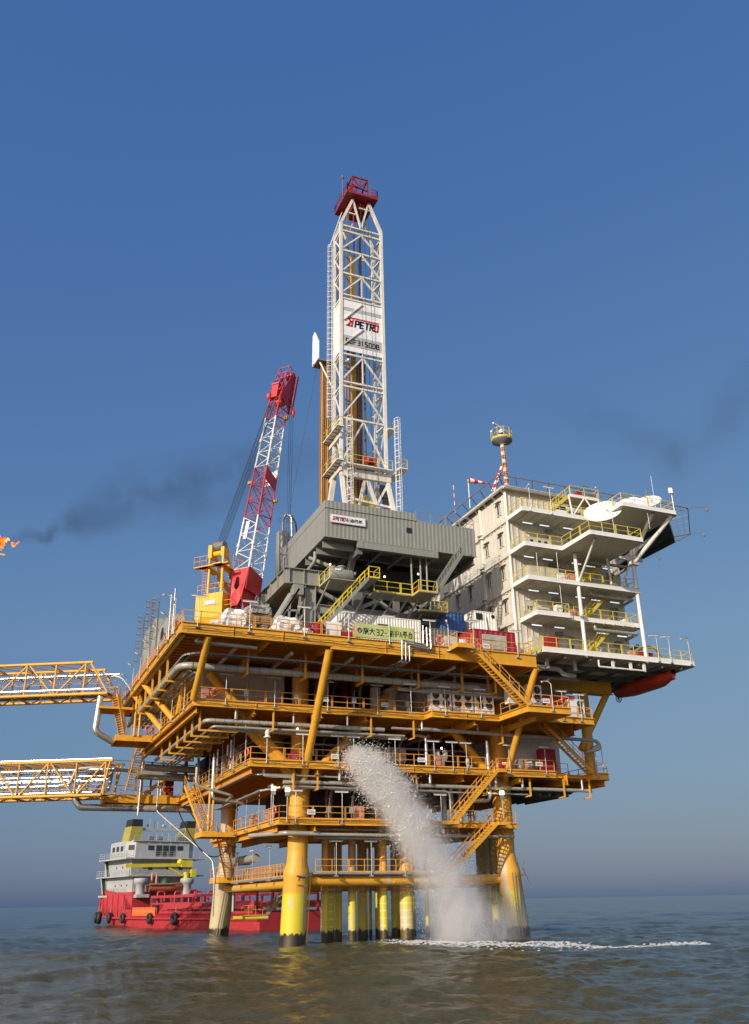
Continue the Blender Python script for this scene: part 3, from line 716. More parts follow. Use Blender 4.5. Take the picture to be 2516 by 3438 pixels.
for i, y in enumerate((-2.5, 2.0, 7.5, 12.5, 17.5, 22.5)):
    polelamp((-13.5, y, zU - .1), math.pi / 2, '%s from front of the lamps on the top deck left side' % ORD[i].capitalize(), h=2.5, arm=.4, tilt=.35)
for i, y in enumerate((0.0, 6.0, 12.0, 18.0)):
    polelamp((-11.05, y, zM - .1), math.pi / 2, '%s from front of the lamps on the middle deck left side' % ORD[i].capitalize(), h=2.8)
for i, y in enumerate((-1.8, 2.5, 7.0, 12.5, 17.5)):
    polelamp((-5.62, y, zL - .1), math.pi / 2, '%s from front of the lamps on the lower deck left side' % ORD[i].capitalize(), h=3.0)
for i, y in enumerate((-.5, 3.5, 8.0, 12.0)):
    polelamp((-2.72, y, zC - .1), math.pi / 2, '%s from front of the lamps on the cellar deck left side' % ORD[i].capitalize(), h=3.0)
for i, y in enumerate((5, 11, 17)):
    polelamp((-1.1, y, 5.4), math.pi / 2, '%s from the front of the lamps on the low side walkway' % ORD[i].capitalize(), h=2.6)
# lit floodlights on posts
for nm, x, y, z, h, lab in (('a', -1.8, -2.35, zC, 2.3, 'lit square floodlight on a post beside the nearest leg'), ('b', -2.75, -1.2, zC, 2.5, 'lit floodlight turned sideways at the cellar deck corner'),
                            ('c', 20.1, -2.3, zC, 2.6, 'lit floodlight on a post in front of the right front leg'), ('d', -5.2, 13.5, 9.5, 1.9, 'small lit lamp on the low stair landing at the left')):
    t = thing('floodlight', lab, 'floodlight', (x, y, z - .1), 'lit floodlights')
    build(MB().tube((x, y, z - .3), (x, y, z + h - .4), .045, 8), 'pole', GALV, t)
    k = .55 if nm == 'd' else 1
    build(MB().box(x - .16 * k, y - .12, z + h - .4, x + .16 * k, y + .14, z + h - .05), 'housing', GALV, t)
    build(MB().box(x - .17 * k, y - .13, z + h - .05, x + .17 * k, y + .13, z + h + .3 * k), 'lit_lens', FLOOD, t)
# ------------------------------------------------------------------ pipes under the decks
pipe([(-12.4, 26, 22.4), (-12.4, -4.4, 22.4), (17.0, -4.4, 22.4)], .31, PIPE, 'big clad grey pipe bending round the corner under the top deck', bend=1.3, n=14, bands=1.0)
for i in range(4):
    pipe([(-11.75 + .5 * i, 26, 22.2), (-11.75 + .5 * i, -3.2 + i * .35, 22.2)], .17, PIPE, '%s inner pipe of the bundle beside the big corner pipe' % ORD[i], n=8, bands=2.0)
pipe([(8.5, -4.0, 21.8), (20.6, -4.0, 21.7), (20.6, 2, 21.7)], .2, PIPE, 'medium grey pipe under the top deck above the fan units', bend=.5)
pipe([(-11.6, -7.6, 24.0), (-11.9, -7.6, 23.7), (-6.5, -7.6, 23.6)], .16, PIPE, 'short grey drain pipe just under the top deck front beam')
for i, x in enumerate((-8.3, -3.2, 2.6, 7.8, 13.0)):
    pipe([(x, -7.2, 23.5), (x, 6, 23.5)], .17, PIPE, '%s from the left of the grey pipes running back under the top deck' % ORD[i].capitalize())
def tray(pts, w, label, rungs=.45, lip=.13, mat=GALV):
    t = thing('cable_tray', label, 'cable tray', pts[0], 'cable trays under the decks')
    P = [V(p) for p in pts]; a = MB(); b = a
    for p, q in zip(P[:-1], P[1:]):
        d = (q - p).normalized(); s = V((-d.y, d.x, 0)).normalized() * w / 2
        for k in (-1, 1): a.bar(p + s * k, q + s * k, .03, lip)
        n = int((q - p).length / rungs)
        for i in range(1, n): c = p.lerp(q, i / n); b.bar(c - s - Z * .03, c + s - Z * .03, .05, .03)
    build(a, 'tray_frame', mat, t)
    c = MB()
    for k in (-.25, -.08, .1, .27):
        c.path([p + V((0, 0, .02)) + V((-(P[-1] - P[0]).y, (P[-1] - P[0]).x, 0)).normalized() * w * k for p in P], .035, 5)
    build(c, 'cables', BLACK, t)
    return t
arc = [(-11.9 + 1.5 * (1 - math.cos(a)) * 1.0, -3.6 - 1.5 * math.sin(a), 23.35) for a in [math.pi / 2 * i / 6 for i in range(7)]]
tray([(-11.9, 22, 23.35), (-11.9, -3.6, 23.35)] + arc[1:] + [(18.5, -5.1, 23.35)], .6, 'long ladder-like cable tray under the top deck front with a curved corner', lip=.16)
arc = [(-5.0 + 1.6 * (1 - math.cos(a)), -.2 - 1.6 * math.sin(a), 13.75) for a in [math.pi / 2 * i / 6 for i in range(7)]]
tray([(-5.0, 20, 13.75), (-5.0, -.2, 13.75)] + arc[1:] + [(4, -1.8, 13.7)], .45, 'grey cable tray curving round the lower deck corner')
tray([(-3.4, 18, 12.5), (-3.4, .6, 12.6), (-2.0, -1.2, 12.75), (24, -1.3, 12.75)], .4, 'lower grey cable tray over the cellar deck lamps')
tray([(-4.2, 18, 17.2), (-4.2, 2.0, 17.2), (20, 2.0, 17.2)], .5, 'shaded cable tray hung below the middle deck')
# hangers holding the pipe runs
hg = [(x, -4.4, 24.1, 21.9, 0) for x in (-6.6, -1.2, 4.4, 10.2, 14.9, 18.6)]
for i, (x, y, z1, z0, _) in enumerate(hg):
    m = MB().box(x - .09, y - .75, z0 - .1, x + .09, y - .57, z1); m.box(x - .09, y - .57, z0 - .1, x + .09, y + .9, z0 + .08); m.box(x - .09, y + .72, z0 + .08, x + .09, y + .9, z1)
    single(m, 'pipe_hanger', YEL, '%s from the left of the ochre hangers under the top deck front' % ORD[i].capitalize(), 'pipe hanger', 'ochre pipe hangers')
for i, y in enumerate((.2, 4.2, 8.2, 12.2, 16.2, 20.5)):
    m = MB().box(-12.85, y - .09, 21.85, -12.67, y + .09, 24.1); m.box(-12.67, y - .09, 21.85, -9.6, y + .09, 22.02); m.box(-9.75, y - .09, 22.02, -9.58, y + .09, 24.1)
    single(m, 'pipe_hanger', YEL, '%s from the front of the ochre pipe racks on the top left side' % ORD[i].capitalize(), 'pipe hanger', 'ochre pipe hangers')
for i, y in enumerate((-2.4, .8, 4.0, 7.6, 11.5, 16)):
    m = MB().box(-10.1, y - .08, 17.15, -9.94, y + .08, 19.1); m.box(-9.94, y - .08, 17.15, -6.6, y + .08, 17.3); m.box(-6.75, y - .08, 17.3, -6.6, y + .08, 19.1)
    single(m, 'pipe_hanger', YEL, '%s from the front of the ochre pipe racks under the middle deck left side' % ORD[i].capitalize(), 'pipe hanger', 'ochre pipe hangers')
for i, x in enumerate((-3.6, .1, 5.9, 10.3, 20.0)):
    m = MB().box(x - .07, -3.45, 17.3, x + .07, -3.31, 19.1); m.box(x - .07, -3.31, 17.3, x + .07, -2.2, 17.42)
    single(m, 'pipe_hanger', YEL, '%s from the left of the ochre hangers under the middle deck front' % ORD[i].capitalize(), 'pipe hanger', 'ochre pipe hangers')
for i, x in enumerate((-1.2, 1.1, 11.0, 18.6, 23.5, 27.5, 30.6)):
    m = MB().box(x - .07, -2.2, 12.5, x + .07, -2.06, 14.3); m.box(x - .07, -2.06, 12.5, x + .07, -1.0, 12.62)
    single(m, 'pipe_hanger', YEL, '%s from the left of the ochre hangers under the lower deck front' % ORD[i].capitalize(), 'pipe hanger', 'ochre pipe hangers')
pipe([(-9.6, 22, 18.0), (-9.6, -3.0, 18.0), (7.4, -3.0, 18.05)], .19, PIPE, 'grey pipe bending round the left corner under the middle deck', bend=.5, bands=.8)
pipe([(-8.9, 22, 17.5), (-8.9, -2.8, 17.55), (9.6, -2.8, 17.6)], .11, PIPE, 'thin grey pipe below the corner pipe of the middle deck', bend=.4)
for i in range(3):
    pipe([(-8.4 + .42 * i, 22, 17.45), (-8.4 + .42 * i, -2.0 + .4 * i, 17.5), (10.2, -2.0 + .4 * i, 17.55)], .10, PIPE, '%s of the thin parallel pipes under the middle deck corner' % ORD[i], bend=.4, n=6)
pipe([(11.3, -3.1, 18.3), (31.4, -3.1, 18.15), (31.9, -3.1, 17.4), (30.4, -2.6, 17.0)], .18, PIPE, 'long grey pipe below the middle deck ending in a hook at the right', bend=.6)
pipe([(8.2, -3.0, 18.25), (11.3, -3.0, 18.25)], .12, PIPE, 'thin linking pipe left of the long right grey pipe')
pipe([(11.3, -3.15, 18.3), (11.3, -3.15, 19.2)], .13, SHINE, 'short bright downpipe joining the long right grey pipe')
for i, (x, y, z0, z1, r) in enumerate(((-7.0, -3.2, 18.2, 19.2, .13), (3.6, -3.2, 18.2, 19.1, .12), (-1.6, -3.1, 18.1, 19.1, .1), (17.4, -3.1, 18.2, 19.1, .12), (3.2, -2.2, 13.4, 14.3, .14), (12.4, -2.2, 13.4, 14.3, .15), (19.6, -2.2, 13.3, 14.3, .14), (29.8, -2.0, 13.3, 14.3, .13), (22.6, -2.2, 13.3, 14.3, .13))):
    pipe([(x, y, z0), (x, y, z1)], r, SHINE if i in (1, 5, 7) else PIPE, '%s from the left of short pipe drops between deck edge and ring pipes' % ORD[i].capitalize())
pipe([(-3.9, -1.9, 14.2), (-3.9, -1.9, 13.65), (-1.2, -1.9, 13.6), (-1.1, -1.9, 13.1)], .15, PIPE, 'grey pipe with two elbows under the lower deck corner')
pipe([(-2.0, -1.6, 13.2), (31.0, -1.9, 13.25)], .18, PIPE, 'long grey ring pipe under the lower deck passing behind the jet', bands=2.5)
pipe([(-2.0, -1.7, 12.8), (14.6, -1.9, 12.75), (14.6, -1.9, 10.2)], .1, GALV, 'thin grey pipe under the lower deck turning down to the cellar deck')
pipe([(17.2, -1.4, 12.0), (19.2, -1.4, 12.1), (19.3, -1.4, 13.4), (19.3, -1.4, 17.8)], .2, SHINE, 'bright upright pipe left of the right front leg', bend=.4)
pipe([(12.4, -1.6, 15), (12.4, -1.6, 17.9), (11.0, -1.6, 18.0)], .16, SHINE, 'bright upright pipe by the lower deck railing right of the jet', bend=.3)
pipe([(-3.2, 4.6, 9.0), (-1.7, -1.6, 8.85), (1.4, -1.7, 8.8)], .2, PIPE, 'pale clad pipe turning the corner below the cellar deck', bend=.3)
pipe([(1.4, -1.7, 8.75), (21.6, -1.5, 8.75)], .15, PIPE, 'grey pipe along the cellar deck underside')
pipe([(-9.2, 1.5, 14.6), (-9.2, 1.5, 13), (-5.8, 1.5, 12.2), (-5.2, 6, 12.2)], .13, PIPE, 'grey elbow pipe at the left of the lower deck')
pipe([(-6.1, 8.3, 16.5), (-6.1, 8.3, 12.6), (-3.0, 8.3, 12.3)], .22, SHINE, 'bright upright pipe bending under the lower deck left side', bend=.5)
for i, (x, y) in enumerate(((-5.0, 6), (-4.6, 9), (-4.9, 12), (-4.6, 15))):
    pipe([(x, y, 14.9), (x, y, 17.9)], .16, SHINE, '%s from front of the bright upright pipes on the lower deck left side' % ORD[i].capitalize())
for i, x in enumerate((15.2, 16.0, 17.0)):
    pipe([(x, .6, 10), (x, .6, 13.6)], .24, PIPE, '%s of the clad pipes between the crossing stairs on the cellar deck' % ORD[i].capitalize(), n=12)
pipe([(-6.0, 21, 16.2), (-2, 21.5, 16.0), (8, 22, 16.0)], .3, PIPE, 'dim grey header pipe at the back left of the lower deck')
pipe([(2.0, 24, 7.6), (-.5, 22, 7.4), (-.5, 12, 7.4)], .42, PIPE, 'fat clad pipe under the cellar deck seen against the sky')
# wavy black cables tied along the deck edge beams
def cable(p0, p1, label, sag=.07, n=26, r=.028):
    p0 = V(p0); p1 = V(p1); rng = random.Random(label); pts = []
    for i in range(n + 1): q = p0.lerp(p1, i / n); pts.append(q + Z * (rng.random() - .5) * 2 * sag)
    single(MB().path(pts, r, 5), 'edge_cable', BLACK, label, 'cable', 'cables strapped along the deck edges')
cable((-13.2, -8.72, 24.62), (11, -8.74, 24.45), 'upper of two dark cables along the top deck front beam', .05, 40)
cable((-13.2, -8.7, 24.45), (11, -8.72, 24.25), 'lower of two dark cables along the top deck front beam', .05, 40)
cable((-10.8, -3.66, 19.35), (11.3, -3.66, 19.35), 'dark wavy cable along the middle deck edge', .09, 34)
cable((11.6, -5.15, 19.35), (18.8, -5.1, 19.35), 'dark wavy cable below the fan units', .08, 14)
cable((-5.3, -2.76, 14.6), (3.8, -2.76, 14.55), 'dark wavy cable on the lower deck edge left of the jet', .11, 14)
cable((8, -2.76, 14.55), (26.3, -2.72, 14.55), 'dark wavy cable on the lower deck edge right of the jet', .11, 24)
cable((-2.4, -2.34, 9.75), (12.8, -2.36, 9.75), 'dark wavy cable along the cellar deck edge', .06, 18)
cable((-13.5, -8, 24.6), (-13.5, 26, 24.5), 'dark cable along the top deck left edge', .05, 40)
cable((-11.05, -3.4, 19.4), (-11.05, 25, 19.4), 'dark cable along the middle deck left edge', .08, 34)
cable((-5.62, -2.5, 14.6), (-5.62, 20, 14.6), 'dark cable along the lower deck left edge', .08, 24)
# ------------------------------------------------------------------ interiors between the decks, shade put into the dark wall colours
def block(nm, x0, y0, z0, x1, y1, z1, mat, lab, ribs=0, cat='module'):
    t = thing(nm, lab, cat, (x0, y0, z0))
    build(MB().box(x0, y0, z0, x1, y1, z1), 'wall_panels', mat, t)
    if ribs:
        m = MB(); x = x0 + ribs / 2
        while x < x1: m.box(x - .03, y0 - .03, z0 + .05, x + .03, y0 - .002, z1 - .05); x += ribs
        y = y0 + ribs / 2
        while y < y1: m.box(x0 - .03, y - .03, z0 + .05, x0 - .002, y + .03, z1 - .05); y += ribs
        build(m, 'panel_seams', mat, t)
    return t
block('equipment_room', -9.2, 1.2, zM + .01, -1.25, 9, 24.0, MODW, 'pale grey panelled room behind the middle deck railing, left of the nearest leg', 1.5, 'room')
block('equipment_room', -.9, 9.0, zM + .01, 21, 24, 24.0, MODD, 'machinery room with shade put into its black colour, filling the middle deck', 2.0, 'room')
block('equipment_room', 8.6, .9, zM + .01, 12.0, 3.4, 22.6, MODW, 'small grey equipment room left of the fan units', 1.2, 'room')
block('equipment_room', 12.6, -1.6, zM + .01, 20.2, 4, 23.6, MODW, 'grey room wall behind the white fan units', 1.1, 'room')
block('equipment_room', 2.5, 6.0, zL + .01, 20, 20, 18.5, MODD, 'machinery room with shade in its dark colour on the lower deck behind the jet', 2.0, 'room')
block('equipment_room', 22.6, .6, zL + .01, 29.2, 8, 18.9, WHITE2, 'pale tank wall on the lower deck at the right, behind the white drum', 2.2, 'room')
block('equipment_room', -1.5, 9.0, zL + .01, 2.2, 20, 18.4, MODB, 'module with shade in its brown colour on the lower deck left side', 1.5, 'room')
block('equipment_room', 1.5, 5.0, zC + .01, 12.5, 16, 13.6, MODD, 'wellhead room with shade in its dark colour on the cellar deck behind the spray', 1.5, 'room')
block('equipment_room', 23.8, -4.6, zM + .01, 28.2, -2.4, 22.3, CONTR, 'dark red container at the far right end of the middle deck', .5, 'container')
for i, x in enumerate((5.6, 6.45, 7.3, 8.15, 9.2, 10.05, 10.9)):
    t = thing('control_cabinet', '%s from the left in the row of pale cabinets behind the jet' % ORD[i].capitalize(), 'cabinet', (x, 1.4, zL), 'row of pale control cabinets')
    build(MB().box(x, 1.4, 15.9, x + .72, 1.9, 17.1), 'cabinet_body', MODW, t)
    build(MB().box(x + .06, 1.37, 15.96, x + .66, 1.397, 17.04), 'cabinet_door', MODW, t)
    build(MB().box(x + .1, 1.5, 14.9, x + .16, 1.56, 15.9).box(x + .56, 1.5, 14.9, x + .62, 1.56, 15.9), 'stand', YELD, t)
# vessels seen through the decks
def vessel(p0, p1, r, mat, lab, name='pressure_vessel'):
    p0 = V(p0); p1 = V(p1); d = (p1 - p0); L = d.length
    t = thing(name, lab, 'vessel', p0, 'vessels and drums on the decks')
    build(MB().lathe([(0.01, -r * .45), (r * .55, -r * .38), (r * .88, -r * .2), (r, 0), (r, L), (r * .88, L + r * .2), (r * .55, L + r * .38), (.01, L + r * .45)], p0, d, 20), 'shell', mat, t)
    return t
def drum(c, r, L, mat, lab):
    c = V(c); return vessel(c, c + V((0, 0, L)), r, mat, lab, 'upright_vessel')
drum((7.9, .2, zM + .3), .55, 2.6, MODW, 'narrow pale upright vessel behind the middle deck railing left of the fan units')
drum((9.6, .4, zM + .2), .8, 2.6, MODW, 'wide pale upright vessel with hanging gauges left of the fan units')
vessel((22.6, -1.6, 15.65), (24.0, -1.6, 15.65), .48, WHITE2, 'horizontal white wrapped drum on the lower deck right side')
vessel((20.9, -1.0, 15.3), (21.3, 1.5, 16.8), .35, TARP, 'white wrapped bundle leaning behind the right front leg')
for i, (x, y, z, r) in enumerate(((14.6, -1.3, 15.9, .26), (13.9, -1.1, 15.8, .22), (16.9, -1.6, 15.2, .2))):
    drum((x, y, z), r, .7, MODW, '%s of the small pump heads behind the lower deck railing right of the jet' % ORD[i].capitalize())
for i, (x, y, z, w, h, lab) in enumerate(((13.2, -2.0, zL, .75, 1.05, 'pink hose box on the lower deck right of the jet'), (4.9, -1.7, zC, .9, 1.15, 'pink hose box on the cellar deck near the falling water'), (-4.4, -1.1, zM, .7, .9, 'tiny pink hose box on the middle deck'),
                                         (-10.0, -2.6, zM, .6, 1.1, 'tall pink hose box at the middle deck left corner'), (-2.0, 3.4, zC, .7, 1.1, 'pink hose box near the front of the cellar deck left side'), (-2.0, 8.6, zC, .7, 1.1, 'pink hose box at the back of the cellar deck left side'))):
    t = thing('hose_box', lab, 'hose box', (x, y, z), 'pink fire hose boxes')
    build(MB().box(x, y, z + .02, x + w, y + .4, z + h), 'box_body', PINK, t)
    build(MB().prism([(x - .03, y - .03, z + h), (x - .03, y + .43, z + h), (x - .03, y + .2, z + h + .12)], (w + .06, 0, 0)), 'box_lid', PINK, t)
for x, y, z, w, lab in ((-1.6, -1.75, zL, 1.25, 'dark red valve cover with white lettering at the nearest leg on the lower deck'), (20.4, -1.75, zL, 1.2, 'red valve cover with a white notice on the lower deck at the right front leg')):
    t = thing('valve_cover', lab, 'valve cover', (x, y, z), 'red valve covers')
    build(MB().prism([(x, y, z + .01), (x + w, y, z + .01), (x + w * .88, y, z + .75), (x + w * .68, y, z + 1.0), (x + w * .32, y, z + 1.0), (x + w * .12, y, z + .75)], (0, .6, 0)), 'cover_shell', RED, t)
    m = MB()
    if w > 1.22:
        for j in range(7): m.box(x + .3 + j * .1, y - .012, z + .5, x + .37 + j * .1, y - .002, z + .58)
        for j in range(4): m.box(x + .45 + j * .1, y - .012, z + .34, x + .52 + j * .1, y - .002, z + .42)
        build(m, 'lettering', SIGNW, t)
    else: build(m.box(x + .3, y - .03, z + .55, x + .95, y - .01, z + .85), 'notice', SIGNW, t)
def sigp(c, w, h, label, mat=SIGNW, nrm=(0, -1, 0), lines=2, ink=INKB, cat='notice', name='notice_board'):
    """small notice plate with ruled lines of writing too small to read"""
    c = V(c); n = V(nrm); s = V((-n.y, n.x, 0)); t = thing(name, label, cat, c, 'notice plates on the railings')
    build(MB().obox(c, s * w / 2, n * .012, Z * h / 2), 'plate', mat, t)
    m = MB()
    for i in range(lines): m.obox(c + n * .016 + Z * h * (.5 - (i + 1) / (lines + 1)), s * w * .4, n * .003, Z * h * .07)
    build(m, 'lettering', ink, t)
    return t
sigp((-1.6 + 2.9, -3.5, zM + .75), .7, .42, 'white notice on the middle deck railing right of the nearest leg')
sigp((7.3, -3.52, zM + .6), .7, .4, 'white notice on the middle deck railing below the dark bay')
sigp((2.6, -2.62, zL + .55), .75, .42, 'white notice on the lower deck railing left of the jet')
sigp((11.4, -2.57, zL + .6), .8, .4, 'white notice on the lower deck railing right of the jet')
sigp((24.5, -2.57, zL + .7), .8, .4, 'white notice on the lower deck railing by the red cabinet')
sigp((.5, -2.2, zC + .6), .75, .42, 'white notice on the cellar deck railing beside the nearest leg')
sigp((21.0, -10.16, zM + .55), .75, .42, 'white notice on the railing of the jutting stair landing')
sigp((15.9, -8.46, zU + .45), .75, .4, 'white notice on the railing before the red container')
block('red_cabinet', 25.4, -1.6, zL + .01, 27.2, -.8, zL + 2.4, CONTR, 'tall dark red cabinet beside the white drum on the lower deck', .45, 'cabinet')
lifering((-9.0, -3.1, zM + .75), (0, -1, 0), 'life ring before the pale wall at the middle deck left corner')
lifering((10.9, -8.52, zU + .6), (0, -1, 0), 'life ring right of the green banner on the top deck')
lifering((22.9, -10.2, zM + .7), (.5, -1, 0), 'life ring on the jutting stair landing')
lifering((-5.45, -1.6, zL + .75), (-1, -.2, 0), 'life ring at the lower deck left front corner')
lifering((-2.55, -1.0, zC + .8), (-1, -.1, 0), 'life ring at the cellar deck corner by the lit floodlight')
t = thing('beacon_light', 'grey domed beacon on a post at the lower deck corner', 'beacon', (-3.9, -2.5, zL))
build(MB().tube((-3.9, -2.7, zL - .3), (-3.9, -2.7, zL + 1.9), .06, 8), 'pole', GALV, t)
build(MB().lathe([(.01, 0), (.34, .02), (.34, .1), (.2, .12), (.2, .3), (.24, .32), (.2, .75), (.15, .85), (.01, .87)], (-3.9, -2.7, zL + 1.9), Z, 14), 'lantern', WHITE2, t)
for i, (x, y, z) in enumerate(((-.6, -1.2, 18.0), (14.6, -.6, 17.0))):
    single(MB().ball((x, y, z), .1), 'lit_bulb', BULB, ('small lit bulb under the middle deck left of the nearest leg', 'small lit bulb glowing in the dark bay right of the jet')[i], 'lamp')
# ------------------------------------------------------------------ white fan units
def fanunit(x, y, z, w, h, cols, rows, lab, d=.8, grp='white fan units'):
    t = thing('fan_unit', lab, 'fan unit', (x, y, z), grp)
    build(MB().box(x, y, z, x + w, y + d, z + h), 'casing', WHITE2, t)
    r = min(w / cols * .36, h * .74 / rows * .44)
    for i in range(cols):
        for j in range(rows):
            c = V((x + w * (i + .5) / cols if cols > 1 else x + w * .68, y, z + h - .12 - h * .34 * (j + .5) * (2 / rows) * 1.0))
            f = MB().lathe([(r, .0), (r * 1.0, .012), (r * .4, .012)], c, (0, -1, 0), 20); f.lathe([(r * .95, .013), (.01, .013)], c, (0, -1, 0), 20)
            fo = build(f, 'fan', DARK, t)
            g = MB().torus(c + V((0, -.02, 0)), (0, 1, 0), r, .022, 18, 5); g.torus(c + V((0, -.02, 0)), (0, 1, 0), r * .6, .012, 14, 4)
            g.ball(c + V((0, -.03, 0)), r * .22, 8, 5)
            for k in range(3):
                a = k * math.pi / 3; e = V((math.cos(a), 0, math.sin(a))) * r; g.bar(c - e + V((0, -.02, 0)), c + e + V((0, -.02, 0)), .02, .02)
            build(g, 'fan_guard', GREYD, fo)
    m = MB()
    for k in range(2): m.box(x + .1, y - .006, z + .16 + k * .22, x + w - .1, y - .001, z + .18 + k * .22)
    build(m, 'panel_seam', GREYD, t)
    return t
fanunit(11.9, -4.1, zM + .05, 2.2, 2.25, 2, 2, 'left of the three big white units with four fans')
fanunit(14.3, -4.1, zM + .05, 2.2, 2.25, 2, 2, 'middle of the three big white units with four fans')
fanunit(16.75, -4.1, zM + .05, 2.1, 2.25, 2, 2, 'right of the three big white units with four fans, partly behind the stair')
fanunit(19.7, -5.6, zM + 1.15, 1.35, 2.2, 1, 2, 'white two-fan unit partly hidden behind the raking strut')
fanunit(22.0, -5.4, zM + .9, 1.7, 2.3, 1, 2, 'white two-fan unit raised above the jutting landing')
fanunit(26.9, -5.5, zM + .05, 1.7, 2.0, 1, 2, 'white two-fan unit at the far right end of the middle deck')
# ------------------------------------------------------------------ top deck cargo
t = thing('platform_banner', 'weathered yellow-green banner with dark writing on the top deck front', 'banner', (2.3, -8.55, zU))
build(MB().box(2.35, -8.58, 25.18, 8.2, -8.53, 26.45), 'banner_cloth', BANNER, t)
m = MB(); m.bar((2.3, -8.5, 26.46), (8.25, -8.5, 26.46), .05, .05); m.bar((2.3, -8.5, 25.17), (8.25, -8.5, 25.17), .05, .05)
for x in (2.3, 4.3, 6.3, 8.25): m.bar((x, -8.48, 25.0), (x, -8.48, 26.46), .06, .06)
build(m, 'banner_frame', RAILP, t); BAN = t
def corrug(mb, x0, x1, y, z0, z1, pitch=.3, amp=.05, axis='x', out=-1):
    """trapezoid corrugated sheet in the XZ (axis x) or YZ (axis y) plane"""
    n = int((x1 - x0) / pitch); p = (x1 - x0) / n; prof = []
    for i in range(n):
        a = x0 + i * p; prof += [(a, 0), (a + p * .35, 0), (a + p * .5, amp), (a + p * .85, amp)]
    prof.append((x1, 0))
    vs = []
    for z in (z0, z1):
        for u, h in prof:
            vs.append((u, y + out * h, z) if axis == 'x' else (y + out * h, u, z))
    k = len(prof); fs = [(i, i + 1, k + i + 1, k + i) for i in range(k - 1)]
    if (axis == 'x') == (out > 0): fs = [f[::-1] for f in fs]
    return mb.add(vs, fs)
def container(nm, x0, y0, z0, x1, y1, z1, mat, lab, pitch=.28, cat='container'):
    t = thing(nm, lab, cat, (x0, y0, z0), 'containers and cabins on the top deck')
    m = MB().box(x0 + .06, y0 + .07, z0, x1 - .06, y1 - .06, z1 - .02)
    corrug(m, x0 + .1, x1 - .1, y0 + .06, z0 + .1, z1 - .1, pitch, .045)
    corrug(m, y0 + .1, y1 - .1, x0 + .05, z0 + .1, z1 - .1, pitch, .045, 'y')
    build(m, 'wall', mat, t)
    f = MB()
    for x in (x0, x1 - .1): 
        for y in (y0, y1 - .1): f.box(x, y, z0, x + .1, y + .1, z1)
    for z in (z0, z1 - .1):
        f.box(x0 + .1, y0, z, x1 - .1, y0 + .07, z + .1); f.box(x0, y0 + .1, z, x0 + .07, y1 - .1, z + .1)
    build(f, 'frame', mat, t)
    return t
t = container('site_cabin', 1.5, -6.0, zU + .02, 10.2, -3.4, 28.2, WHITE, 'long white corrugated cabin behind the green banner')
def window(t, x0, z0, x1, z1, y, glass=GLASS, frame=WHITE2, nm='window'):
    f = MB(); w = .07
    f.box(x0 - w, y - .05, z0 - w, x1 + w, y, z0); f.box(x0 - w, y - .05, z1, x1 + w, y, z1 + w); f.box(x0 - w, y - .05, z0, x0, y, z1); f.box(x1, y - .05, z0, x1 + w, y, z1)
    o = build(f, nm, frame, t); build(MB().box(x0, y - .02, z0, x1, y - .005, z1), 'pane', glass, o)
window(t, 2.6, 26.7, 3.5, 27.5, -6.06, TARP); window(t, 5.6, 26.7, 6.7, 27.4, -6.06); window(t, 7.9, 26.6, 9.0, 27.1, -6.06, TARP)
t = container('red_container', 15.0, -7.4, zU + .02, 19.9, -4.8, 27.5, CONTR, 'open-fronted red container with a roller shutter near the white cabins', .55)
build(MB().box(16.1, -7.5, zU + .1, 18.8, -7.44, 27.0), 'roller_shutter', MODW, t)
m = MB()
for k in range(14): m.box(16.12, -7.512, zU + .15 + k * .13, 18.78, -7.502, zU + .17 + k * .13)
build(m, 'shutter_slats', GREYD, t)
t = container('white_container', 16.6, -5.0, 27.52, 19.3, -2.4, 30.2, WHITE, 'white equipment cabin with a vent standing on the red container')
build(MB().box(16.95, -5.07, 29.3, 17.65, -5.03, 29.95), 'vent_grille', DARK, t)
build(MB().lathe([(.2, 0), (.2, .03), (.01, .03)], (18.9, -5.0, 29.75), (0, -1, 0), 14), 'vent_fan', DARK, t)
m = MB().bar((18.3, -5.06, 28.1), (18.1, -5.06, 29.6), .1, .03, (0, 1, 0)); build(m, 'rust_streak_strip', BROWN, t)
t = container('blue_container', 13.3, -4.4, 27.9, 15.9, 0.5, 29.95, BLUE, 'blue box container raised behind the life ring', .35)
t = container('grey_store_box', 11.4, -5.2, zU + .02, 14.6, -2.6, 27.8, GREYD, 'dark grey box under the blue container', .35)
block('stores_box', 12.0, -7.6, zU + .01, 13.2, -6.7, zU + 1.35, MODW, 'small weathered cream box beside the life ring', 0, 'box')
block('tool_chest', 1.35, -8.0, zU + .01, 2.35, -7.3, zU + .75, RED, 'small red chest left of the green banner', 0, 'box')
block('stores_box', -.2, -7.9, zU + .01, 1.2, -6.8, zU + 1.5, WHITE, 'plain white box at the foot of the yellow stair', 0, 'box')
block('signal_panel', 13.2, -8.2, zU + .35, 14.0, -8.05, zU + 1.0, SIGNW, 'pale blue and white notice panel near the stair head', 0, 'notice')
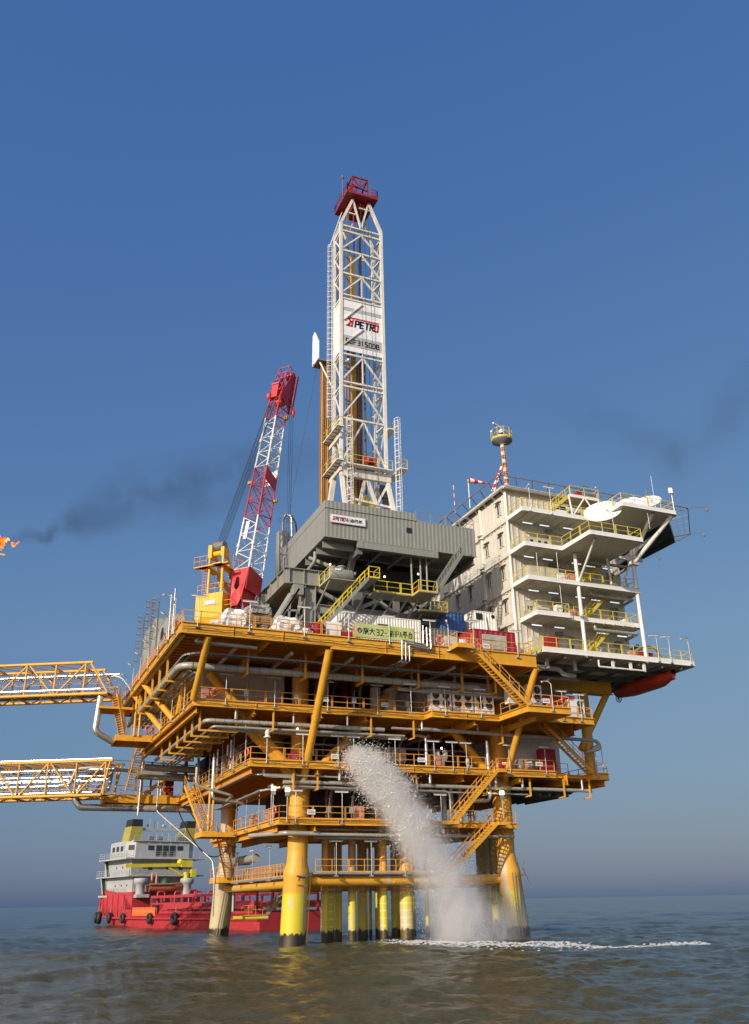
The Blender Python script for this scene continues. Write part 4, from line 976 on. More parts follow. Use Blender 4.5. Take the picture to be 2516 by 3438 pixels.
# tarpaulin bundles, crates and drums beside the crane
def bundle(cx, cy, z, sx, sy, sz, mat, lab, seed):
    rng = np.random.RandomState(seed); nu, nv = 30, 14; vs = []
    for i in range(nv + 1):
        ph = math.pi * .5 * i / nv
        for k in range(nu):
            th = 2 * math.pi * k / nu
            q = abs(math.cos(th)) ** .6 * math.copysign(1, math.cos(th)); w = abs(math.sin(th)) ** .6 * math.copysign(1, math.sin(th))
            rr = math.cos(ph) ** .55
            fold = 1 + .09 * math.sin(th * 7 + seed + 2 * ph) + .05 * math.sin(th * 13 + ph * 5) + .05 * rng.randn() * .6
            hz = math.sin(ph) ** .8 * (1 + .12 * math.sin(th * 3 + seed)) + .02 * rng.randn()
            vs.append((cx + sx * q * rr * fold, cy + sy * w * rr * fold, z + max(0, sz * hz)))
    fs = [(i * nu + k, i * nu + (k + 1) % nu, (i + 1) * nu + (k + 1) % nu, (i + 1) * nu + k) for i in range(nv) for k in range(nu)]
    m = MB().add(vs, fs, False); single(m, 'tarpaulin_bundle', mat, lab, 'tarpaulin bundle', 'tarpaulin bundles on the top deck')
bundle(-8.6, -7.2, zU, 1.3, .9, 1.75, TARP, 'white crumpled tarpaulin bundle left of the crate near the yellow crane house', 3)
bundle(-9.9, -7.5, zU, .9, .6, .7, TARP, 'low white tarpaulin heap nearest the top deck corner', 5)
bundle(-3.9, -7.2, zU, 1.5, 1.0, 1.55, TARP, 'large white tarpaulin bundle right of the crate', 8)
bundle(-2.2, -7.4, zU, .8, .7, .75, TARP, 'small torn white bundle near the red hose reel', 11)
bundle(-6.5, -7.3, zU + 1.55, 1.25, .8, .9, TARPG, 'grey sheet lashed over the timber crate', 14)
t = thing('timber_crate', 'weathered timber crate on feet under a grey sheet by the railing', 'crate', (-7.6, -7.8, zU))
build(MB().box(-7.6, -7.9, zU + .62, -5.4, -6.8, zU + 1.6), 'crate_body', WOOD, t)
m = MB()
for k in range(5): m.box(-7.62, -7.93, zU + .66 + k * .19, -5.38, -7.905, zU + .80 + k * .19)
build(m, 'crate_slats', WOOD, t)
for i, x in enumerate((-6.95, -5.95)):
    t = thing('steel_reel', ('left', 'right')[i] + ' of two shiny steel reels below the timber crate', 'reel', (x, -7.6, zU), 'shiny reels under the crate')
    build(MB().lathe([(.01, 0), (.42, 0), (.42, .06), (.3, .08), (.3, .45), (.42, .47), (.42, .53), (.01, .53)], (x, -7.6, zU + .02), Z, 20), 'reel_drum', SHINE, t)
for i, x in enumerate((-1.9, -.95)):
    t = thing('hose_reel', ('small red hose reel left of the grey rig column', 'larger red hose reel next to the grey rig column')[i], 'hose reel', (x, -7.6, zU), 'red hose reels')
    r = .42 + .2 * i
    m = MB().lathe([(.01, 0), (r, .0), (r, .05), (r * .55, .06), (r * .55, .36), (r, .37), (r, .42), (.01, .42)], (x, -7.5, zU + .15 + r), (0, -1, 0), 20); build(m, 'reel', RED, t)
    build(MB().bar((x - r * .7, -7.7, zU), (x, -7.7, zU + r + .15), .06, .06).bar((x + r * .7, -7.7, zU), (x, -7.7, zU + r + .15), .06, .06), 'stand', RED, t)
# bright pipes climbing over the top deck edge by the banner
for i in range(3):
    x = 8.15 + i * .38
    pipe([(x - 1.3, -3.5, 23.55 - .1 * i), (x - 1.3 + .0, -8.75, 23.3), (x - 1.3 + .0, -8.8, 25.2 - .22 * i), (x + .9 - i * .0, -8.8, 25.0 - .22 * i), (x + .9, -8.8, 26.8 - .15 * i)], .075, SHINE, '%s of the three bright stepped pipes crossing the top deck beam by the banner' % ORD[i].capitalize(), bend=.12, n=8)
# ------------------------------------------------------------------ left side: grey tank house, ladders, landings
def roundbox(x0, y0, z0, x1, y1, z1, r, mb):
    prof = []
    for (cy, a0) in ((y1 - r, 0), (y0 + r, 90)):
        for k in range(7): a = math.radians(a0 + k * 15); prof.append((cy + r * math.cos(a), z1 - r + r * math.sin(a)))
    poly = [(x0, y1, z0)] + [(x0, y, z) for y, z in prof] + [(x0, y0, z0)]
    mb.prism(poly, (x1 - x0, 0, 0))
    return mb
t = thing('mud_tank', 'front grey rounded tank with a dark hatch at the top deck left side', 'tank', (-12.6, 1, zU), 'grey rounded tanks at the left')
build(roundbox(-12.9, -1.0, zU + .02, -11.7, 6.8, 28.3, 1.3, MB()), 'tank_shell', PIPE, t)
m = MB().lathe([(.75, 0), (.75, .05), (.01, .05)], (-12.9, 3.8, 27.2), (-1, 0, 0), 12); build(m, 'hatch', DARK, t)
build(MB().bar((-12.98, 1.0, 25.6), (-12.98, 1.0, 27.4), .25, .1), 'bright_duct', SHINE, t)
t = thing('mud_tank', 'rear taller grey rounded tank behind the caged ladders', 'tank', (-12.6, 11, zU), 'grey rounded tanks at the left')
build(roundbox(-12.8, 8.2, zU + .02, -11.5, 17.2, 30.6, 1.6, MB()), 'tank_shell', PIPE, t)
cageladder('caged_ladder', (-12.95, 6.9, zU + .4), 6.3, (-1, 0, 0), GREYD, 'caged ladder nearest the front on the grey tanks')
cageladder('caged_ladder', (-12.95, 11.0, zU + .4), 7.3, (-1, 0, 0), GREYD, 'middle caged ladder on the grey tanks at the left')
cageladder('caged_ladder', (-12.95, 16.6, zU + .4), 7.2, (-1, 0, 0), GREYD, 'farthest left caged ladder standing out against the sky')
rail('tank_railing', [(-12.5, .5, 28.32), (-12.5, 6.5, 28.32)], GALV, 'thin grey railing on top of the front grey tank', h=1.3, step=.8, toe=False)
for i, y in enumerate((-4.5, -1.0)):
    block('safety_board', -13.05, y, zU + .02, -12.95, y + 1.9, zU + 1.3, RED, ('front', 'rear')[i] + ' red panel behind the top deck left railing', 0, 'panel')
m = MB()
for k in range(16):
    y = 5 + k * .9
    m.prism([(-13.12, y, zU + .2), (-13.12, y + .5, zU + .2), (-13.12, y + .8, zU + 1.4), (-13.12, y + .3, zU + 1.4)], (.05, 0, 0))
t = thing('striped_net', 'red and white striped safety sheet along the top deck left railing', 'safety sheet', (-13.1, 5, zU))
build(MB().box(-13.06, 5, zU + .15, -13.0, 20, zU + 1.45), 'sheet', SIGNW, t); build(m, 'stripes', PINK, t)
for i, y in enumerate((-5.0, -3.2)):
    t = thing('mast_pole', ('left', 'right')[1 - i] + ' grey mast pole standing at the top deck left corner', 'pole', (-13.45, y, zU), 'grey poles at the corner')
    build(MB().tube((-13.45, y, zU - .3), (-13.45, y, zU + 4.0), .07, 8), 'pole', GALV, t); build(MB().bar((-13.7, y, zU - .25), (-13.1, y, zU - .25), .15, .12), 'foot', GALV, t)
# landings and stairs where the bridges arrive
platform('bridge_landing', 'ochre landing at the left where the upper bridge stair comes down', [(-14.7, 17.2), (-10.9, 17.2), (-10.9, 21.5), (-14.7, 21.5)], 19.75, .6)
rail('guard_railing', [(-10.9, 17.25, 19.75), (-13.2, 17.25, 19.75)], RAILP, 'orange railing on the upper bridge landing')
lifering((-11.4, 17.1, 20.5), (0, -1, 0), 'life ring on the upper bridge landing')
stair('stairs', (-14.0, 17.7, 19.8), (-15.2, 17.0, 23.9), (.45, -.9, 0), 1.0, YEL, 'steep ochre stair from the upper bridge down to its landing', RAILP)
for i, x in enumerate((-12.9, -12.4)):
    single(MB().tube((x, 17.1, 19.7), (x, 17.1, 24.1), .13, 10), 'deck_column', YEL, ('left', 'right')[i] + ' of two thin ochre posts beside the upper bridge landing', 'column', 'columns between the decks')
platform('bridge_landing', 'long ochre landing where the lower bridge arrives at the left', [(-13.9, 29.4), (-4.6, 29.4), (-4.6, 33), (-13.9, 33)], 14.95, .85)
rail('guard_railing', [(-13.8, 29.5, 14.95), (-5.4, 29.5, 14.95)], RAILP, 'orange railing along the lower bridge landing')
lifering((-7.0, 29.3, 15.7), (0, -1, 0), 'life ring on the lower bridge landing')
stair('stairs', (-11.6, 26.0, 15.0), (-11.2, 22.5, 19.6), (1, .1, 0), .95, YEL, 'steep ochre stair between the two bridge landings', RAILP)
stair('stairs', (-5.4, 13.4, 9.85), (-6.6, 17.6, 14.8), (1, .1, 0), .95, YEL, 'steep ochre stair below the lower bridge landing', RAILP)
platform('stair_landing', 'small ochre landing left of the cellar deck with a lit lamp', [(-6.1, 12.2), (-2.6, 12.2), (-2.6, 15.4), (-6.1, 15.4)], 9.8, .45)
rail('guard_railing', [(-4.6, 12.25, 9.8), (-6.05, 12.25, 9.8), (-6.05, 15.3, 9.8)], RAILP, 'orange railing on the small landing left of the cellar deck')
stair('stairs', (-1.0, 20.4, 5.8), (-3.6, 14.6, 9.85), (1, .2, 0), 1.0, YEL, 'lowest left ochre stair down to the landing above the grey leg', RAILP)
for i, x in enumerate((-5.3, -4.9)):
    single(MB().tube((x, 13, 9.5), (x, 13, 14.3), .12, 10), 'deck_column', YEL, ('left', 'right')[i] + ' of two thin ochre posts by the small left landing', 'column', 'columns between the decks')
pipe([(-9.8, 29.0, 13.5), (-16.5, 29.0, 13.5), (-17.2, 29.0, 14.4), (-16.2, 29.3, 17.0), (-14, 30, 17.2)], .38, SHINE, 'fat bright pipe hooking out under the lower bridge landing', bend=.3, n=12, bands=1.0)
pipe([(-9.8, 29.0, 13.5), (-3.6, 29.0, 13.5)], .38, PIPE, 'fat clad pipe along the underside of the lower bridge landing', n=12, bands=1.0)
pipe([(-16.7, 17.5, 23.7), (-16.9, 17.3, 20.0), (-14.9, 17.6, 19.0)], .33, SHINE, 'bright pipe dropping beside the upper bridge end', bend=.5, n=12)
pipe([(-10.0, 28.5, 20), (-10.1, 28.4, 12.7)], .12, SHINE, 'bright upright conduit in front of the lower bridge landing')
pipe([(-8.0, 28.5, 16.8), (-8.0, 28.4, 13.2), (-2.6, 22, 7.6), (-2.4, 21.5, 5.8), (-2.4, 21.5, 2.0)], .1, GALV, 'thin slanting conduit from the lower bridge landing down past the grey leg', bend=.4)
for i, (a, b) in enumerate((((-6.4, 24, 13.0), (-.6, 22, 9.2)), ((-5.6, 23, 13.2), (.3, 21, 9.8)))):
    a = V(a); b = V(b); pts = []
    for k in range(17):
        s = k / 16; p = a.lerp(b, s); p.z -= (2.6 - i * .9) * 4 * s * (1 - s) * (.8 + .4 * s); pts.append(p)
    single(MB().path(pts, .07, 6), 'slack_hose', BLACK, ('lower', 'upper')[i] + ' slack black hose hanging in front of the ship', 'hose', 'slack hoses')
# boat landing fenders right of the grey leg
t = thing('boat_landing', 'small ochre boat landing with lemon bumper tubes right of the grey leg', 'boat landing', (2.2, YC - 2, 1.5))
build(MB().tube((.6, YC - 1.5, 1.75), (4.4, YC - 2.2, 1.75), .2, 12).tube((4.4, YC - 2.2, 2.1), (6.6, YC - 2.6, 4.9), .16, 12), 'bumper_tubes', LEG, t)
m = MB()
for p, q in (((1.4, YC - 2, 2.0), (4.5, YC - 2.4, 2.0)),):
    p = V(p); q = V(q); m.bar(p + Z * 1.0, q + Z * 1.0, .05, .05); m.bar(p + Z * .55, q + Z * .55, .04, .04); m.bar(p, q, .1, .1)
    for k in range(5): r_ = p.lerp(q, k / 4); m.bar(r_, r_ + Z, .05, .05)
build(m, 'landing_rail', RAILP, t)
m = MB()
a = V((4.2, YC - 2.5, 2.1)); b = V((7.6, YC - 3.0, 5.2))
for s in (-.3, .3):
    w = V((0, s, 0)); m.bar(a + w, b + w, .06, .2); m.bar(a + w + Z, b + w + Z, .05, .05); m.bar(a + w + Z * .5, b + w + Z * .5, .04, .04)
    for k in range(6): r_ = a.lerp(b, k / 5) + w; m.bar(r_, r_ + Z, .05, .05)
for k in range(12): r_ = a.lerp(b, k / 11); m.bar(r_ - V((0, .3, 0)), r_ + V((0, .3, 0)), .2, .03)
build(m, 'gangway', GALV, t)

# denser clutter: junction boxes, conduits, valves, hanging trays
rngc = random.Random(21)
def jbox(x, y, z, nrm, lab):
    n = V(nrm); s = V((-n.y, n.x, 0)); m = MB().obox((x, y, z), s * .2, n * .09, (0, 0, .24)); m.bar((x, y, z - .24), (x, y, z - .9), .05, .05); m.bar((x, y, z + .24), (x + s.x * .1, y + s.y * .1, z + 1.0), .03, .03)
    single(m, 'junction_box', GALV, lab, 'junction box', 'grey junction boxes on the railings')
for i, x in enumerate((-6.2, -1.5, 4.2, 9.7)): jbox(x, -3.4, zM + .8, (0, -1, 0), '%s from left of the junction boxes on the middle deck front railing' % ORD[i].capitalize())
for i, x in enumerate((.4, 8.0, 13.9, 22.4)): jbox(x, -2.45, zL + .85, (0, -1, 0), '%s from left of the junction boxes on the lower deck front railing' % ORD[i].capitalize())
for i, x in enumerate((2.2, 4.4, 16.4)): jbox(x, -2.05 if x < 12 else -1.2, zC + .85, (0, -1, 0), '%s from left of the junction boxes on the cellar deck front railing' % ORD[i].capitalize())
for i, y in enumerate((1.2, 5.2, 10.2)): jbox(-5.3, y, zL + .85, (-1, 0, 0), '%s from front of the junction boxes on the lower deck left railing' % ORD[i].capitalize())
CLT = [(zM, 24.0, 'middle', [(-.4, 3.2), (2.2, 2.0), (3.1, 1.2), (4.6, 3.4), (6.0, 1.6), (7.2, 2.6)]), (zL, 18.6, 'lower', [(3.2, 2.4), (4.4, 1.2), (11.6, 3.0), (13.2, 1.8), (15.2, 2.8), (17.2, 2.0), (18.6, 1.4), (20.2, 3.2)]), (zC, 13.8, 'cellar', [(1.8, 2.4), (3.0, .8), (4.2, 3.0), (6.0, 1.6), (12.8, 2.2), (18.2, 1.0), (19.4, 2.4)])]
for z0, z1, nm, L in CLT:
    for i, (x, y) in enumerate(L):
        r = (.07, .12, .18)[i % 3]
        t = pipe([(x, y, z0), (x, y, z1 - 1.2), (x + .5, y + .3, z1)], r, (PIPE, GALV, YELD, BROWN)[(i + int(z0)) % 4], '%s from left of the upright pipes standing deep on the %s deck' % (ORD[i].capitalize(), nm), bend=.3, n=8)
        f = MB()
        for q in (.9, 2.1): f.tube((x, y, z0 + q - .05), (x, y, z0 + q + .05), r * 1.7, 10)
        f.torus((x, y - r - .25, z0 + 1.3), (0, 1, 0), .17, .025, 12, 5); f.bar((x, y - r, z0 + 1.3), (x, y - r - .26, z0 + 1.3), .04, .04)
        build(f, 'valve_flanges', REDM if i % 3 == 0 else GREYD, t)
for i, (x, y0, y1, z) in enumerate(((2.6, .5, 9, 18.3), (7.4, .4, 9, 18.2), (13.6, .2, 9, 18.25), (17.8, .2, 9, 18.3), (3.4, .4, 9, 13.5), (7.8, .3, 9, 13.5), (13.2, .3, 9, 13.5), (17.4, .3, 9, 13.4), (25, .2, 9, 13.3))):
    pipe([(x, y0, z), (x, y1, z)], (.09, .14, .2)[i % 3], PIPE, '%s of the short pipes running back under the middle and lower decks' % ORD[i].capitalize(), n=8)
for i, (z, a, b) in enumerate(((9.2, -1.4, 2.2), (9.6, -1.0, 3.2), (8.9, -.6, 5.0))):
    pipe([(1.5, a + .6, z - .3), (9 + i * 2, a + .8, z - .3), (9 + i * 2, b + 2, z - .3)], .09 + .03 * i, GALV, '%s of the thin pipes hung just under the cellar deck' % ORD[i].capitalize(), n=8, bend=.4)
t = thing('hanging_trays', 'dark stacked cable trays hanging under the lower deck at the right', 'cable trays', (22.5, -.4, 13.4))
m = MB()
for k in range(7): m.box(22.8 + k * .2, -.4 + k * 1.3, 13.05 - .05 * (k % 2), 29.6 - k * .5, .7 + k * 1.3, 13.35)
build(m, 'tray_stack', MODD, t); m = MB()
for k in range(6): m.box(23.5 + k * 1.1, -.5, 12.75, 23.6 + k * 1.1, 8, 13.04)
build(m, 'tray_hangers', GREYD, t)
# left rear: header pipes, posts and brace beside the lower bridge landing
for i, (z, y, r) in enumerate(((17.6, 24.5, .34), (17.1, 26.5, .22), (16.6, 25.4, .3), (17.9, 28.5, .2))):
    pipe([(-10.4 - i * .4, y, z), (-3, y + .4, z - .1), (6, y + 1, z - .15)], r, PIPE, '%s of the dim header pipes above the lower bridge landing' % ORD[i].capitalize(), n=10, bands=1.5)
for i, (x, y) in enumerate(((-9.8, 29.8), (-8.6, 30.4), (-7.4, 29.9), (-6.3, 30.5), (-5.4, 26), (-4.4, 24))):
    single(MB().tube((x, y, 14.9), (x, y, 19.0), .13 if i % 2 else .22, 10), 'deck_column', (YEL, BROWN, GALV)[i % 3], '%s from left of the posts standing on the lower bridge landing' % ORD[i].capitalize(), 'column', 'posts on the lower bridge landing')
single(MB().tube((-9.6, 29.9, 15.0), (-4.9, 29.6, 18.6), .24, 12), 'raking_brace', YEL, 'ochre brace leaning across the lower bridge landing', 'brace')
block('red_locker', -6.9, 30.2, 15.0, -5.9, 31.2, 17.0, REDM, 'dark red locker behind the life ring on the lower bridge landing', 0, 'locker')
block('equipment_room', -3.6, 24, zL + .01, 6, 29.5, 18.8, MODD, 'rear module with shade in its dark colour behind the lower deck left side', 0, 'room')  # near-black walls carry the shade of the rear bay
for i, y in enumerate((4.5, 8.5, 12.5)):
    single(MB().box(-5.2, y, zL + .02, -4.6, y + .6, zL + 1.9), 'control_cabinet', (PIPE, GALV, MODW)[i], '%s from front of the upright cabinets on the lower deck left side' % ORD[i].capitalize(), 'cabinet', 'cabinets on the lower deck left side')
# ------------------------------------------------------------------ living quarters block
FL = [26.0, 29.75, 33.42, 37.1, 41.05]; ROOF = 44.45
XL, XR, YF, YBK = 21.4, 35.5, -5.3, 24.0
LQ = thing('living_quarters', 'tall cream accommodation block with balconies and helideck at the right', 'building', (XL, YF, FL[0]))
for a, z0 in enumerate(FL):
    z1 = (FL + [ROOF])[a + 1]
    m = MB().box(XL, YF, z0 - .2 if a else z0 - .6, XR, YBK, z1 - .2 if a < 4 else ROOF)
    # vertical ribs of the wall panels
    y = YF + .55
    while y < YBK: m.box(XL - .09, y - .07, z0 - .15, XL - .002, y + .07, z1 - .55); y += .8
    x = XL + .5
    while x < XR - .2: m.box(x - .06, YF - .08, z0 - .1, x + .06, YF - .002, z1 - .45); x += .7
    build(m, 'storey_wall', CREAM, LQ)
for a, z0 in enumerate(FL[1:]):
    m = MB().box(XL - .24, YF - .1, z0 - .52, XL - .004, YBK, z0 - .12); m.box(XL - .10, YF - .1, z0 - .60, XL - .004, YBK, z0 - .525)
    y = YF + 1.2
    while y < YBK: m.box(XL - .13, y - .16, z0 - .70, XL - .006, y + .16, z0 - .602); y += 2.2
    build(m, 'storey_band', CREAM, LQ)
m = MB().tube((XL - .02, YF, 25.6), (XL - .02, YF, ROOF), .17, 12); build(m, 'corner_post', WHITE, LQ)
for yy in (.2, 9.2):
    m = MB().tube((XL - .05, yy, 25.6), (XL - .05, yy, ROOF), .26, 12)
    for z0 in FL[1:]:
        m.lathe([(.26, -.62), (.52, -.6), (.52, -.52), (.3, -.5)], (XL - .05, yy, z0), Z, 16); m.lathe([(.3, -.2), (.55, -.18), (.55, -.06), (.26, -.04)], (XL - .05, yy, z0), Z, 16)
    build(m, 'pilaster', CREAM, LQ)
WIN = [(-3.85, z) for z in (42.5, 38.8, 35.05, 31.3)] + [(-.75, z) for z in (38.8, 35.2)] + [(3.5, z) for z in (35.1, 38.8, 31.4)] + [(6.6, 35.0), (-.7, 31.4), (6.6, 31.3)]
for y, z in WIN:
    f = MB().box(XL - .13, y - .4, z + .62, XL - .003, y + .4, z + .7); f.box(XL - .2, y - .55, z + .92, XL - .003, y + .55, z + 1.0); f.prism([(XL - .2, y - .55, z + .93), (XL - .55, y - .5, z + .72), (XL - .55, y - .5, z + .77), (XL - .2, y - .55, z + .99)], (0, 1.05, 0))
    f.box(XL - .11, y - .4, z - .62, XL - .003, y - .32, z + .62); f.box(XL - .11, y + .32, z - .62, XL - .003, y + .4, z + .62); f.box(XL - .14, y - .42, z - .7, XL - .003, y + .42, z - .62)
    o = build(f, 'window', CREAM, LQ); build(MB().box(XL - .06, y - .32, z - .62, XL - .05, y + .32, z + .62), 'pane', GLASS, o)
# balconies
def balcony(poly, z, lab, dd=.5):
    m = MB().slab(poly, z - .42, z); n = len(poly)
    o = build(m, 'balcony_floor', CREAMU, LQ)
    e = MB()
    for i in range(n):
        a = V((*poly[i], z)); b = V((*poly[(i + 1) % n], z)); d = (b - a).normalized(); nr = V((d.y, -d.x, 0)) * .06
        e.bar(a + nr - Z * (dd / 2 - .05), b + nr - Z * (dd / 2 - .05), .07, dd); e.bar(a + nr * 1.4 - Z * (dd - .07), b + nr * 1.4 - Z * (dd - .07), .2, .04)
    build(e, 'edge_beam', WHITE2, o)
    x0 = min(p[0] for p in poly); x1 = max(p[0] for p in poly); y0 = min(p[1] for p in poly)
    r = MB(); x = x0 + .8
    while x < x1 - .4: r.box(x - .05, max(y0, -8.35) + .1, z - .52, x + .05, YF - .1, z - .425); x += 1.25
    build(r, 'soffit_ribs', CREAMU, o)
    return o
YB = -8.4
balcony([(XL + .05, YB), (30.6, YB), (30.6, -13.1), (37.6, -13.1), (37.6, YF - .02), (XL + .05, YF - .02)], FL[4], '')
balcony([(XL + .0, YB), (25.95, YB), (25.95, -13.35), (32.4, -13.35), (32.4, YF - .02), (XL, YF - .02)], FL[3], '')
balcony([(XL, YB), (35.2, YB), (35.2, YF - .02), (XL, YF - .02)], FL[2], '')
balcony([(22.1, YB), (26.0, YB), (26.0, YB + .6), (35.2, YB + .6), (35.2, YF - .02), (22.1, YF - .02)], FL[1], '')
balcony([(22.4, YB), (41.1, YB), (41.1, 5), (XR + .02, 5), (XR + .02, YF - .02), (22.4, YF - .02)], FL[0], '', .55)
for x, z0, z1 in ((27.5, 25.4, 29.3), (27.5, 29.75, 36.55), (35.0, 25.4, 33.0), (35.0, 33.4, 40.5)):
    m = MB().tube((x, YB + .1, z0), (x, YB + .1, z1), .2, 14); m.lathe([(.2, z0 + .1), (.27, z0 + .12), (.27, z0 + .2), (.2, z0 + .22)], (x, YB + .1, 0), Z, 14)
    build(m, 'balcony_column', WHITE, LQ)
for a, b, r in (((27.6, YB + .1, 33.4), (27.0, -12.6, 36.6), .13), ((35.0, YB + .1, 37.0), (34.9, -12.6, 40.6), .22), ((35.0, YB + .1, 36.4), (37.3, -12.8, 40.6), .24), ((33.0, YB + .1, 33.4), (36.2, -8.4, 39.5), .11), ((31.8, YB + .1, 33.4), (31.6, YB + .1, 36.6), .12), ((27.7, YB, 41.1), (27.5, YB, 43.4), .10), ((27.9, YB, 41.1), (29.5, YB, 43.3), .09), ((31.2, YB, 41.1), (29.6, YB, 43.3), .09), ((31.4, YB, 41.1), (31.4, YB, 43.4), .09)):
    build(MB().tube(a, b, r, 12), 'raking_strut', WHITE, LQ)
build(MB().box(34.6, -8.7, 36.2, 35.5, -7.9, 37.2), 'strut_joint', CREAMU, LQ)
build(MB().box(32.5, -8.45, 36.75, 36.3, -8.2, 37.1), 'edge_beam', WHITE, LQ)
# roof rim, gutter, helideck
m = MB().box(XL - .5, YF - .6, ROOF - .02, XR + .3, YBK, ROOF + .12); m.tube((XL - .55, YF - .65, ROOF - .05), (XL - .55, YBK, ROOF - .05), .2, 10); m.tube((XL - .55, YF - .65, ROOF - .05), (XR, YF - .65, ROOF - .05), .2, 10)
y = YF
while y < YBK: m.prism([(XL - .02, y, ROOF - .1), (XL - .5, y, ROOF - .1), (XL - .02, y, ROOF - .55)], (0, .3, 0)); y += 2.0
x = XL + .6
build(m, 'roof_rim', CREAM, LQ)
HD = [(21.3, -5.2), (43.6, -5.2), (49.2, .3), (49.2, 15), (43.5, 20), (21.3, 20)]
HELI = thing('helideck', 'dark-bellied helideck with chamfered corner over the accommodation block', 'helideck', (30, 0, 44.6))
build(MB().slab(HD, 44.72, 45.0), 'landing_plate', GREYD, HELI)
m = MB(); n = len(HD)
for i in range(n): a = V((*HD[i], 44.4)); b = V((*HD[(i + 1) % n], 44.4)); m.bar(a, b, .15, .75)
build(m, 'rim_beam', GREYD, HELI)
for x in (36.5, 38.7, 40.9, 43.2, 45.3): build(MB().ibeam((x, -4.6 if x < 42 else -1.2, 44.7), (x, 15, 44.7), .9, .3), 'deck_girder', GREYD, HELI)
for y in (0, 5, 10): build(MB().ibeam((35.6, y, 44.5), (46.9, y, 44.5), .8, .3), 'deck_girder', GREYD, HELI)
build(MB().tube((35.2, -2, 37), (44.5, -2, 43.6), .25, 10).tube((35.2, 8, 37), (44.5, 8, 43.6), .25, 10), 'deck_prop', WHITE, HELI)
m = MB(); r = MB(); OUT = [(19.6, -7.1), (45.2, -7.1), (51.1, -.6), (51.1, 16)]; INN = [(21.3, -5.2), (43.6, -5.2), (49.2, .3), (49.2, 15)]
OUT = [(19.6, 20)] + OUT; INN = [(21.3, 20)] + INN
for i in range(len(OUT) - 1):
    a = V((*OUT[i], 45.1)); b = V((*OUT[i + 1], 45.1)); c = V((*INN[i], 44.8)); d = V((*INN[i + 1], 44.8)); m.bar(a, b, .09, .09)
    k = max(2, int((b - a).length / 2.0))
    for j in range(k + 1): s = j / k; r.bar(c.lerp(d, s), a.lerp(b, s), .07, .09)
    for s in (.35, .7): r.bar(c.lerp(a, s), d.lerp(b, s), .015, .015)
build(m, 'net_outer_bar', NET, HELI); build(r, 'net_arms', NET, HELI)
for i, (x, y, z, dx) in enumerate(((51.1, -.6, 45.1, 2.0), (51.1, 8, 44.9, 1.8), (45.2, -7.1, 45.1, 2.6))):
    o = MB().bar((x, y, z), (x + dx, y - .3, z + .4), .04, .04); o.lathe([(.01, 0), (.1, .05), (.13, .25), (.1, .5), (.01, .55)], (x + dx, y - .3, z - .2), Z, 8)
    build(o, 'edge_light_boom', NET, HELI)
# yellow railings
G2 = 'yellow railings of the accommodation balconies'
rail('balcony_railing', [(XL + .1, YF - .3, FL[4]), (XL + .1, YB, FL[4]), (25.2, YB, FL[4])], LEM, 'yellow railing at the left end of the topmost balcony', G2)
rail('balcony_railing', [(25.4, YB, FL[4]), (30.6, YB, FL[4])], LEM, 'yellow railing under the roof stair on the topmost balcony', G2)
rail('balcony_railing', [(30.65, -8.6, FL[4]), (30.65, -13.05, FL[4]), (37.5, -13.05, FL[4]), (37.5, -6, FL[4])], LEM, 'yellow railing round the jutting dish platform on the topmost level', G2)
rail('balcony_railing', [(XL + .05, YF - .3, FL[3]), (XL + .05, YB, FL[3]), (25.95, YB, FL[3]), (25.95, -13.3, FL[3]), (32.35, -13.3, FL[3]), (32.35, -8.6, FL[3])], LEM, 'yellow railing of the second highest balcony with its jutting platform', G2)
rail('balcony_railing', [(XL + .05, YF - .3, FL[2]), (XL + .05, YB, FL[2]), (35.15, YB, FL[2]), (35.15, YF, FL[2])], LEM, 'yellow railing of the middle balcony', G2)
rail('balcony_railing', [(22.15, YF - .3, FL[1]), (22.15, YB, FL[1]), (25.95, YB, FL[1]), (25.95, YB + .65, FL[1])], LEM, 'yellow railing round the left end of the second lowest balcony', G2)
rail('balcony_railing', [(27.0, YB + .65, FL[1]), (35.15, YB + .65, FL[1]), (35.15, YF, FL[1])], LEM, 'yellow railing on the right part of the second lowest balcony', G2)
rail('balcony_railing', [(22.45, YB, FL[0]), (35.0, YB, FL[0])], LEM, 'yellow railing of the lowest accommodation deck', G2)
rail('balcony_railing', [(35.2, YB, FL[0]), (41.0, YB, FL[0]), (41.0, 4, FL[0])], LEM, 'yellow railing round the lifeboat end of the lowest accommodation deck', G2)
stair('stairs', (20.2, YB + .5, zU + .05), (22.4, YB + .5, FL[0]), (0, 1, 0), .9, LEM, 'short yellow stair from the top deck up to the accommodation deck', LEM)
for k, (z0, z1, lab) in enumerate(((FL[0], FL[1], 'yellow balcony stair on the lowest accommodation level'), (FL[1], FL[2], 'yellow balcony stair on the second accommodation level'), (FL[2], FL[3], 'yellow balcony stair on the third accommodation level'))):
    stair('stairs', (28.7, -6.6, z0), (32.5, -6.6, z1 - .1), (0, 1, 0), .8, LEM, lab, LEM)
stair('stairs', (24.9, YB + .45, FL[4]), (27.7, YB + .45, 43.45), (0, 1, 0), .8, LEM, 'yellow stair climbing from the topmost balcony to the roof platform', LEM)
platform('roof_platform', 'white-edged platform with foam monitor beside the helideck stair', [(27.7, YB), (31.5, YB), (31.5, -6.0), (27.7, -6.0)], 43.5, .3, WHITE2)
rail('balcony_railing', [(27.75, YB, 43.5), (31.45, YB, 43.5), (31.45, -6.1, 43.5)], LEM, 'yellow railing of the foam monitor platform by the helideck', G2)
t = thing('fire_monitor', 'red fire monitor with bent pipe on the roof platform', 'fire monitor', (30.2, -7.2, 43.5))
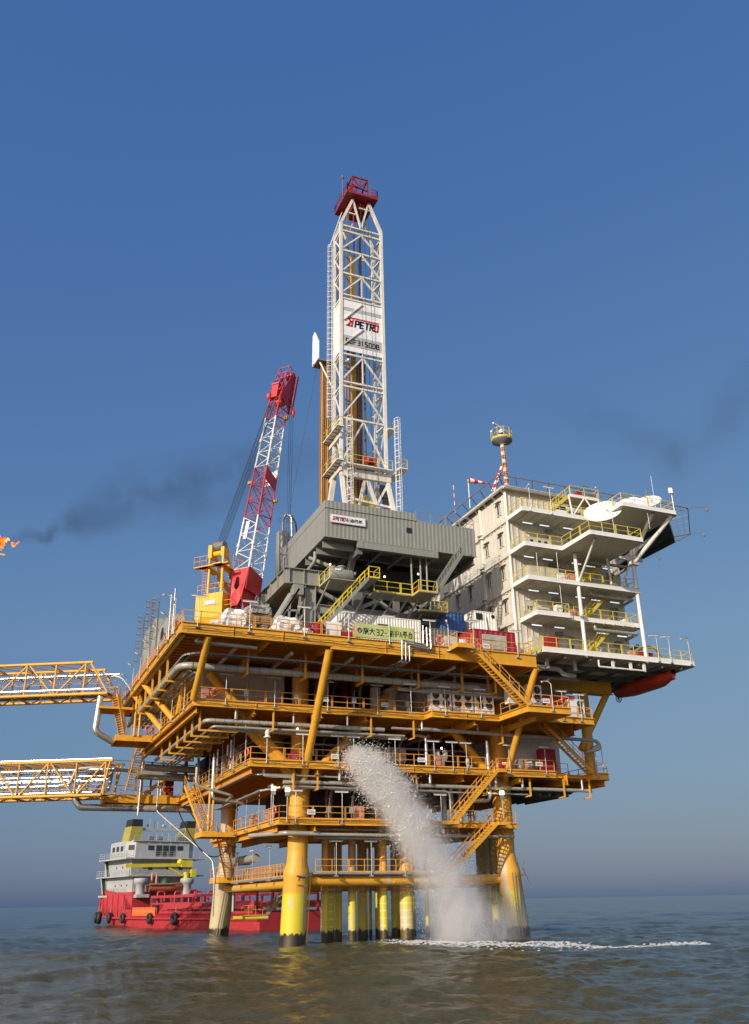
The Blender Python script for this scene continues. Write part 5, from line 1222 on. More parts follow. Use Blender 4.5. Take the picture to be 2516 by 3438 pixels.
build(MB().box(29.2, -7.6, 43.52, 29.9, -7.0, 44.5), 'foam_tank', RED, t); build(MB().path([(30.3, -7.2, 43.5), (30.3, -7.2, 44.6), (30.6, -7.2, 45.1), (30.2, -7.4, 45.5), (31.0, -7.5, 45.3)], .06, 6, .2), 'monitor_pipe', GREYD, t)
build(MB().box(30.2, -8.2, 43.55, 31.2, -7.8, 44.2), 'control_box', GREYD, t)
# lamps and balcony fittings
for i, (x, z) in enumerate(((22.9, 40.0), (25.0, 40.0), (28.0, 40.1), (22.7, 36.1), (25.0, 36.1), (28.6, 36.1), (22.9, 32.4), (25.3, 32.4), (28.6, 32.3), (22.9, 28.7), (25.6, 28.7), (30.4, 36.0), (32.6, 36.0), (30.6, 32.2), (33.0, 32.2), (30.8, 28.6), (33.4, 28.5))):
    lv = {40: 'topmost', 36: 'second highest', 32: 'middle', 28: 'second lowest'}[int(z)]
    k = [j for j in range(i + 1) if True]
    hanglamp((x, -6.9, z), 'hanging tube lamp under the %s balcony, %.0f paces from its left end' % (lv, (x - 20) / 1.0))
for (x, y, z, w, h, mat, lab, nm) in ((23.3, -6.2, FL[4], 2.2, 1.25, CONTR, 'dark red cabinet on the topmost balcony', 'red_cabinet'), (29.5, -6.2, FL[4], .9, 1.2, RED, 'red cabinet under the roof platform', 'red_cabinet'), (30.2, -8.0, FL[4], 1.1, .9, PINK, 'pink box beside the big white dish on the topmost balcony', 'pink_box'),
                                  (26.7, -8.0, FL[2], 1.05, 1.0, PINK, 'pink box beside the balcony column on the middle level', 'pink_box'), (27.0, -7.4, FL[1], 1.1, .95, PINK, 'pink box on the second lowest balcony', 'pink_box'), (33.6, -7.9, FL[0], .75, .8, PINK, 'pink box on the lowest accommodation deck', 'pink_box'),
                                  (24.2, -6.6, FL[0], 1.3, 1.85, RED, 'tall red cabinet on the lowest accommodation deck', 'red_cabinet'), (34.4, -7.9, FL[0], 1.9, .75, RED, 'low red foam box by the lifeboat end', 'red_cabinet'), (22.6, -6.2, FL[0], 1.2, 1.7, MODW, 'cream cabinet at the left of the lowest accommodation deck', 'cream_cabinet'),
                                  (25.6, -8.1, FL[2], .5, .9, WHITE2, 'small white box on the middle balcony left of the pink box', 'white_box'), (26.0, -7.6, FL[1], .6, .5, WHITE2, 'small white box on the second lowest balcony', 'white_box'), (22.5, -7.0, FL[2], 3.6, 1.75, MODW, 'long cream locker with bolts behind the middle balcony railing', 'cream_cabinet'),
                                  (22.6, -6.6, FL[3], 3.2, 1.5, MODW, 'cream air unit with dark vents on the second highest balcony', 'cream_cabinet'), (32.6, -7.6, FL[2], .5, .7, WHITE2, 'white crate on the right end of the middle balcony', 'white_box'), (33.6, -7.3, FL[1], .6, .6, WHITE2, 'white crate on the right end of the second lowest balcony', 'white_box'), (24.9, -7.8, FL[1] + .3, .6, .8, TARP, 'white bucket box hung on the second lowest balcony railing', 'white_box'),
                                  (23.4, -6.3, FL[1], 1.6, 1.2, MODW, 'cream unit with dark windows on the second lowest balcony', 'cream_cabinet'), (25.6, -8.3, FL[4] + .0, 1.5, 1.1, WHITE2, 'white machine with a round fan on the topmost balcony', 'white_box')):
    t = thing(nm, lab, nm.replace('_', ' ').split()[-1], (x, y, z), 'boxes and cabinets on the balconies')
    build(MB().box(x, y, z + .01, x + w, y + .7, z + h), 'body', mat, t)
    m = MB().box(x + .05, y - .012, z + .08, x + w / 2 - .02, y - .001, z + h - .06); m.box(x + w / 2 + .02, y - .012, z + .08, x + w - .05, y - .001, z + h - .06); build(m, 'doors', mat, t)
    if 'dark vents' in lab or 'dark windows' in lab or 'round fan' in lab:
        v = MB()
        for k in (.25, .55, .8): v.box(x + w * k - .18, y - .03, z + h * .4, x + w * k + .18, y - .014, z + h * .8)
        build(v, 'vents', DARK, t)
for x, z, lab in ((27.4, FL[0], 'a'), (26.6, FL[1], 'b'), (26.6, FL[2], 'c'), (25.4, FL[3], 'd'), (22.8, FL[1], 'e')):
    o = build(MB().box(x, YF - .07, z + .05, x + .95, YF - .045, z + 2.05), 'door', SIGNG if lab != 'e' else CREAMU, LQ)
    build(MB().box(x + .15, YF - .085, z + 1.1, x + .8, YF - .072, z + 1.5), 'door_sign', SIGNBL, o)
    build(MB().box(x - .06, YF - .12, z + 2.06, x + 1.01, YF - .03, z + 2.12), 'door_hood', CREAM, LQ)
for z in (39.8, 35.9, 32.0, 28.3):
    m = MB().tube((25.7, YF - .7, z), (26.5, YF - .7, z + .05), .22, 10); m.path([(26.4, YF - .5, z), (28.0, YF - .3, z - .05), (28.6, YF - .3, z - .35), (29.4, YF - .3, z - .3), (30, YF - .3, z + .1)], .05, 6); m.bar((26.3, YF - .7, z - .1), (26.1, YF - .05, z - .8), .06, .06)
    build(m, 'extractor_duct', GREYD, LQ)
    m = MB().tube((33.2, YF - .6, z - .3), (34.0, YF - .6, z - .25), .22, 10); m.path([(34, YF - .4, z - .3), (34.1, YF - .1, z - 1.2), (34.1, YF - .1, z - 2.5)], .06, 6); m.bar((33.7, YF - .6, z - .4), (33.5, YF - .05, z - 1.2), .07, .07)
    build(m, 'extractor_duct', GREYD, LQ)
for z in (36.2, 32.5, 28.7):
    m = MB().path([(29.5, YB + .8, z + .7), (29.5, YB + .8, z), (34.9, YB + .8, z), (35.2, -4, z - .1)], .16, 8, .2); build(m, 'balcony_pipe', PIPE, LQ)
m = MB().path([(29.0, -8.2, 25.3), (29.0, -8.2, 24.6), (34.6, -8.2, 24.6)], .1, 8, .15)
for x in (30.6, 32.8, 34.5): m.box(x, -8.25, 24.5, x + .3, -8.1, 25.4)
build(m, 'underdeck_pipe', WHITE, LQ)
m = MB().path([(21.6, -6.5, 24.5), (25.5, -6.2, 24.5), (26.0, -6.2, 24.0), (27.5, -6, 24.0)], .25, 10, .3); m.path([(22, -3, 24.4), (30, -3, 24.4)], .2, 8); m.path([(24, -5.5, 24.6), (24, 3, 24.6)], .15, 8)
for x in (23.5, 26.8): m.box(x, -7.0, 24.3, x + .35, -6.8, 25.4)
build(m, 'underdeck_pipe', PIPE, LQ)
m = MB()
for y in (-5, -2, 1): m.ibeam((22.5, y, 25.38), (40.9, y, 25.38), .4, .2)
for x in (25, 28, 31, 34, 37, 39.5): m.ibeam((x, -8.3, 25.4), (x, 4.8, 25.4), .3, .16)
build(m, 'underdeck_beams', GREYD, LQ)
for x in (36.4, 38.0, 40.6): polelamp((x, YB - .2, FL[0] - .1), math.radians(15 * (x > 40)), ('left', 'middle', 'right')[[36.4, 38.0, 40.6].index(x)] + ' of three lamps on the lifeboat end of the accommodation deck', h=2.6, arm=.3, tilt=.1)
polelamp((22.4, YB - .1, FL[4] - .1), math.radians(70), 'lamp at the left end of the topmost balcony', h=2.6, tilt=.1)
polelamp((25.0, YB - .1, FL[4] - .1), 0, 'lamp on the topmost balcony left of the roof stair', h=2.9)
polelamp((33.0, -6.2, 43.0), math.radians(60), 'lamp behind the big white dish at the helideck edge', h=3.0, tilt=.2)
t = thing('floodlight', 'unlit floodlight on a pole at the right corner of the dish platform', 'floodlight', (37.5, -13.1, FL[4]))
build(MB().tube((37.5, -13.1, FL[4]), (37.5, -13.1, FL[4] + 2.0), .07, 8), 'pole', GALV, t); build(MB().obox((37.4, -13.2, FL[4] + 2.35), (.18, .1, 0), (-.1, .18, .05), (0, 0, .3)), 'lamp_head', TUBE, t)
# dishes
def dish(c, r, nrm, lab, feed=True, depth=.26):
    c = V(c); n_ = V(nrm).normalized(); t = thing('satellite_dish', lab, 'satellite dish', c, 'satellite dishes on the accommodation block')
    prof = [(r * k / 12, -depth * r + depth * r * (k / 12) ** 2) for k in range(13)]
    m = MB().lathe([(.01, prof[0][1])] + prof[1:] + [(r * 1.01, .03), (r * 1.01, -.02)] + [(p[0], p[1] - .05) for p in prof[::-1][1:-1]] + [(.01, prof[0][1] - .05)], c, n_, 40)
    build(m, 'reflector', WHITE2, t)
    if feed:
        f = MB(); a = n_.orthogonal().normalized(); b = n_.cross(a)
        fp = c + n_ * r * .75
        for k in range(3):
            q = 2 * math.pi * k / 3; e = (a * math.cos(q) + b * math.sin(q)) * r * .45
            f.bar(c + e - n_ * depth * r * .8, fp, .04, .04)
        f.lathe([(.14, 0), (.18, .1), (.09, .32)], fp, n_, 10); f.torus(fp - n_ * .25, n_, .3, .02, 16, 5)
        build(f, 'feed_horn', GALV, t)
    return t
d1 = dish((29.7, -11.0, 40.75), 2.0, (-.55, -.57, .61), 'largest bright white satellite dish over the jutting fourth floor platform', depth=.2)
build(MB().tube((30.0, -10.2, FL[3]), (30.0, -10.3, 40.2), .16, 10).tube((31.4, -9.9, FL[3] + .1), (30.2, -10.3, 40.0), .06, 6).tube((30.0, -10.1, 38.4), (31.5, -9.9, 40.2), .06, 6), 'pedestal', GALV, d1)
d2 = dish((34.3, -9.8, 42.85), 1.35, (-.56, -.52, .64), 'middle satellite dish half hidden behind the largest one', depth=.2)
build(MB().tube((34.5, -9.3, FL[4]), (34.5, -9.4, 42.4), .12, 10), 'pedestal', GALV, d2)
d3 = dish((37.0, -9.9, 43.5), 1.4, (-.50, -.52, .69), 'right satellite dish above the topmost platform railing', depth=.2)
build(MB().tube((37.4, -9.4, FL[4]), (37.4, -9.5, 43.2), .12, 10), 'pedestal', GALV, d3)
for x, y, z0, z1, lab in ((29.0, -13.3, 37.1, 40.0, 'thin dark whip antenna at the dish platform corner'), (34.0, -12.9, 38.6, 41.6, 'thin pale rod hanging below the dish platform'), (36.0, -12.0, 41.1, 45.5, 'thin whip antenna right of the satellite dishes'), (22.9, -8.0, 33.5, 36.9, 'thin pale downpipe at the left of the balconies'), (25.2, -8.3, 30.0, 36.7, 'long thin pale rod hanging down in front of two balconies')):
    single(MB().tube((x, y, z0), (x, y, z1), .035, 6), 'thin_rod', GALV, lab, 'rod', 'thin rods and whips on the accommodation block')
# lifeboat
t = thing('lifeboat', 'long red enclosed lifeboat hung under the accommodation deck end', 'lifeboat', (39.2, -2.7, 24.5))
secs = []
for k in range(15):
    s = k / 14; y = -7.3 + 9.6 * s
    w = 1.25 * min(1, (math.sin(math.pi * min(1, s * 2.2 + .16) / 2) if s < .5 else 1 - .35 * max(0, (s - .6) / .4) ** 2)); zb = 23.95 + .5 * max(0, .22 - s) / .22 + .25 * max(0, s - .75) / .25; zt = 25.3 - .25 * max(0, .15 - s) / .15
    secs.append([(39.2 - w * .35, y, zb), (39.2 - w * .8, y, zb + .3), (39.2 - w, y, zb + .75), (39.2 - w * .9, y, zt - .2), (39.2 - w * .5, y, zt), (39.2 + w * .5, y, zt), (39.2 + w * .9, y, zt - .2), (39.2 + w, y, zb + .75), (39.2 + w * .8, y, zb + .3), (39.2 + w * .35, y, zb)])
def loft(secs, closed=True):
    m = MB(); n = len(secs[0]); vs = [p for s in secs for p in s]
    fs = [(i * n + k, (i + 1) * n + k, (i + 1) * n + (k + 1) % n, i * n + (k + 1) % n) for i in range(len(secs) - 1) for k in range(n if closed else n - 1)]
    m.add(vs, fs, True); m.add(secs[0], [tuple(range(n))]); m.add(secs[-1], [tuple(range(n))[::-1]])
    return m
LBR = paint('lifeboat_red', (.52, .045, .02), .4, (.25, .04, .02), .2)
build(loft(secs), 'hull', LBR, t)
m = MB().torus((39.2, 2.4, 24.1), (0, 1, 0), .38, .045, 16, 6)
for k in range(3): a = k * math.pi / 3; m.bar((39.2 - .36 * math.cos(a), 2.4, 24.1 - .36 * math.sin(a)), (39.2 + .36 * math.cos(a), 2.4, 24.1 + .36 * math.sin(a)), .1, .04)
build(m, 'propeller', GREYD, t)
build(MB().box(37.85, -6, 24.66, 37.93, 1.5, 24.74).box(40.47, -6, 24.66, 40.55, 1.5, 24.74), 'rubbing_strake', LBR, t)
t = thing('lifeboat_davit', 'yellow lifeboat davit arms at the right end of the accommodation deck', 'davit', (37.5, -4, FL[0]))
for i, y in enumerate((-5.0, 1.0)):
    m = MB().path([(36.6, y, FL[0]), (36.8, y, FL[0] + 1.6), (37.6, y, FL[0] + 2.2), (39.2, y, FL[0] + 2.3), (39.8, y, FL[0] + 1.2), (39.6, y, FL[0])], .17, 8, .3); build(m, 'davit_arm', CRY, t)
build(MB().bar((36.9, -5, FL[0] + 2.3), (39.0, 1, FL[0] + 2.6), .25, .3).bar((36.2, -5.4, FL[0] + 1.4), (36.6, 1, FL[0] + 1.9), .4, .35), 'cross_beam', BROWNY, t)
# radar mast, windsock
def bandmat(name, L, c1, c2, ax=2):
    m, nt, b = newmat(name); g = nt.nodes.new('ShaderNodeNewGeometry'); s = nt.nodes.new('ShaderNodeSeparateXYZ'); nt.links.new(g.outputs['Position'], s.inputs[0])
    d = N(nt, 'ShaderNodeMath', operation='DIVIDE'); nt.links.new(s.outputs[ax], d.inputs[0]); d.inputs[1].default_value = L
    f = N(nt, 'ShaderNodeMath', operation='FRACT'); nt.links.new(d.outputs[0], f.inputs[0])
    nt.links.new(ramp(nt, f.outputs[0], [(0, c1), (.5, c2)], 'CONSTANT'), b.inputs['Base Color']); b.inputs['Roughness'].default_value = .45; return m
BANDM = bandmat('red_white_bands', 1.02, (.78, .76, .72), (.50, .03, .03))
t = thing('radar_mast', 'red and white banded radar mast with a yellow railed basket on top', 'mast', (23.2, -3.0, 45.1))
build(MB().tube((23.2, -3.0, 45.1), (23.0, -3.0, 51.4), .28, 14, .24), 'banded_pole', BANDM, t)
build(MB().tube((22.2, -1.0, 45.0), (22.95, -2.9, 48.9), .13, 10), 'banded_prop', BANDM, t); build(MB().tube((20.9, -3.4, 44.9), (22.9, -3.05, 49.0), .13, 10), 'banded_prop', BANDM, t)
m = MB().lathe([(.25, 51.3), (.3, 51.35), (1.2, 51.75), (1.22, 51.95), (.01, 51.95)], (23.0, -3.0, 0), Z, 10); build(m, 'basket_floor', GREYD, t)
m = MB().torus((23, -3, 53.2), Z, 1.2, .035, 12, 5).torus((23, -3, 52.6), Z, 1.2, .03, 12, 5); m.lathe([(1.21, 51.95), (1.23, 52.15)], (23, -3, 0), Z, 10)
for k in range(10): a = 2 * math.pi * k / 10; m.bar((23 + 1.2 * math.cos(a), -3 + 1.2 * math.sin(a), 51.9), (23 + 1.2 * math.cos(a), -3 + 1.2 * math.sin(a), 53.2), .06, .06)
build(m, 'basket_rail', LEM, t)
m = MB().tube((23, -3, 51.9), (23, -3, 52.9), .17, 10); build(m, 'radar_pedestal', RED, t)
m = MB().lathe([(.26, 52.9), (.3, 53.1), (.2, 53.35), (.01, 53.4)], (23, -3, 0), Z, 12); m.bar((21.7, -3.5, 53.75), (24.2, -2.5, 53.5), .16, .22); m.tube((23, -3, 53.3), (23, -3, 53.7), .08, 8); build(m, 'radar_scanner', WHITE2, t)
build(MB().bar((21.5, -3.4, 52.6), (21.9, -3.3, 52.6), .05, .05).ball((21.45, -3.4, 52.6), .16), 'wind_sensor', WHITE2, t)
m = MB()
for s in (-1, 1): m.bar((22.85 + s * .18, -3.35, 45.5), (22.75 + s * .18, -3.35, 51.3), .03, .03)
for k in range(20): m.bar((22.65, -3.36, 45.7 + k * .28), (23.05, -3.36, 45.7 + k * .28), .02, .02)
for k in range(8): m.torus((22.85, -3.55, 46.2 + k * .7), Z, .34, .02, 12, 4)
build(m, 'mast_ladder', LEM, t)
t = thing('windsock', 'red and white windsock on a pole left of the radar mast', 'windsock', (20.6, 1.2, 45.0))
build(MB().tube((20.6, 1.2, 44.6), (20.6, 1.2, 48.4), .06, 8), 'pole', WHITE2, t)
SOCK = bandmat('windsock_cloth', .92, (.55, .03, .04), (.75, .73, .72), 0)
m = MB().tube((20.6, 1.2, 48.3), (22.5, .6, 48.0), .34, 12, .12); build(m, 'sock', SOCK, t)
single(MB().tube((19.8, 3.4, 44.8), (19.8, 3.4, 48.6), .05, 6), 'banded_rod', BANDM, 'thin red and white banded rod left of the windsock', 'rod')
# ------------------------------------------------------------------ drill floor house and its skid base
HX0, HX1, HY0, HY1, HZ0, HZ1 = .1, 16.62, -6.5, 9.4, 35.5, 38.45
H = thing('drill_floor_house', 'big grey corrugated drill floor house with signboard and square opening', 'drill house', (HX0, HY0, HZ0))
m = MB().box(HX0 + .03, HY0 + .06, HZ0 + .02, HX1 - .06, HY1, HZ1)
corrug(m, HX0 + .02, HX1 - .02, HY0 + .05, HZ0 + .02, HZ1, .42, .022)
corrug(m, HX0 + .02, 9.9, HY0 + .052, HZ1 + .04, 39.3, .42, .022); m.box(HX0, HY0 + .03, HZ1 + .005, 9.9, HY0 + .09, HZ1 + .035)
m.box(9.85, HY0, HZ1 + .005, 9.95, HY0 + .1, 39.3); m.box(HX0, HY0 + .08, HZ1 + .005, HX0 + .06, HY1, 39.3)
m.box(HX0 - .02, HY0 - .03, HZ0 - .08, HX1 + .02, HY0 + .1, HZ0 + .01)
build(m, 'wall', GREY, H)
build(MB().box(HX0 - .01, HY0 - .012, HZ1 + .002, 9.9, HY0 + .028, HZ1 + .03), 'joint_line', DARK, H)
o = build(MB().box(8.75, HY0 - .03, 37.05, 9.33, HY0 - .01, 37.6), 'opening', DARK, H)
m = MB().box(3.5, HY0 - .01, 34.8, 12.2, HY0 + .3, HZ0 - .09); m.box(3.5, HY0 - .05, 34.78, 4.05, HY0 - .011, HZ0); m.box(11.65, HY0 - .05, 34.78, 12.2, HY0 - .011, HZ0); m.box(3.5, HY0 - .06, 34.72, 12.2, HY0 + .4, 34.78)
build(m, 'floor_beam', GREY, H)
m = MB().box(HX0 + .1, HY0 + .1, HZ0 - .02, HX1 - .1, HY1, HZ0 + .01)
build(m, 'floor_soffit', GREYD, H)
for y in (-5.2, -3.4, 0, 3, 6): build(MB().ibeam((HX0 + .2, y, HZ0 - .05), (3.6, y, HZ0 - .05), .7, .3), 'floor_girder', GREY, H)
for x in (3.8, 6.2, 8.6, 11.9, 16.4): build(MB().ibeam((x, HY0 + .3, HZ0 - .05), (x, HY1, HZ0 - .05), .75, .35), 'floor_girder', GREYD, H)
for y in (-3.2, .5, 4): build(MB().ibeam((4, y, HZ0 - .1), (16.3, y, HZ0 - .1), .6, .3), 'floor_girder', GREYD, H)
build(MB().prism([(3.6, -6.2, 34.8), (3.6, -4, 34.8), (3.6, -1.5, 32.0), (3.6, -2.2, 32.0), (3.6, -4.6, 34.2), (3.6, -6.2, 34.2)], (.5, 0, 0)), 'knee_bracket', GREYD, H)
m = MB().path([(.4, -1, 35.2), (3.2, -3, 33.4), (4.5, -3.4, 33.2)], .22, 8); m.path([(.5, -2.5, 35.3), (.5, -2.5, 34.3), (.1, -1, 33.6), (-1, 1.5, 33.2)], .2, 8, .6); build(m, 'mud_pipe', GREY, H)
rail('roof_railing', [(9.9, HY0 + .05, HZ1), (16.5, HY0 + .05, HZ1), (16.5, 2, HZ1)], GREY, 'grey railing on the roof of the drill floor house', h=1.15, step=1.75)
for i, (x, y, z) in enumerate(((1.9, -3.0, 34.0), (8.0, -2.5, 33.6), (10.9, -4.4, 33.6))):
    single(MB().ball((x, y, z), .09), 'lit_bulb', BULB, ('left', 'middle', 'right')[i] + ' of three lit bulbs under the drill floor house', 'lamp', 'lit bulbs under the drill house')
# signboard with lettering
def strokes(t, name, mat, o, ux, uz, segs, w, d=.012, nrm=(0, -1, 0), lift=.0):
    """brush strokes in sign space (x right, y up)"""
    o = V(o); ux = V(ux); uz = V(uz); n = V(nrm); m = MB()
    for sg in segs:
        ww = sg[4] if len(sg) > 4 else w
        a = o + ux * sg[0] + uz * sg[1] + n * lift; b = o + ux * sg[2] + uz * sg[3] + n * lift; dd = (b - a).normalized()
        m.bar(a - dd * ww * .35, b + dd * ww * .35, d, ww, n.cross(dd))
    return build(m, name, mat, t)
LET = {'P': [(0, 0, 0, 1), (0, 1, .6, 1), (.6, 1, .6, .5), (.6, .5, 0, .5)], 'E': [(0, 0, 0, 1), (0, 1, .6, 1), (0, .5, .5, .5), (0, 0, .6, 0)], 'T': [(.33, 0, .33, 1), (0, 1, .66, 1)],
       'R': [(0, 0, 0, 1), (0, 1, .6, 1), (.6, 1, .6, .5), (.6, .5, 0, .5), (.25, .5, .65, 0)], 'O': [(0, 0, 0, 1), (0, 1, .6, 1), (.6, 1, .6, 0), (.6, 0, 0, 0)],
       'S': [(.6, 1, 0, 1), (0, 1, 0, .5), (0, .5, .6, .5), (.6, .5, .6, 0), (.6, 0, 0, 0)], 'J': [(.55, 1, .55, 0), (.55, 0, .05, 0), (.05, 0, 0, .3)], 'F': [(0, 0, 0, 1), (0, 1, .6, 1), (0, .5, .5, .5)],
       '3': [(0, 1, .6, 1), (.6, 1, .6, 0), (.6, 0, 0, 0), (.1, .5, .6, .5)], '1': [(.3, 0, .3, 1), (.3, 1, .12, .8)], '5': [(.6, 1, 0, 1), (0, 1, 0, .52), (0, .52, .6, .52), (.6, .52, .6, 0), (.6, 0, 0, 0)], '0': [(0, 0, 0, 1), (0, 1, .6, 1), (.6, 1, .6, 0), (.6, 0, 0, 0)],
       'D': [(0, 0, 0, 1), (0, 1, .42, 1), (.42, 1, .62, .75), (.62, .75, .62, .25), (.62, .25, .42, 0), (.42, 0, 0, 0)], 'B': [(0, 0, 0, 1), (0, 1, .55, 1), (.55, 1, .55, .52), (0, .52, .62, .52), (.62, .52, .62, 0), (.62, 0, 0, 0)],
       '2': [(0, 1, .6, 1), (.6, 1, .6, .5), (.6, .5, 0, 0), (0, 0, .6, 0)], '-': [(.05, .5, .5, .5)], 'W': [(0, 1, .15, 0), (.15, 0, .32, .7), (.32, .7, .5, 0), (.5, 0, .65, 1)], 'H': [(0, 0, 0, 1), (.6, 0, .6, 1), (0, .5, .6, .5)], 'A': [(0, 0, .32, 1), (.32, 1, .64, 0), (.12, .35, .52, .35)],
       # Chinese characters on the banner and signboard
       'lv': [(.15, 1, .25, .88), (0, .8, .45, .8), (.22, .8, .02, .02), (.2, .5, .42, .5), (.42, .5, .38, .05), (.55, 1, .48, .8), (.5, .85, 1, .85), (.5, .62, .95, .68), (.58, .62, .5, .0), (.75, .65, .98, 0), (.58, .3, .95, .5)],
       'da': [(0, .65, 1, .65), (.5, 1, .48, .6), (.48, .6, .05, 0), (.5, .6, .97, 0)],
       'ping': [(.08, .95, .92, .95), (.3, .85, .22, .6), (.7, .85, .8, .6), (0, .47, 1, .47), (.5, .95, .5, 0)],
       'tai': [(.45, 1, .15, .62), (.15, .62, .85, .66), (.65, .82, .9, .56), (.18, .42, .82, .42), (.18, .42, .18, 0), (.82, .42, .82, 0), (.18, .02, .82, .02)],
       'shi': [(.02, .92, .98, .92), (.45, .92, .05, .3), (.3, .52, .3, .02), (.3, .52, .88, .52), (.88, .52, .88, .02), (.3, .05, .88, .05)],
       'you': [(.05, .95, .2, .82), (0, .62, .16, .5), (.0, 0, .2, .35), (.38, .75, .38, .02), (.38, .75, .98, .75), (.98, .75, .98, .02), (.38, .4, .98, .4), (.38, .04, .98, .04), (.68, 1, .68, .04)],
       'si': [(.04, .9, .04, .04), (.04, .9, .96, .9), (.96, .9, .96, .04), (.04, .06, .96, .06), (.36, .9, .3, .4), (.64, .9, .64, .42), (.64, .42, .92, .42)],
       'ji': [(0, .72, .42, .72), (.22, 1, .22, 0), (.2, .65, .02, .25), (.24, .6, .4, .4), (.55, .9, .5, .05), (.55, .9, .85, .9), (.85, .9, .85, .1), (.85, .08, 1, .12)]}
def word(t, name, mat, o, ux, uz, chars, cw, ch, gap, w, slant=0, nrm=(0, -1, 0), lift=0.):
    segs = []; x = 0
    for c in chars:
        k = LET[c]; big = len(c) > 1; sx = cw * (1.0 if big else 1.0)
        for s in k:
            segs.append((x + s[0] * sx + slant * s[1] * ch, s[1] * ch, x + s[2] * sx + slant * s[3] * ch, s[3] * ch))
        x += (cw * (1.0 if big else .66)) + gap
    return strokes(t, name, mat, o, ux, uz, segs, w, nrm=nrm, lift=lift)
def logo(t, o, s, ux=(1, 0, 0), uz=(0, 0, 1), nrm=(0, -1, 0), lift=0.):
    """red swoosh S J with bar over black PETR and red O; s = letter height"""
    sg = [(.55, 1.18, 4.15, 1.18, .2), (.55, 1.18, .32, .98, .22), (.32, .98, .62, .66, .22), (.62, .66, .22, .06, .24), (.02, .02, .75, .02, .2), (.88, .95, .72, .08, .2)]
    strokes(t, 'red_emblem', INKR, o, ux, uz, [(a * s, b * s, c * s, d * s, e * s) for a, b, c, d, e in sg], .2 * s, nrm=nrm, lift=lift)
    word(t, 'black_lettering', INKB, V(o) + V(ux) * 1.12 * s, ux, uz, 'PETR', .66 * s, .88 * s, .2 * s, .2 * s, .12, nrm=nrm, lift=lift + .004)
    word(t, 'red_lettering', INKR, V(o) + V(ux) * 3.62 * s, ux, uz, 'O', .66 * s, .88 * s, .2 * s, .2 * s, .12, nrm=nrm, lift=lift + .004)
t = thing('company_signboard', 'white signboard with red and black emblem on the grey drill house', 'signboard', (.6, -6.6, 37))
build(MB().box(.55, -6.64, 36.95, 4.3, -6.6, 37.85), 'board', SIGNG, t); build(MB().box(.63, -6.655, 37.02, 4.22, -6.642, 37.78), 'board_face', SIGNW, t)
logo(t, (.78, -6.662, 37.2), .33, lift=0)
word(t, 'chinese_lettering', INKB, (2.22, -6.664, 37.2), (1, 0, 0), (0, 0, 1), ['shi', 'you', 'si', 'ji'], .36, .36, .09, .06)
# banner lettering
word(BAN, 'banner_lettering', INKB, (3.12, -8.586, 25.5), (1, 0, 0), (0, 0, 1), ['lv', 'da'], .5, .58, .12, .075)
word(BAN, 'banner_lettering', INKB, (4.42, -8.586, 25.5), (1, 0, 0), (0, 0, 1), '32-2', .42, .52, .13, .075)
word(BAN, 'banner_lettering', INKB, (5.78, -8.586, 25.5), (1, 0, 0), (0, 0, 1), 'WHPA', .36, .52, .08, .05)
word(BAN, 'banner_lettering', INKB, (7.05, -8.586, 25.5), (1, 0, 0), (0, 0, 1), ['ping', 'tai'], .46, .58, .1, .075)
m = MB().torus((2.75, -8.59, 25.82), (0, 1, 0), .2, .05, 18, 5); build(m, 'banner_emblem', SIGNBL, BAN)
strokes(BAN, 'banner_emblem', INKR, (2.75, -8.59, 25.82), (1, 0, 0), (0, 0, 1), [(-.12, -.15, 0, .2), (0, .2, .1, -.1), (-.25, -.02, .3, .06)], .05)
# skid base
K = thing('skid_base', 'grey plate-girder skid base with columns and braces under the drill house', 'rig substructure', (0, -3, 25.05))
for z0, z1, y in ((31.4, 32.9, -3.4),):
    m = MB().box(-2.6, y, z0, 3.0, y + .1, z1); m.box(-2.65, y - .25, z1 - .03, 3.0, y + .35, z1 + .05); m.box(-2.65, y - .25, z0 - .05, 3.0, y + .35, z0 + .03)
    for x in (-2.5, -1.0, .5, 2.0): m.box(x, y - .22, z0, x + .07, y - .002, z1)
    build(m, 'plate_girder', GREY, K)
for x, dz in ((-2.6, 0),):
    m = MB().box(x - .1, -3.4, 31.4, x, 11, 32.9); m.box(x - .35, -3.6, 31.32, x + .25, 11, 31.4); m.box(x - .35, -3.6, 32.9, x + .25, 11, 32.97)
    for y in (-3.2, -1, 1.5, 4, 7): m.box(x - .34, y, 31.4, x - .1, y + .07, 32.9)
    build(m, 'plate_girder', GREY, K)
m = MB().box(-3.4, 3.0, 30.9, -2.7, 9.5, 32.2); build(m, 'skid_shoe', GREY, K)
m = MB().box(-2.6, -3.3, 31.2, 14, 8, 31.3); build(m, 'base_soffit', GREYD, K)
for x, y in ((-.3, -3.2), (13.2, -3.2), (-.3, 6), (13.2, 6)):
    m = MB().box(x - .5, y - .03, 25.06, x + .5, y + .03, 31.35); m.box(x - .55, y - .4, 25.06, x - .5, y + .4, 31.35); m.box(x + .5, y - .4, 25.06, x + .55, y + .4, 31.35); build(m, 'column', GREY, K)
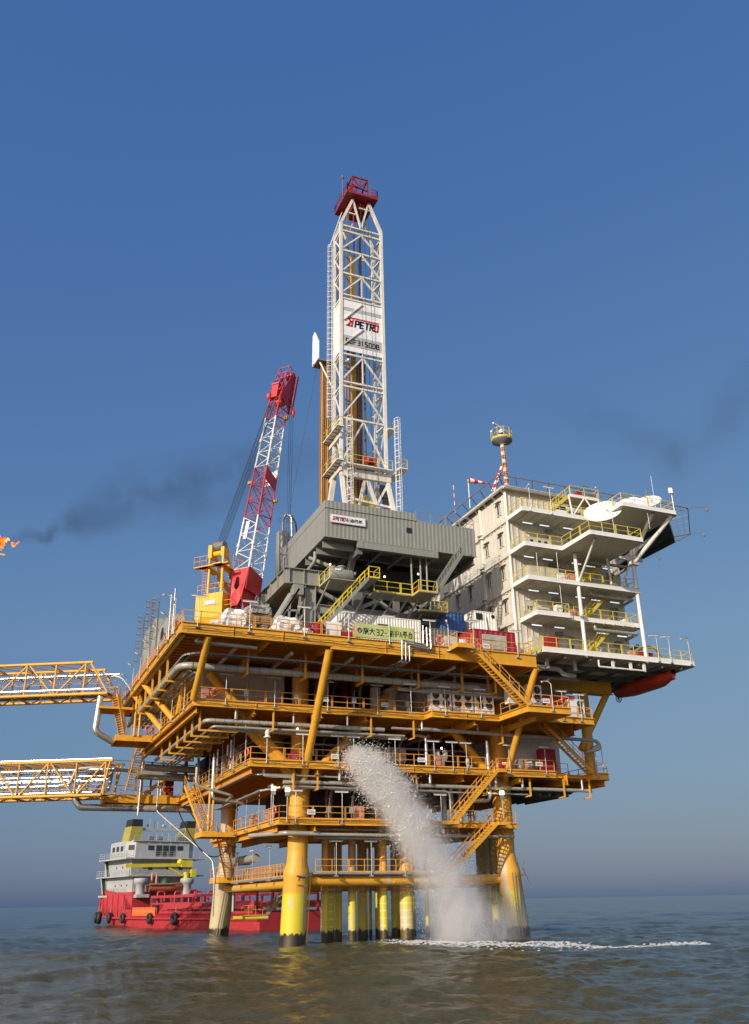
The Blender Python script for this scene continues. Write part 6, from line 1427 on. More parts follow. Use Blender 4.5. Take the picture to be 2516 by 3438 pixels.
for y in (-3.2, 6):
    build(MB().ibeam((.3, y, 29.6), (12.7, y, 29.6), .9, .5, .05), 'cross_girder', GREY, K)
    for a, b in (((.3, y, 31.2), (4.4, y, 29.4)), ((4.4, y, 29.4), (8.0, y, 31.3)), ((.3, y, 28.9), (2.6, y, 25.2)), ((12.7, y, 31.2), (9.4, y, 29.4)), ((2.5, y, 29.4), (.6, y, 26.5)), ((6.2, y, 31.2), (8.6, y, 29.5)), ((10.5, y, 31.2), (12, y, 29.5))):
        build(MB().bar(a, b, .35, .35), 'brace', GREY, K)
    build(MB().box(4.2, y - .2, 29.5, 5.2, y + .2, 31.3).box(8.6, y - .2, 29.5, 9.2, y + .2, 31.3), 'strut_plate', GREYD, K)
for a, b in (((-.8, -3.2, 31.3), (-2.0, -3.0, 26.0)), ((-.9, -3.1, 28.4), (-3.0, -2.4, 25.1)), ((-.7, -3.2, 30.6), (-1.7, -3.2, 27.8)), ((-2.0, -3, 27.9), (-.7, -3, 28.5)), ((-3.6, -4.4, 27.4), (-1.7, -4.4, 30.6)), ((-4.9, -4.4, 25.1), (-1.7, -4.4, 30.6)), ((-2.1, -4.4, 25.1), (-1.6, -4.4, 29.8)), ((-2.8, -4.4, 25.1), (-2.6, -4.4, 29.0)), ((-1.9, -4.4, 28.4), (-3.2, -4.4, 28.3)), ((-1.2, -4.4, 25.1), (-1.9, -4.4, 28.4))):
    build(MB().bar(a, b, .14, .18), 'brace', GREY, K)
build(MB().tube((-4.7, -4.2, 25.6), (-1.9, -2.6, 30.4), .42, 12), 'flow_pipe', GREY, K)
build(MB().box(-2.1, -3.9, 30.2, -1.1, -2.8, 31.2), 'pipe_box', GREY, K)
build(MB().box(.4, -2.6, 25.1, 12.6, 5.8, 31.1), 'painted_shade_core', MODD, K)  # near-black box standing in for the shade inside the base
build(MB().box(4, -2, 31.35, 13, 7, 34.6), 'painted_shade_core', MODD, K)
# walkways, tank and yellow stair on the house front
W_ = thing('rig_walkway', 'grey walkway platforms on struts round the drill house base', 'walkway', (0, -6, 30.5), None)
build(MB().slab([(.2, -7.5), (3.2, -7.5), (3.2, -4.5), (.2, -4.5)], 30.85, 30.95), 'tank_shelf', GREY, W_)
build(MB().slab([(4.0, -8.0), (5.1, -8.0), (5.1, -4.6), (4.0, -4.6)], 31.2, 31.3), 'stair_top_plate', GREY, W_)
build(MB().slab([(5.1, -6.6), (9.2, -6.6), (9.2, -4.6), (5.1, -4.6)], 30.35, 30.45), 'walk_plate', GREY, W_)
build(MB().slab([(9.2, -8.0), (11.2, -8.0), (11.2, -4.6), (9.2, -4.6)], 30.4, 30.5), 'walk_plate', GREY, W_)
build(MB().slab([(10.6, -5.4), (13.6, -5.4), (13.6, -2.6), (10.6, -2.6)], 29.4, 29.5), 'walk_plate', GREYD, W_)
m = MB()
for x in (.4, 2.3, 4.4, 6.0, 7.4, 8.8, 10.0, 11.2): m.bar((x, -7.3 if x < 4 else -6.4, 30.85 if x < 4 else 30.35), (x - .15, -3.5, 28.9), .13, .16)
build(m, 'strut', GREY, W_)
m = MB()
for x in (9.6, 10.6, 11.3): m.tube((x, -5.6, 30.4), (x, -5.6, 35.4), .1, 8)
build(m, 'hanger_pipe', GREY, W_)
t = vessel((.75, -6.2, 31.75), (2.85, -6.2, 31.75), .62, GREY, 'grey horizontal air tank with dished ends on a shelf below the drill house', 'air_tank')
m = MB()
for x in (1.1, 2.5): m.box(x - .15, -6.6, 30.96, x + .15, -5.8, 31.35)
build(m, 'saddle', GREY, t)
m = MB().lathe([(.34, 0), (.34, .22), (.42, .24), (.42, .34), (.01, .36)], (1.9, -6.2, 32.3), Z, 16); build(m, 'manway', GREY, t); build(MB().tube((1.2, -6.2, 32.3), (1.2, -6.2, 32.75), .06, 8), 'relief_valve', BROWN, t)
build(MB().box(1.05, -6.85, 32.0, 1.6, -6.8, 32.18), 'name_plate', SIGNW, t)
RY = paint('bright_yellow_rail', (.74, .56, .012), .4, (.3, .2, .04), .15)
stair('stairs', (-1.2, -7.4, zU + .05), (4.0, -7.4, 31.2), (0, 1, 0), .9, GREY, 'long grey stair with bright yellow handrails up to the drill house', RY)
rail('yellow_railing', [(4.0, -8.0, 31.25), (5.1, -8.0, 31.25), (5.1, -6.6, 31.25)], RY, 'bright yellow railing at the head of the long grey stair')
rail('yellow_railing', [(5.1, -6.6, 30.45), (9.2, -6.6, 30.45), (9.2, -8.0, 30.5), (11.15, -8.0, 30.5)], RY, 'bright yellow railing along the drill house walkway')
rail('yellow_railing', [(.25, -4.6, 30.95), (.25, -7.45, 30.95)], RY, 'short bright yellow railing left of the air tank')
rail('yellow_railing', [(10.7, -5.35, 29.5), (13.55, -5.35, 29.5), (13.55, -2.7, 29.5)], RY, 'bright yellow railing on the shaded lower walkway by the drill house')
stair('stairs', (11.2, -7.4, 30.45), (14.6, -7.0, 35.3), (.1, 1, 0), .8, GREY, 'grey stair rising to the right end of the drill house', GREY)
single(MB().box(10.2, -5.4, 30.5, 10.7, -5.0, 31.8), 'fire_cabinet', RED, 'slim red cabinet at the bend of the drill house walkway', 'cabinet')
t = thing('vent_silencer', 'grey cylinder with bent pipe behind the left of the drill house', 'silencer', (-.6, 8.6, 37))
build(MB().lathe([(.01, 36), (.75, 36), (.75, 41.5), (.6, 41.7), (.01, 41.7)], (.4, 8.6, 0), Z, 16), 'cylinder', GREY, t)
build(MB().path([(.4, 8.6, 41.7), (.4, 8.6, 43.4), (.7, 8.4, 43.9), (1.2, 8.0, 43.5), (1.3, 8.0, 41.0)], .16, 8, .3), 'bent_pipe', GALV, t)
build(MB().path([(1.2, 8, 43.6), (1.6, 7.8, 42.8), (1.9, 7.7, 40.5)], .1, 6, .3).torus((.4, 8.6, 43.2), Z, .6, .02, 16, 4), 'hose', BLACK, t)
# ------------------------------------------------------------------ drilling mast
MX0, MX1, MY0, MY1 = 3.85, 9.15, -1.0, 1.1
M_ = thing('drilling_mast', 'tall white lattice drilling mast with dark red crown on the drill house', 'mast', (6.5, 0, 39))
KZ = 79.6
def seg(name, pts, w, mat=MASTW):
    m = MB()
    for a, b in pts: m.bar(a, b, w, w, V((0, 1, 0)))
    return build(m, name, mat, M_)
seg('front_leg', [((MX0, MY0, 45.5), (MX0, MY0, KZ))], .34); seg('front_leg', [((MX1, MY0, 45.5), (MX1, MY0, KZ))], .34)
seg('rear_leg', [((MX0 - .05, MY1, 45.5), (MX0 - .05, MY1, KZ - .6))], .3); seg('rear_leg', [((MX1 - .3, MY1, 45.5), (MX1 - .3, MY1, KZ - .6))], .3)
Zs = [46.6, 52.2, 56.3, 60.6, 68.3, 72.0, 75.4, 78.4]; cx = (MX0 + MX1) / 2
for i, z in enumerate(Zs):
    seg('cross_beam', [((MX0, MY0, z), (MX1, MY0, z))], .22)
    seg('side_beam', [((MX0, MY0, z), (MX0, MY1, z)), ((MX1, MY0, z), (MX1 - .3, MY1, z))], .18)
    seg('gusset', [((MX1, MY0, z - .2), (MX1 - .3, MY1, z - .9)), ((MX0, MY0, z - .2), (MX0, MY1, z - .9))], .12)
for z in (56.9, 68.9, 79.2): seg('cross_beam', [((MX0, MY0, z), (MX1, MY0, z))], .2)
for z0, z1 in ((46.7, 52.1), (52.3, 56.2), (57.0, 60.5), (69.0, 71.9), (72.1, 75.3), (75.5, 78.3)):
    seg('diagonal_brace', [((MX0, MY0, z0), (cx, MY0, z1)), ((MX1, MY0, z0), (cx, MY0, z1))], .17)
    seg('side_brace', [((MX0, MY0, z0), (MX0, MY1, z1))], .13); seg('side_brace', [((MX1, MY0, z1), (MX1 - .3, MY1, z0))], .13)
seg('diagonal_brace', [((cx, MY0, 57.0), (cx, MY0, 61)), ((cx, MY0, 69), (cx, MY0, 72))], .16)
for z in (50, 54.5, 58.5, 63, 67, 71, 74.5, 77.5): seg('rear_tie', [((MX0, MY1, z), (MX0 + .9, MY1 + .9, z - .3)), ((MX1 - .3, MY1, z), (MX1 - 1.2, MY1 + .9, z - .3)), ((MX0 + .9, MY1 + .9, z - .3), (MX1 - 1.2, MY1 + .9, z - .3))], .13)
# tapering top up to the crown
ct = 83.7
for a, b, w in (((MX0, MY0, KZ), (5.45, MY0, ct), .34), ((MX1, MY0, KZ), (7.55, MY0, ct), .34), ((5.45, MY0, ct), (cx, MY0, KZ - .3), .2), ((7.55, MY0, ct), (cx, MY0, KZ - .3), .2), ((MX0, MY1, KZ - .6), (5.45, MY1, ct), .24), ((MX1 - .3, MY1, KZ - .6), (7.55, MY1, ct), .24),
                ((4.6, MY1, 81.2), (5.3, MY1, KZ - .6), .14), ((5.3, MY1, KZ - .6), (6.2, MY1, 81.8), .14), ((8.2, MY1, 81.2), (7.6, MY1, KZ - .6), .14), ((4.6, MY0, 81.4), (5.8, MY0, 81.4), .16), ((6.3, MY0, 82.6), (7.6, MY0, 82.6), .16)):
    seg('taper_brace', [(a, b)], w)
# flared foot section
for a, b, w in (((MX0, MY0, 45.6), (4.2, -2.0, 38.5), .4), ((MX1, MY0, 45.6), (9.9, -2.2, 38.5), .4), ((MX0 - .05, MY1, 46), (MX0 - .6, 2.6, 38.5), .5), ((MX1 - .3, MY1, 46), (MX1 + .4, 2.8, 38.5), .45), ((5.2, MY0, 38.6), (cx + .1, MY0, 45.2), .3), ((cx + .25, MY0, 45.2), (9.3, MY0, 38.6), .34), ((MX0 + .3, MY0, 42.6), (MX1 + .4, MY0 - .3, 42.0), .24), ((MX0 + .2, MY0, 45), (5.4, MY0, 42.4), .2), ((MX1 + .2, MY0, 45), (7.9, MY0, 42.2), .22)):
    seg('foot_strut', [(a, b)], w)
build(MB().box(MX0 - .1, MY0 - .35, 45.0, MX1 + .4, MY0 + .1, 45.9), 'foot_beam', MASTW, M_)
# platforms on the lower mast
for z, x0, x1, lab in ((46.1, MX0 + .2, MX1 + .3, 'front_platform'), (50.4, MX0, MX0, '')):
    if x1 > x0: build(MB().box(x0, MY0 - 1.1, z, x1, MY0 - .3, z + .12), lab, MASTW, M_)
for z in (46.2, 50.3):
    build(MB().slab([(MX0 - 1.0, -2.4), (MX0 - .2, -2.4), (MX0 - .2, 2.8), (MX0 - 1.0, 2.8)], z, z + .14), 'side_platform', MASTW, M_)
    m = MB()
    for k in range(7): m.bar((MX0 - .95, -2.3 + k * .8, z - .02), (MX0 - .25, -2.3 + k * .8, z - .02), .05, .1)
    build(m, 'platform_ribs', GREYD, M_)
    build(MB().bar((MX0 - .2, 2.4, z - .5), (MX0 - .2, -1.5, z - .5), .2, .45), 'platform_beam', MASTW, M_)
build(MB().slab([(MX1 + .9, -2.6), (MX1 + 1.9, -2.6), (MX1 + 1.9, .8), (MX1 + .9, .8)], 46.3, 46.42), 'side_platform', MASTW, M_)
build(MB().slab([(MX1 + .2, -1.5), (MX1 + 1.1, -1.5), (MX1 + 1.1, .8), (MX1 + .2, .8)], 51.6, 51.72), 'side_platform', MASTW, M_)
for pts, lab in (([(MX0 + .4, MY0 - 1.05, 46.2), (MX1 + .3, MY0 - 1.05, 46.2)], 'thin yellow railing on the front mast platform by the red winch'), ([(MX0 - .95, 2.7, 46.3), (MX0 - .95, -2.3, 46.3), (MX0 - .3, -2.3, 46.3)], 'thin yellow railing on the lower left mast platform'), ([(MX0 - .95, 2.7, 50.4), (MX0 - .95, -2.3, 50.4), (MX0 - .3, -2.3, 50.4)], 'thin yellow railing on the upper left mast platform'), ([(MX1 + 1.85, .7, 46.4), (MX1 + 1.85, -2.5, 46.4), (MX1 + .95, -2.5, 46.4)], 'thin yellow railing on the right mast platform'), ([(MX1 + 1.05, .7, 51.7), (MX1 + 1.05, -1.4, 51.7)], 'thin yellow railing on the upper right mast platform')):
    rail('mast_railing', pts, LEM, lab, 'yellow railings on the drilling mast', toe=False)
t = thing('mast_winch', 'dark red winch drum on the front mast platform', 'winch', (6.9, -1.2, 46.3))
build(MB().lathe([(.01, 0), (.62, 0), (.62, .1), (.35, .12), (.35, .9), (.62, .92), (.62, 1.0), (.01, 1.0)], (6.6, -1.3, 47.2), (1, .3, 0), 18), 'drum', REDM, t); build(MB().box(6.5, -1.5, 46.25, 7.8, -.8, 46.7), 'winch_frame', REDM, t)
cageladder('mast_ladder', (MX0 + .75, MY0 - .45, 38.8), 13.2, (0, -1, 0), WHITE2, 'white caged ladder at the foot of the drilling mast, left', group='white caged ladders on the mast')
cageladder('mast_ladder', (MX1 + .95, MY0 - .9, 38.8), 13.8, (0, -1, 0), WHITE2, 'white caged ladder at the foot of the drilling mast, right', group='white caged ladders on the mast')
cageladder('mast_ladder', (MX0 - .15, MY1 + .2, 51), 26.5, (-1, -.1, 0), WHITE2, 'very long thin caged ladder up the left side of the mast', group='white caged ladders on the mast')
m = MB()
for s in (-.25, .25): m.bar((MX0 - .6 , MY1 + .2 + s, 77.5), (4.7, MY1 + s, 83), .05, .05)
for k in range(14): q = V((MX0 - .6, MY1 + .2, 77.5)).lerp(V((4.7, MY1, 83)), k / 13); m.bar(q - V((0, .3, 0)), q + V((0, .3, 0)), .03, .03)
build(m, 'taper_ladder', WHITE2, M_)
# crown block
cz = 83.9; c0 = MB().box(4.35, -1.9, cz, 8.5, 2.6, cz + .3); build(c0, 'crown_floor', REDM, M_)
build(MB().box(5.3, -1.25, cz - .3, 5.7, -.75, cz + 1.0).box(7.3, -1.25, cz - .3, 7.75, -.75, cz + 1.0).box(5.3, -1.2, cz + .36, 7.7, -.95, cz + .8), 'crown_beam', REDM, M_)
m = MB()
for a, b in (((5.4, -1, cz + .8), (5.4, -1, 87.5)), ((7.5, -1, cz + .8), (7.5, -1, 87.5)), ((5.4, -1, 87.5), (7.5, -1, 87.5)), ((5.4, 2.0, cz + .3), (5.4, .5, 87.4)), ((7.5, 2.0, cz + .3), (7.5, .5, 87.4)), ((5.4, .5, 87.4), (7.5, .5, 87.4)), ((5.4, -1, 87.5), (5.4, .5, 87.4)), ((7.5, -1, 87.5), (7.5, .5, 87.4)), ((6.45, -1, 87.4), (6.45, -1, 86.2)), ((5.5, -1, 87.3), (6.2, -1, 86.3)), ((7.4, -1, 87.3), (6.7, -1, 86.3)), ((5.4, .5, 85.6), (7.5, .5, 85.6)), ((5.4, -1, 86.2), (5.4, 1.6, 85)), ((5.9, 1.4, cz), (6.3, -.2, 86.4)), ((7.0, 1.4, cz), (7.2, -.2, 86.8)), ((5.4, -1, 86.1), (7.5, -1, 85.7))):
    m.bar(a, b, .16, .16, V((0, 1, 0)))
build(m, 'crown_frame', REDM, M_)
m = MB()
for x in (5.95, 6.3, 6.7, 7.05): m.tube((x - .06, .2, cz + .95), (x + .06, .2, cz + .95), .75, 18)
build(m, 'sheaves', GREYD, M_)
build(MB().box(5.6, -.6, cz - 1.0, 7.4, 1.8, cz), 'sheave_housing', REDM, M_)
m = MB()
P = [(4.4, 2.55), (4.4, -1.85), (8.45, -1.85), (8.45, 2.55), (4.4, 2.55)]
for a, b in zip(P[:-1], P[1:]):
    if a[1] == b[1] == -1.85: pairs = [((4.4, -1.85), (5.3, -1.85)), ((7.6, -1.85), (8.45, -1.85))]
    else: pairs = [(a, b)]
    for p, q in pairs:
        p = V((*p, cz + .35)); q = V((*q, cz + .35)); m.bar(p + Z * 1.1, q + Z * 1.1, .06, .06); m.bar(p + Z * .6, q + Z * .6, .05, .05); m.bar(p + Z * .1, q + Z * .1, .03, .2)
        for k in range(4): r_ = p.lerp(q, k / 3); m.bar(r_, r_ + Z * 1.1, .07, .07)
build(m, 'crown_railing', REDM, M_)
build(MB().tube((4.25, -.6, cz + .3), (4.25, -.6, 87.0), .06, 6).lathe([(.01, 0), (.16, .05), (.18, .3), (.12, .55), (.01, .6)], (4.25, -.6, 87.0), Z, 8), 'beacon', GREYD, M_)
# sign panels round the mast
S0, S1 = 61.1, 68.1
o = build(MB().box(MX0 + .2, MY0 - .06, S0, MX1 - .15, MY0 - .02, S1), 'sign_panel', SIGNW, M_)
build(MB().box(MX0 + .24, MY0 - .075, 66.6, MX1 - .2, MY0 - .062, 67.1), 'grey_band', SIGNG, o); build(MB().box(MX0 + .24, MY0 - .075, 61.75, MX1 - .2, MY0 - .062, 63.2), 'grey_band', SIGNG, o)
logo(o, (MX0 + .62, MY0 - .085, 64.55), .98)
word(o, 'model_lettering', INKB, (MX0 + .6, MY0 - .09, 62.1), (1, 0, 0), (0, 0, 1), 'SJF3150DB', .46, .62, .17, .12)
build(MB().box(MX0 + .0 - .02, MY0 + .2, S0, MX0 + .02, MY1 - .1, S1), 'side_panel', SIGNW, M_)
seg('sign_strut', [((MX0 + .3, MY0 - .16, 65.2), (cx, MY0 - .16, 67.9)), ((MX0 + .3, MY0 - .16, 61.8), (cx + .1, MY0 - .16, 64.4))], .11)
# racking board with windwall on the left
t = thing('racking_board', 'white-sided racking board jutting left from the mast beside the sign', 'racking board', (2.8, 2.4, 62))
build(MB().prism([(1.9, 3.4, 61.2), (2.1, 1.8, 60.9), (2.1, 1.8, 63.6), (2.0, 3.0, 65.6), (1.9, 3.4, 65.2)], (.08, 0, 0)).box(1.9, 3.4, 61, 2.7, 3.46, 64.5), 'wind_wall', SIGNW, t)
build(MB().box(2.0, 1.6, 60.9, 3.8, 3.5, 61.1), 'board_floor', GREYD, t); build(MB().bar((2.3, 2.0, 60.9), (3.75, 1.4, 57.2), .16, .16), 'strut', MASTW, t)
t = thing('floodlight', 'mast floodlight just under the big white sign', 'floodlight', (4.6, -1.0, 60.4)); build(MB().box(4.3, -.8, 59.7, 5.1, -.2, 60.3).ball((4.8, -.9, 59.9), .28), 'lamp_head', SHINE, t)
# pipes, lines, travelling block inside
PS = thing('drill_pipe_stand', 'bundle of rusty brown drill pipes standing left of the mast', 'drill pipes', (3.0, 2.5, 39))
for i in range(9): 
    x = 2.75 + (i % 5) * .22; y = 2.2 + (i // 5) * .5
    build(MB().tube((x, y, 38.6), (x, y, 60.9), .10, 6), 'drill_pipe', BROWN if i % 3 else BROWNY, PS)
PT = thing('top_drive_guide', 'yellow guide beam with brown pipes down the middle of the mast', 'guide beam', (6.3, .6, 39))
build(MB().box(5.75, .5, 40.0, 6.3, .9, 60.9), 'guide_beam', BROWNY, PT)
build(MB().box(5.75, .5, 60.92, 6.25, .8, 76), 'upper_guide', CRY, PT)
for x, r, mt in ((5.5, .16, BROWN), (6.55, .2, BROWN), (6.95, .18, BROWN), (7.5, .14, GREYD), (5.15, .1, GREYD)): build(MB().tube((x, .9, 39), (x, .9, 61), r, 8), 'pipe', mt, PT)
build(MB().box(5.35, .9, 61, 5.65, 1.1, 83), 'dark_guide', NET, PT); build(MB().box(7.0, .9, 61, 7.3, 1.1, 83), 'dark_guide', NET, PT)
build(MB().tube((6.1, .4, 76), (6.1, .4, 83), .09, 6), 'red_pipe', REDM, PT)
TB = thing('travelling_block', 'yellow travelling block low inside the mast', 'travelling block', (7.0, -.2, 41))
build(MB().prism([(6.3, -.5, 41.8), (6.9, -.5, 43.6), (7.9, -.5, 42.6), (8.0, -.5, 41.0), (7.4, -.5, 39.6), (6.3, -.5, 39.6)], (0, .9, 0)), 'block_body', paint('block_yellow', (.52, .42, .03), .4, (.2, .15, .04), .4), TB); build(MB().box(6.2, -.2, 38.7, 7.6, .4, 39.6), 'swivel', BROWN, TB)
build(MB().box(9.9, 1.6, 38.5, 10.5, 2.0, 45.5).box(9.5, 1.4, 44.5, 10.6, 2.1, 46.0), 'hydraulic_ram', GREYD, M_)
for i, (a, b) in enumerate((((6.5, MY0 - .5, 39.5), (6.3, MY0 - .4, 83)), ((7.9, MY0 - .5, 39.5), (7.3, MY0 - .4, 83)), ((6.75, .2, 44), (6.5, .2, 83)), ((7.3, .2, 42), (6.9, .2, 83)), ((6.95, .2, 42), (6.7, .2, 83)), ((8.3, .4, 40), (7.4, .2, 83)), ((2.2, 2.2, 61), (-1.0, 4.0, 38)), ((4.5, 2.0, 60), (4.6, 1.8, 80)))):
    single(MB().bar(a, b, .035, .035), 'wire_line', BLACK, '%s of the wire lines on the drilling mast' % ORD[i].capitalize(), 'wire', 'wire lines on the mast')
# ------------------------------------------------------------------ pedestal crane
CA, CB = V((.675, -.737, 0)).normalized(), V((.737, .675, 0)).normalized(); CP = V((-7.4, 2.0, 0))
def cr(u, v, z): return CP + CA * u + CB * v + Z * z
CN = thing('pedestal_crane', 'yellow pedestal crane with raised red and white lattice boom', 'crane', cr(-1.6, 2, 25.1))
def cbox(mb, u0, v0, z0, u1, v1, z1):
    return mb.obox(cr((u0 + u1) / 2, (v0 + v1) / 2, (z0 + z1) / 2), CA * (u1 - u0) / 2, CB * (v1 - v0) / 2, (0, 0, (z1 - z0) / 2))
build(MB().lathe([(1.35, 25.06), (1.35, 28.0), (1.9, 28.7), (1.9, 28.95)], cr(-1.4, 2.2, 0), Z, 24), 'pedestal', CRY, CN)
m = cbox(MB(), -3.3, .2, 28.95, 0.1, 4.6, 29.3); m.prism([cr(-3.45, 0, 29.3), cr(-3.2, .3, 28.6), cr(-1.0, .3, 28.6), cr(-.3, 0, 29.3)], CB * 2.5); build(m, 'slew_frame', CRY, CN)
hs = build(cbox(MB(), -3.45, 0, 29.3, -.25, 3.2, 31.75), 'machinery_house', CRY, CN)
m = MB()
for u in (-2.75, -1.9, -1.1, -.7): cbox(m, u, -.012, 29.35, u + .025, -.002, 31.7)
cbox(m, -3.4, -.012, 30.5, -.3, -.002, 30.52); build(m, 'panel_seam', BROWNY, hs)
pl_ = build(cbox(MB(), -2.35, -.05, 30.55, -1.0, -.014, 31.05), 'name_plate', SIGNG, hs)
m = MB()
for k in range(6): cbox(m, -2.2 + k * .19, -.06, 30.68, -2.08 + k * .19, -.052, 30.93)
build(m, 'plate_lettering', SIGNW, pl_)
m = MB()
for z in (31.75 + .55, 31.75 + 1.05):
    m.bar(cr(-3.4, .1, z), cr(-.3, .1, z), .04, .04); m.bar(cr(-.3, .1, z), cr(-.3, 3, z), .04, .04)
for u in (-3.4, -2.4, -1.3, -.3): m.bar(cr(u, .1, 31.75), cr(u, .1, 32.8), .04, .04)
build(m, 'roof_railing', RAILP, CN)
m = MB()
for z in (29.9, 30.4, 30.9): m.bar(cr(.6, .3, z), cr(.6, 2, z), .04, .04); m.bar(cr(-.2, .3, z), cr(.6, .3, z), .04, .04)
for v in (.3, 1.2, 2): m.bar(cr(.6, v, 29.3), cr(.6, v, 30.9), .04, .04)
build(m, 'side_railing', RAILP, CN)
# gantry
GZ = 31.75
for u, v0, v1 in ((-2.1, .1, .15), (-2.0, 2.6, .9), (-.6, 2.6, .9), (-.5, .1, .15)):
    build(MB().tube(cr(u, v0, GZ), cr(u, v1, 36.2), .15, 10), 'gantry_leg', CRY, CN)
m = MB()
for z in (33.0, 34.2): m.tube(cr(-2.05, .1, z), cr(-2.0, 2.2, z), .08, 8); m.tube(cr(-.55, .1, z), cr(-.6, 2.2, z), .08, 8)
m.prism([cr(-.62, 1.3, 34.6), cr(-.62, 4.8, 32.8), cr(-.62, 4.8, 32.3), cr(-.62, 1.3, 33.7)], CA * .12); m.prism([cr(-2.0, 1.3, 34.6), cr(-2.0, 4.8, 32.8), cr(-2.0, 4.8, 32.3), cr(-2.0, 1.3, 33.7)], CA * .12)
build(m, 'gantry_brace', CRY, CN)
build(cbox(MB(), -3.6, -.5, 34.55, .5, .1, 34.65).obox(cr(-.7, .9, 34.6), CA * .5, CB * 1.6, (0, 0, .05)).obox(cr(-2.6, .9, 34.6), CA * .5, CB * 1.3, (0, 0, .05)), 'gantry_platform', CRY, CN)
m = MB()
for z in (35.2, 35.7):
    m.bar(cr(-3.6, -.5, z), cr(-2.0, -.5, z), .04, .04); m.bar(cr(-3.6, -.5, z), cr(-3.6, .8, z), .04, .04); m.bar(cr(.4, .6, z), cr(.4, 2.5, z), .04, .04); m.bar(cr(.4, 2.5, z), cr(-.6, 2.5, z), .04, .04)
for u, v in ((-3.6, -.5), (-2.9, -.5), (-2.1, -.5), (-3.6, .8), (.4, .6), (.4, 1.6), (.4, 2.5)): m.bar(cr(u, v, 34.6), cr(u, v, 35.7), .04, .04)
build(m, 'gantry_railing', RAILP, CN)
m = cbox(MB(), -2.3, .0, 35.6, -1.85, 1.0, 37.0); cbox(m, -.75, .0, 35.6, -.35, 1.0, 36.6); m.tube(cr(-2.1, .5, 36.1), cr(-.5, .5, 36.1), .3, 12); build(m, 'gantry_head', CRY, CN)
build(MB().tube(cr(-1.9, .7, 36.95), cr(-.75, .7, 36.95), .5, 16), 'sheave_cluster', GREYD, CN); build(cbox(MB(), -2.0, .35, 37.1, -1.2, 1.0, 37.4), 'red_cap', REDM, CN)
m = MB()
for s in (-.2, .2): m.bar(cr(-2.5 + s, -.1, 31.75), cr(-2.5 + s, -.1, 34.9), .04, .04)
for k in range(10): m.bar(cr(-2.7, -.1, 31.9 + k * .3), cr(-2.3, -.1, 31.9 + k * .3), .03, .03)
build(m, 'gantry_ladder', RAILP, CN)
# boom
BM = thing('crane_boom', 'red and white banded lattice crane boom with red winches near its tip', 'crane boom', cr(.5, 1.2, 31))
BM.parent = CN; BM.location = cr(.5, 1.2, 31) - wl(CN)
for k in ('category', 'group'):
    if k in BM: del BM[k]
BU0, BU1 = -.2, 1.2
def bp(s, side, front, w=1.0):
    """point on the boom: s = height, side 0 left / 1 right, front 0 rear / 1 front chord"""
    v = 1.5 + (s - 34.2) * .252; w *= 1.34 - .38 * min(1, (s - 34.4) / 20.4); d = 2.0 * w * front
    return cr(BU0 + 1.4 * w * side, v + d * .97, s - d * .243)
BW = paint('boom_white', (.74, .73, .70), .45, (.35, .28, .2), .25)
for z0, z1, mt, nb in ((34.4, 40.9, BW, 6), (40.9, 47.6, REDC, 6), (47.6, 54.8, BW, 7), (54.8, 58.0, REDC, 3)):
    for sd in (0, 1):
        for fr in (0, 1): build(MB().tube(bp(z0, sd, fr), bp(z1, sd, fr), .10 if fr == 0 else .09, 8), 'chord', mt, BM)
    for face in range(4):
        m = MB(); c = ((0, 0), (1, 0)), ((1, 0), (1, 1)), ((0, 1), (1, 1)), ((0, 0), (0, 1))
        p, q = c[face]; h = (z1 - z0) / nb
        for k in range(nb):
            za = z0 + k * h; zb = za + h
            if k % 2 == 0: m.tube(bp(za, *p), bp(zb, *q), .05, 5)
            else: m.tube(bp(za, *q), bp(zb, *p), .05, 5)
            if k % 2 == 0: m.tube(bp(za + .1, *p), bp(za + .1, *q), .04, 5)
        build(m, 'lacing', mt, BM)
for z in (37.4, 51.4):
    m = MB()
    for sd in (0, 1):
        for fr in (0, 1): a = bp(z - .2, sd, fr); b = bp(z + .2, sd, fr); m.tube(a, b, .17, 8)
    build(m, 'pin_joint', WHITE, BM)
# foot plates
m = MB()
for sd in (0, 1):
    u = BU0 if sd == 0 else BU1
    def fp(v, z): return cr(u, v, z)
    m.prism([fp(1.55, 34.5), fp(1.1, 31.2), fp(2.4, 28.6), fp(3.0, 28.6), fp(3.3, 31.4), bp(34.6, sd, 1)], CA * .09)
    m.tube(bp(34.5, sd, 0), cr(u, 1.1, 31.2), .12, 8)
c_ = cr(.5, 1.32, 32.9); OP = [bp(34.5, 0, 0), bp(34.5, .0, 0).lerp(bp(34.5, 1, 0), .5), bp(34.5, 1, 0), cr(BU1, 1.22, 32.5), cr(BU1, 1.1, 31.2), cr(BU1 - .3, .9, 30.4), cr(BU0 + .3, .9, 30.4), cr(BU0, 1.1, 31.2), cr(BU0, 1.22, 32.5)]
IP = [c_ + CA * (.36 * math.cos(a)) + (Z + CB * .12) * (.72 * math.sin(a)) for a in [math.atan2((p - c_).z, (p - c_).dot(CA)) for p in OP]]
for i in range(9): j = (i + 1) % 9; m.prism([OP[i], OP[j], IP[j], IP[i]], CB * .08)
build(m, 'boom_foot', REDC, BM)
m = MB().prism([bp(34.7, 1, 0), bp(34.7, 1, 1), bp(32.6, 1, 1), bp(32.0, 1, 0)], CA * .05); build(m, 'foot_web', REDC, BM)
build(cbox(MB(), 1.5, 2.6, 28.6, 3.6, 4.4, 30.6), 'operator_cab', GREYD, CN)
build(MB().obox(bp(39.2, .5, 0) + CB * -.1 + CA * -.2, CA * .2, CB * .03, V((0, 0, 1.1)) + CB * .28), 'white_board', SIGNW, BM)
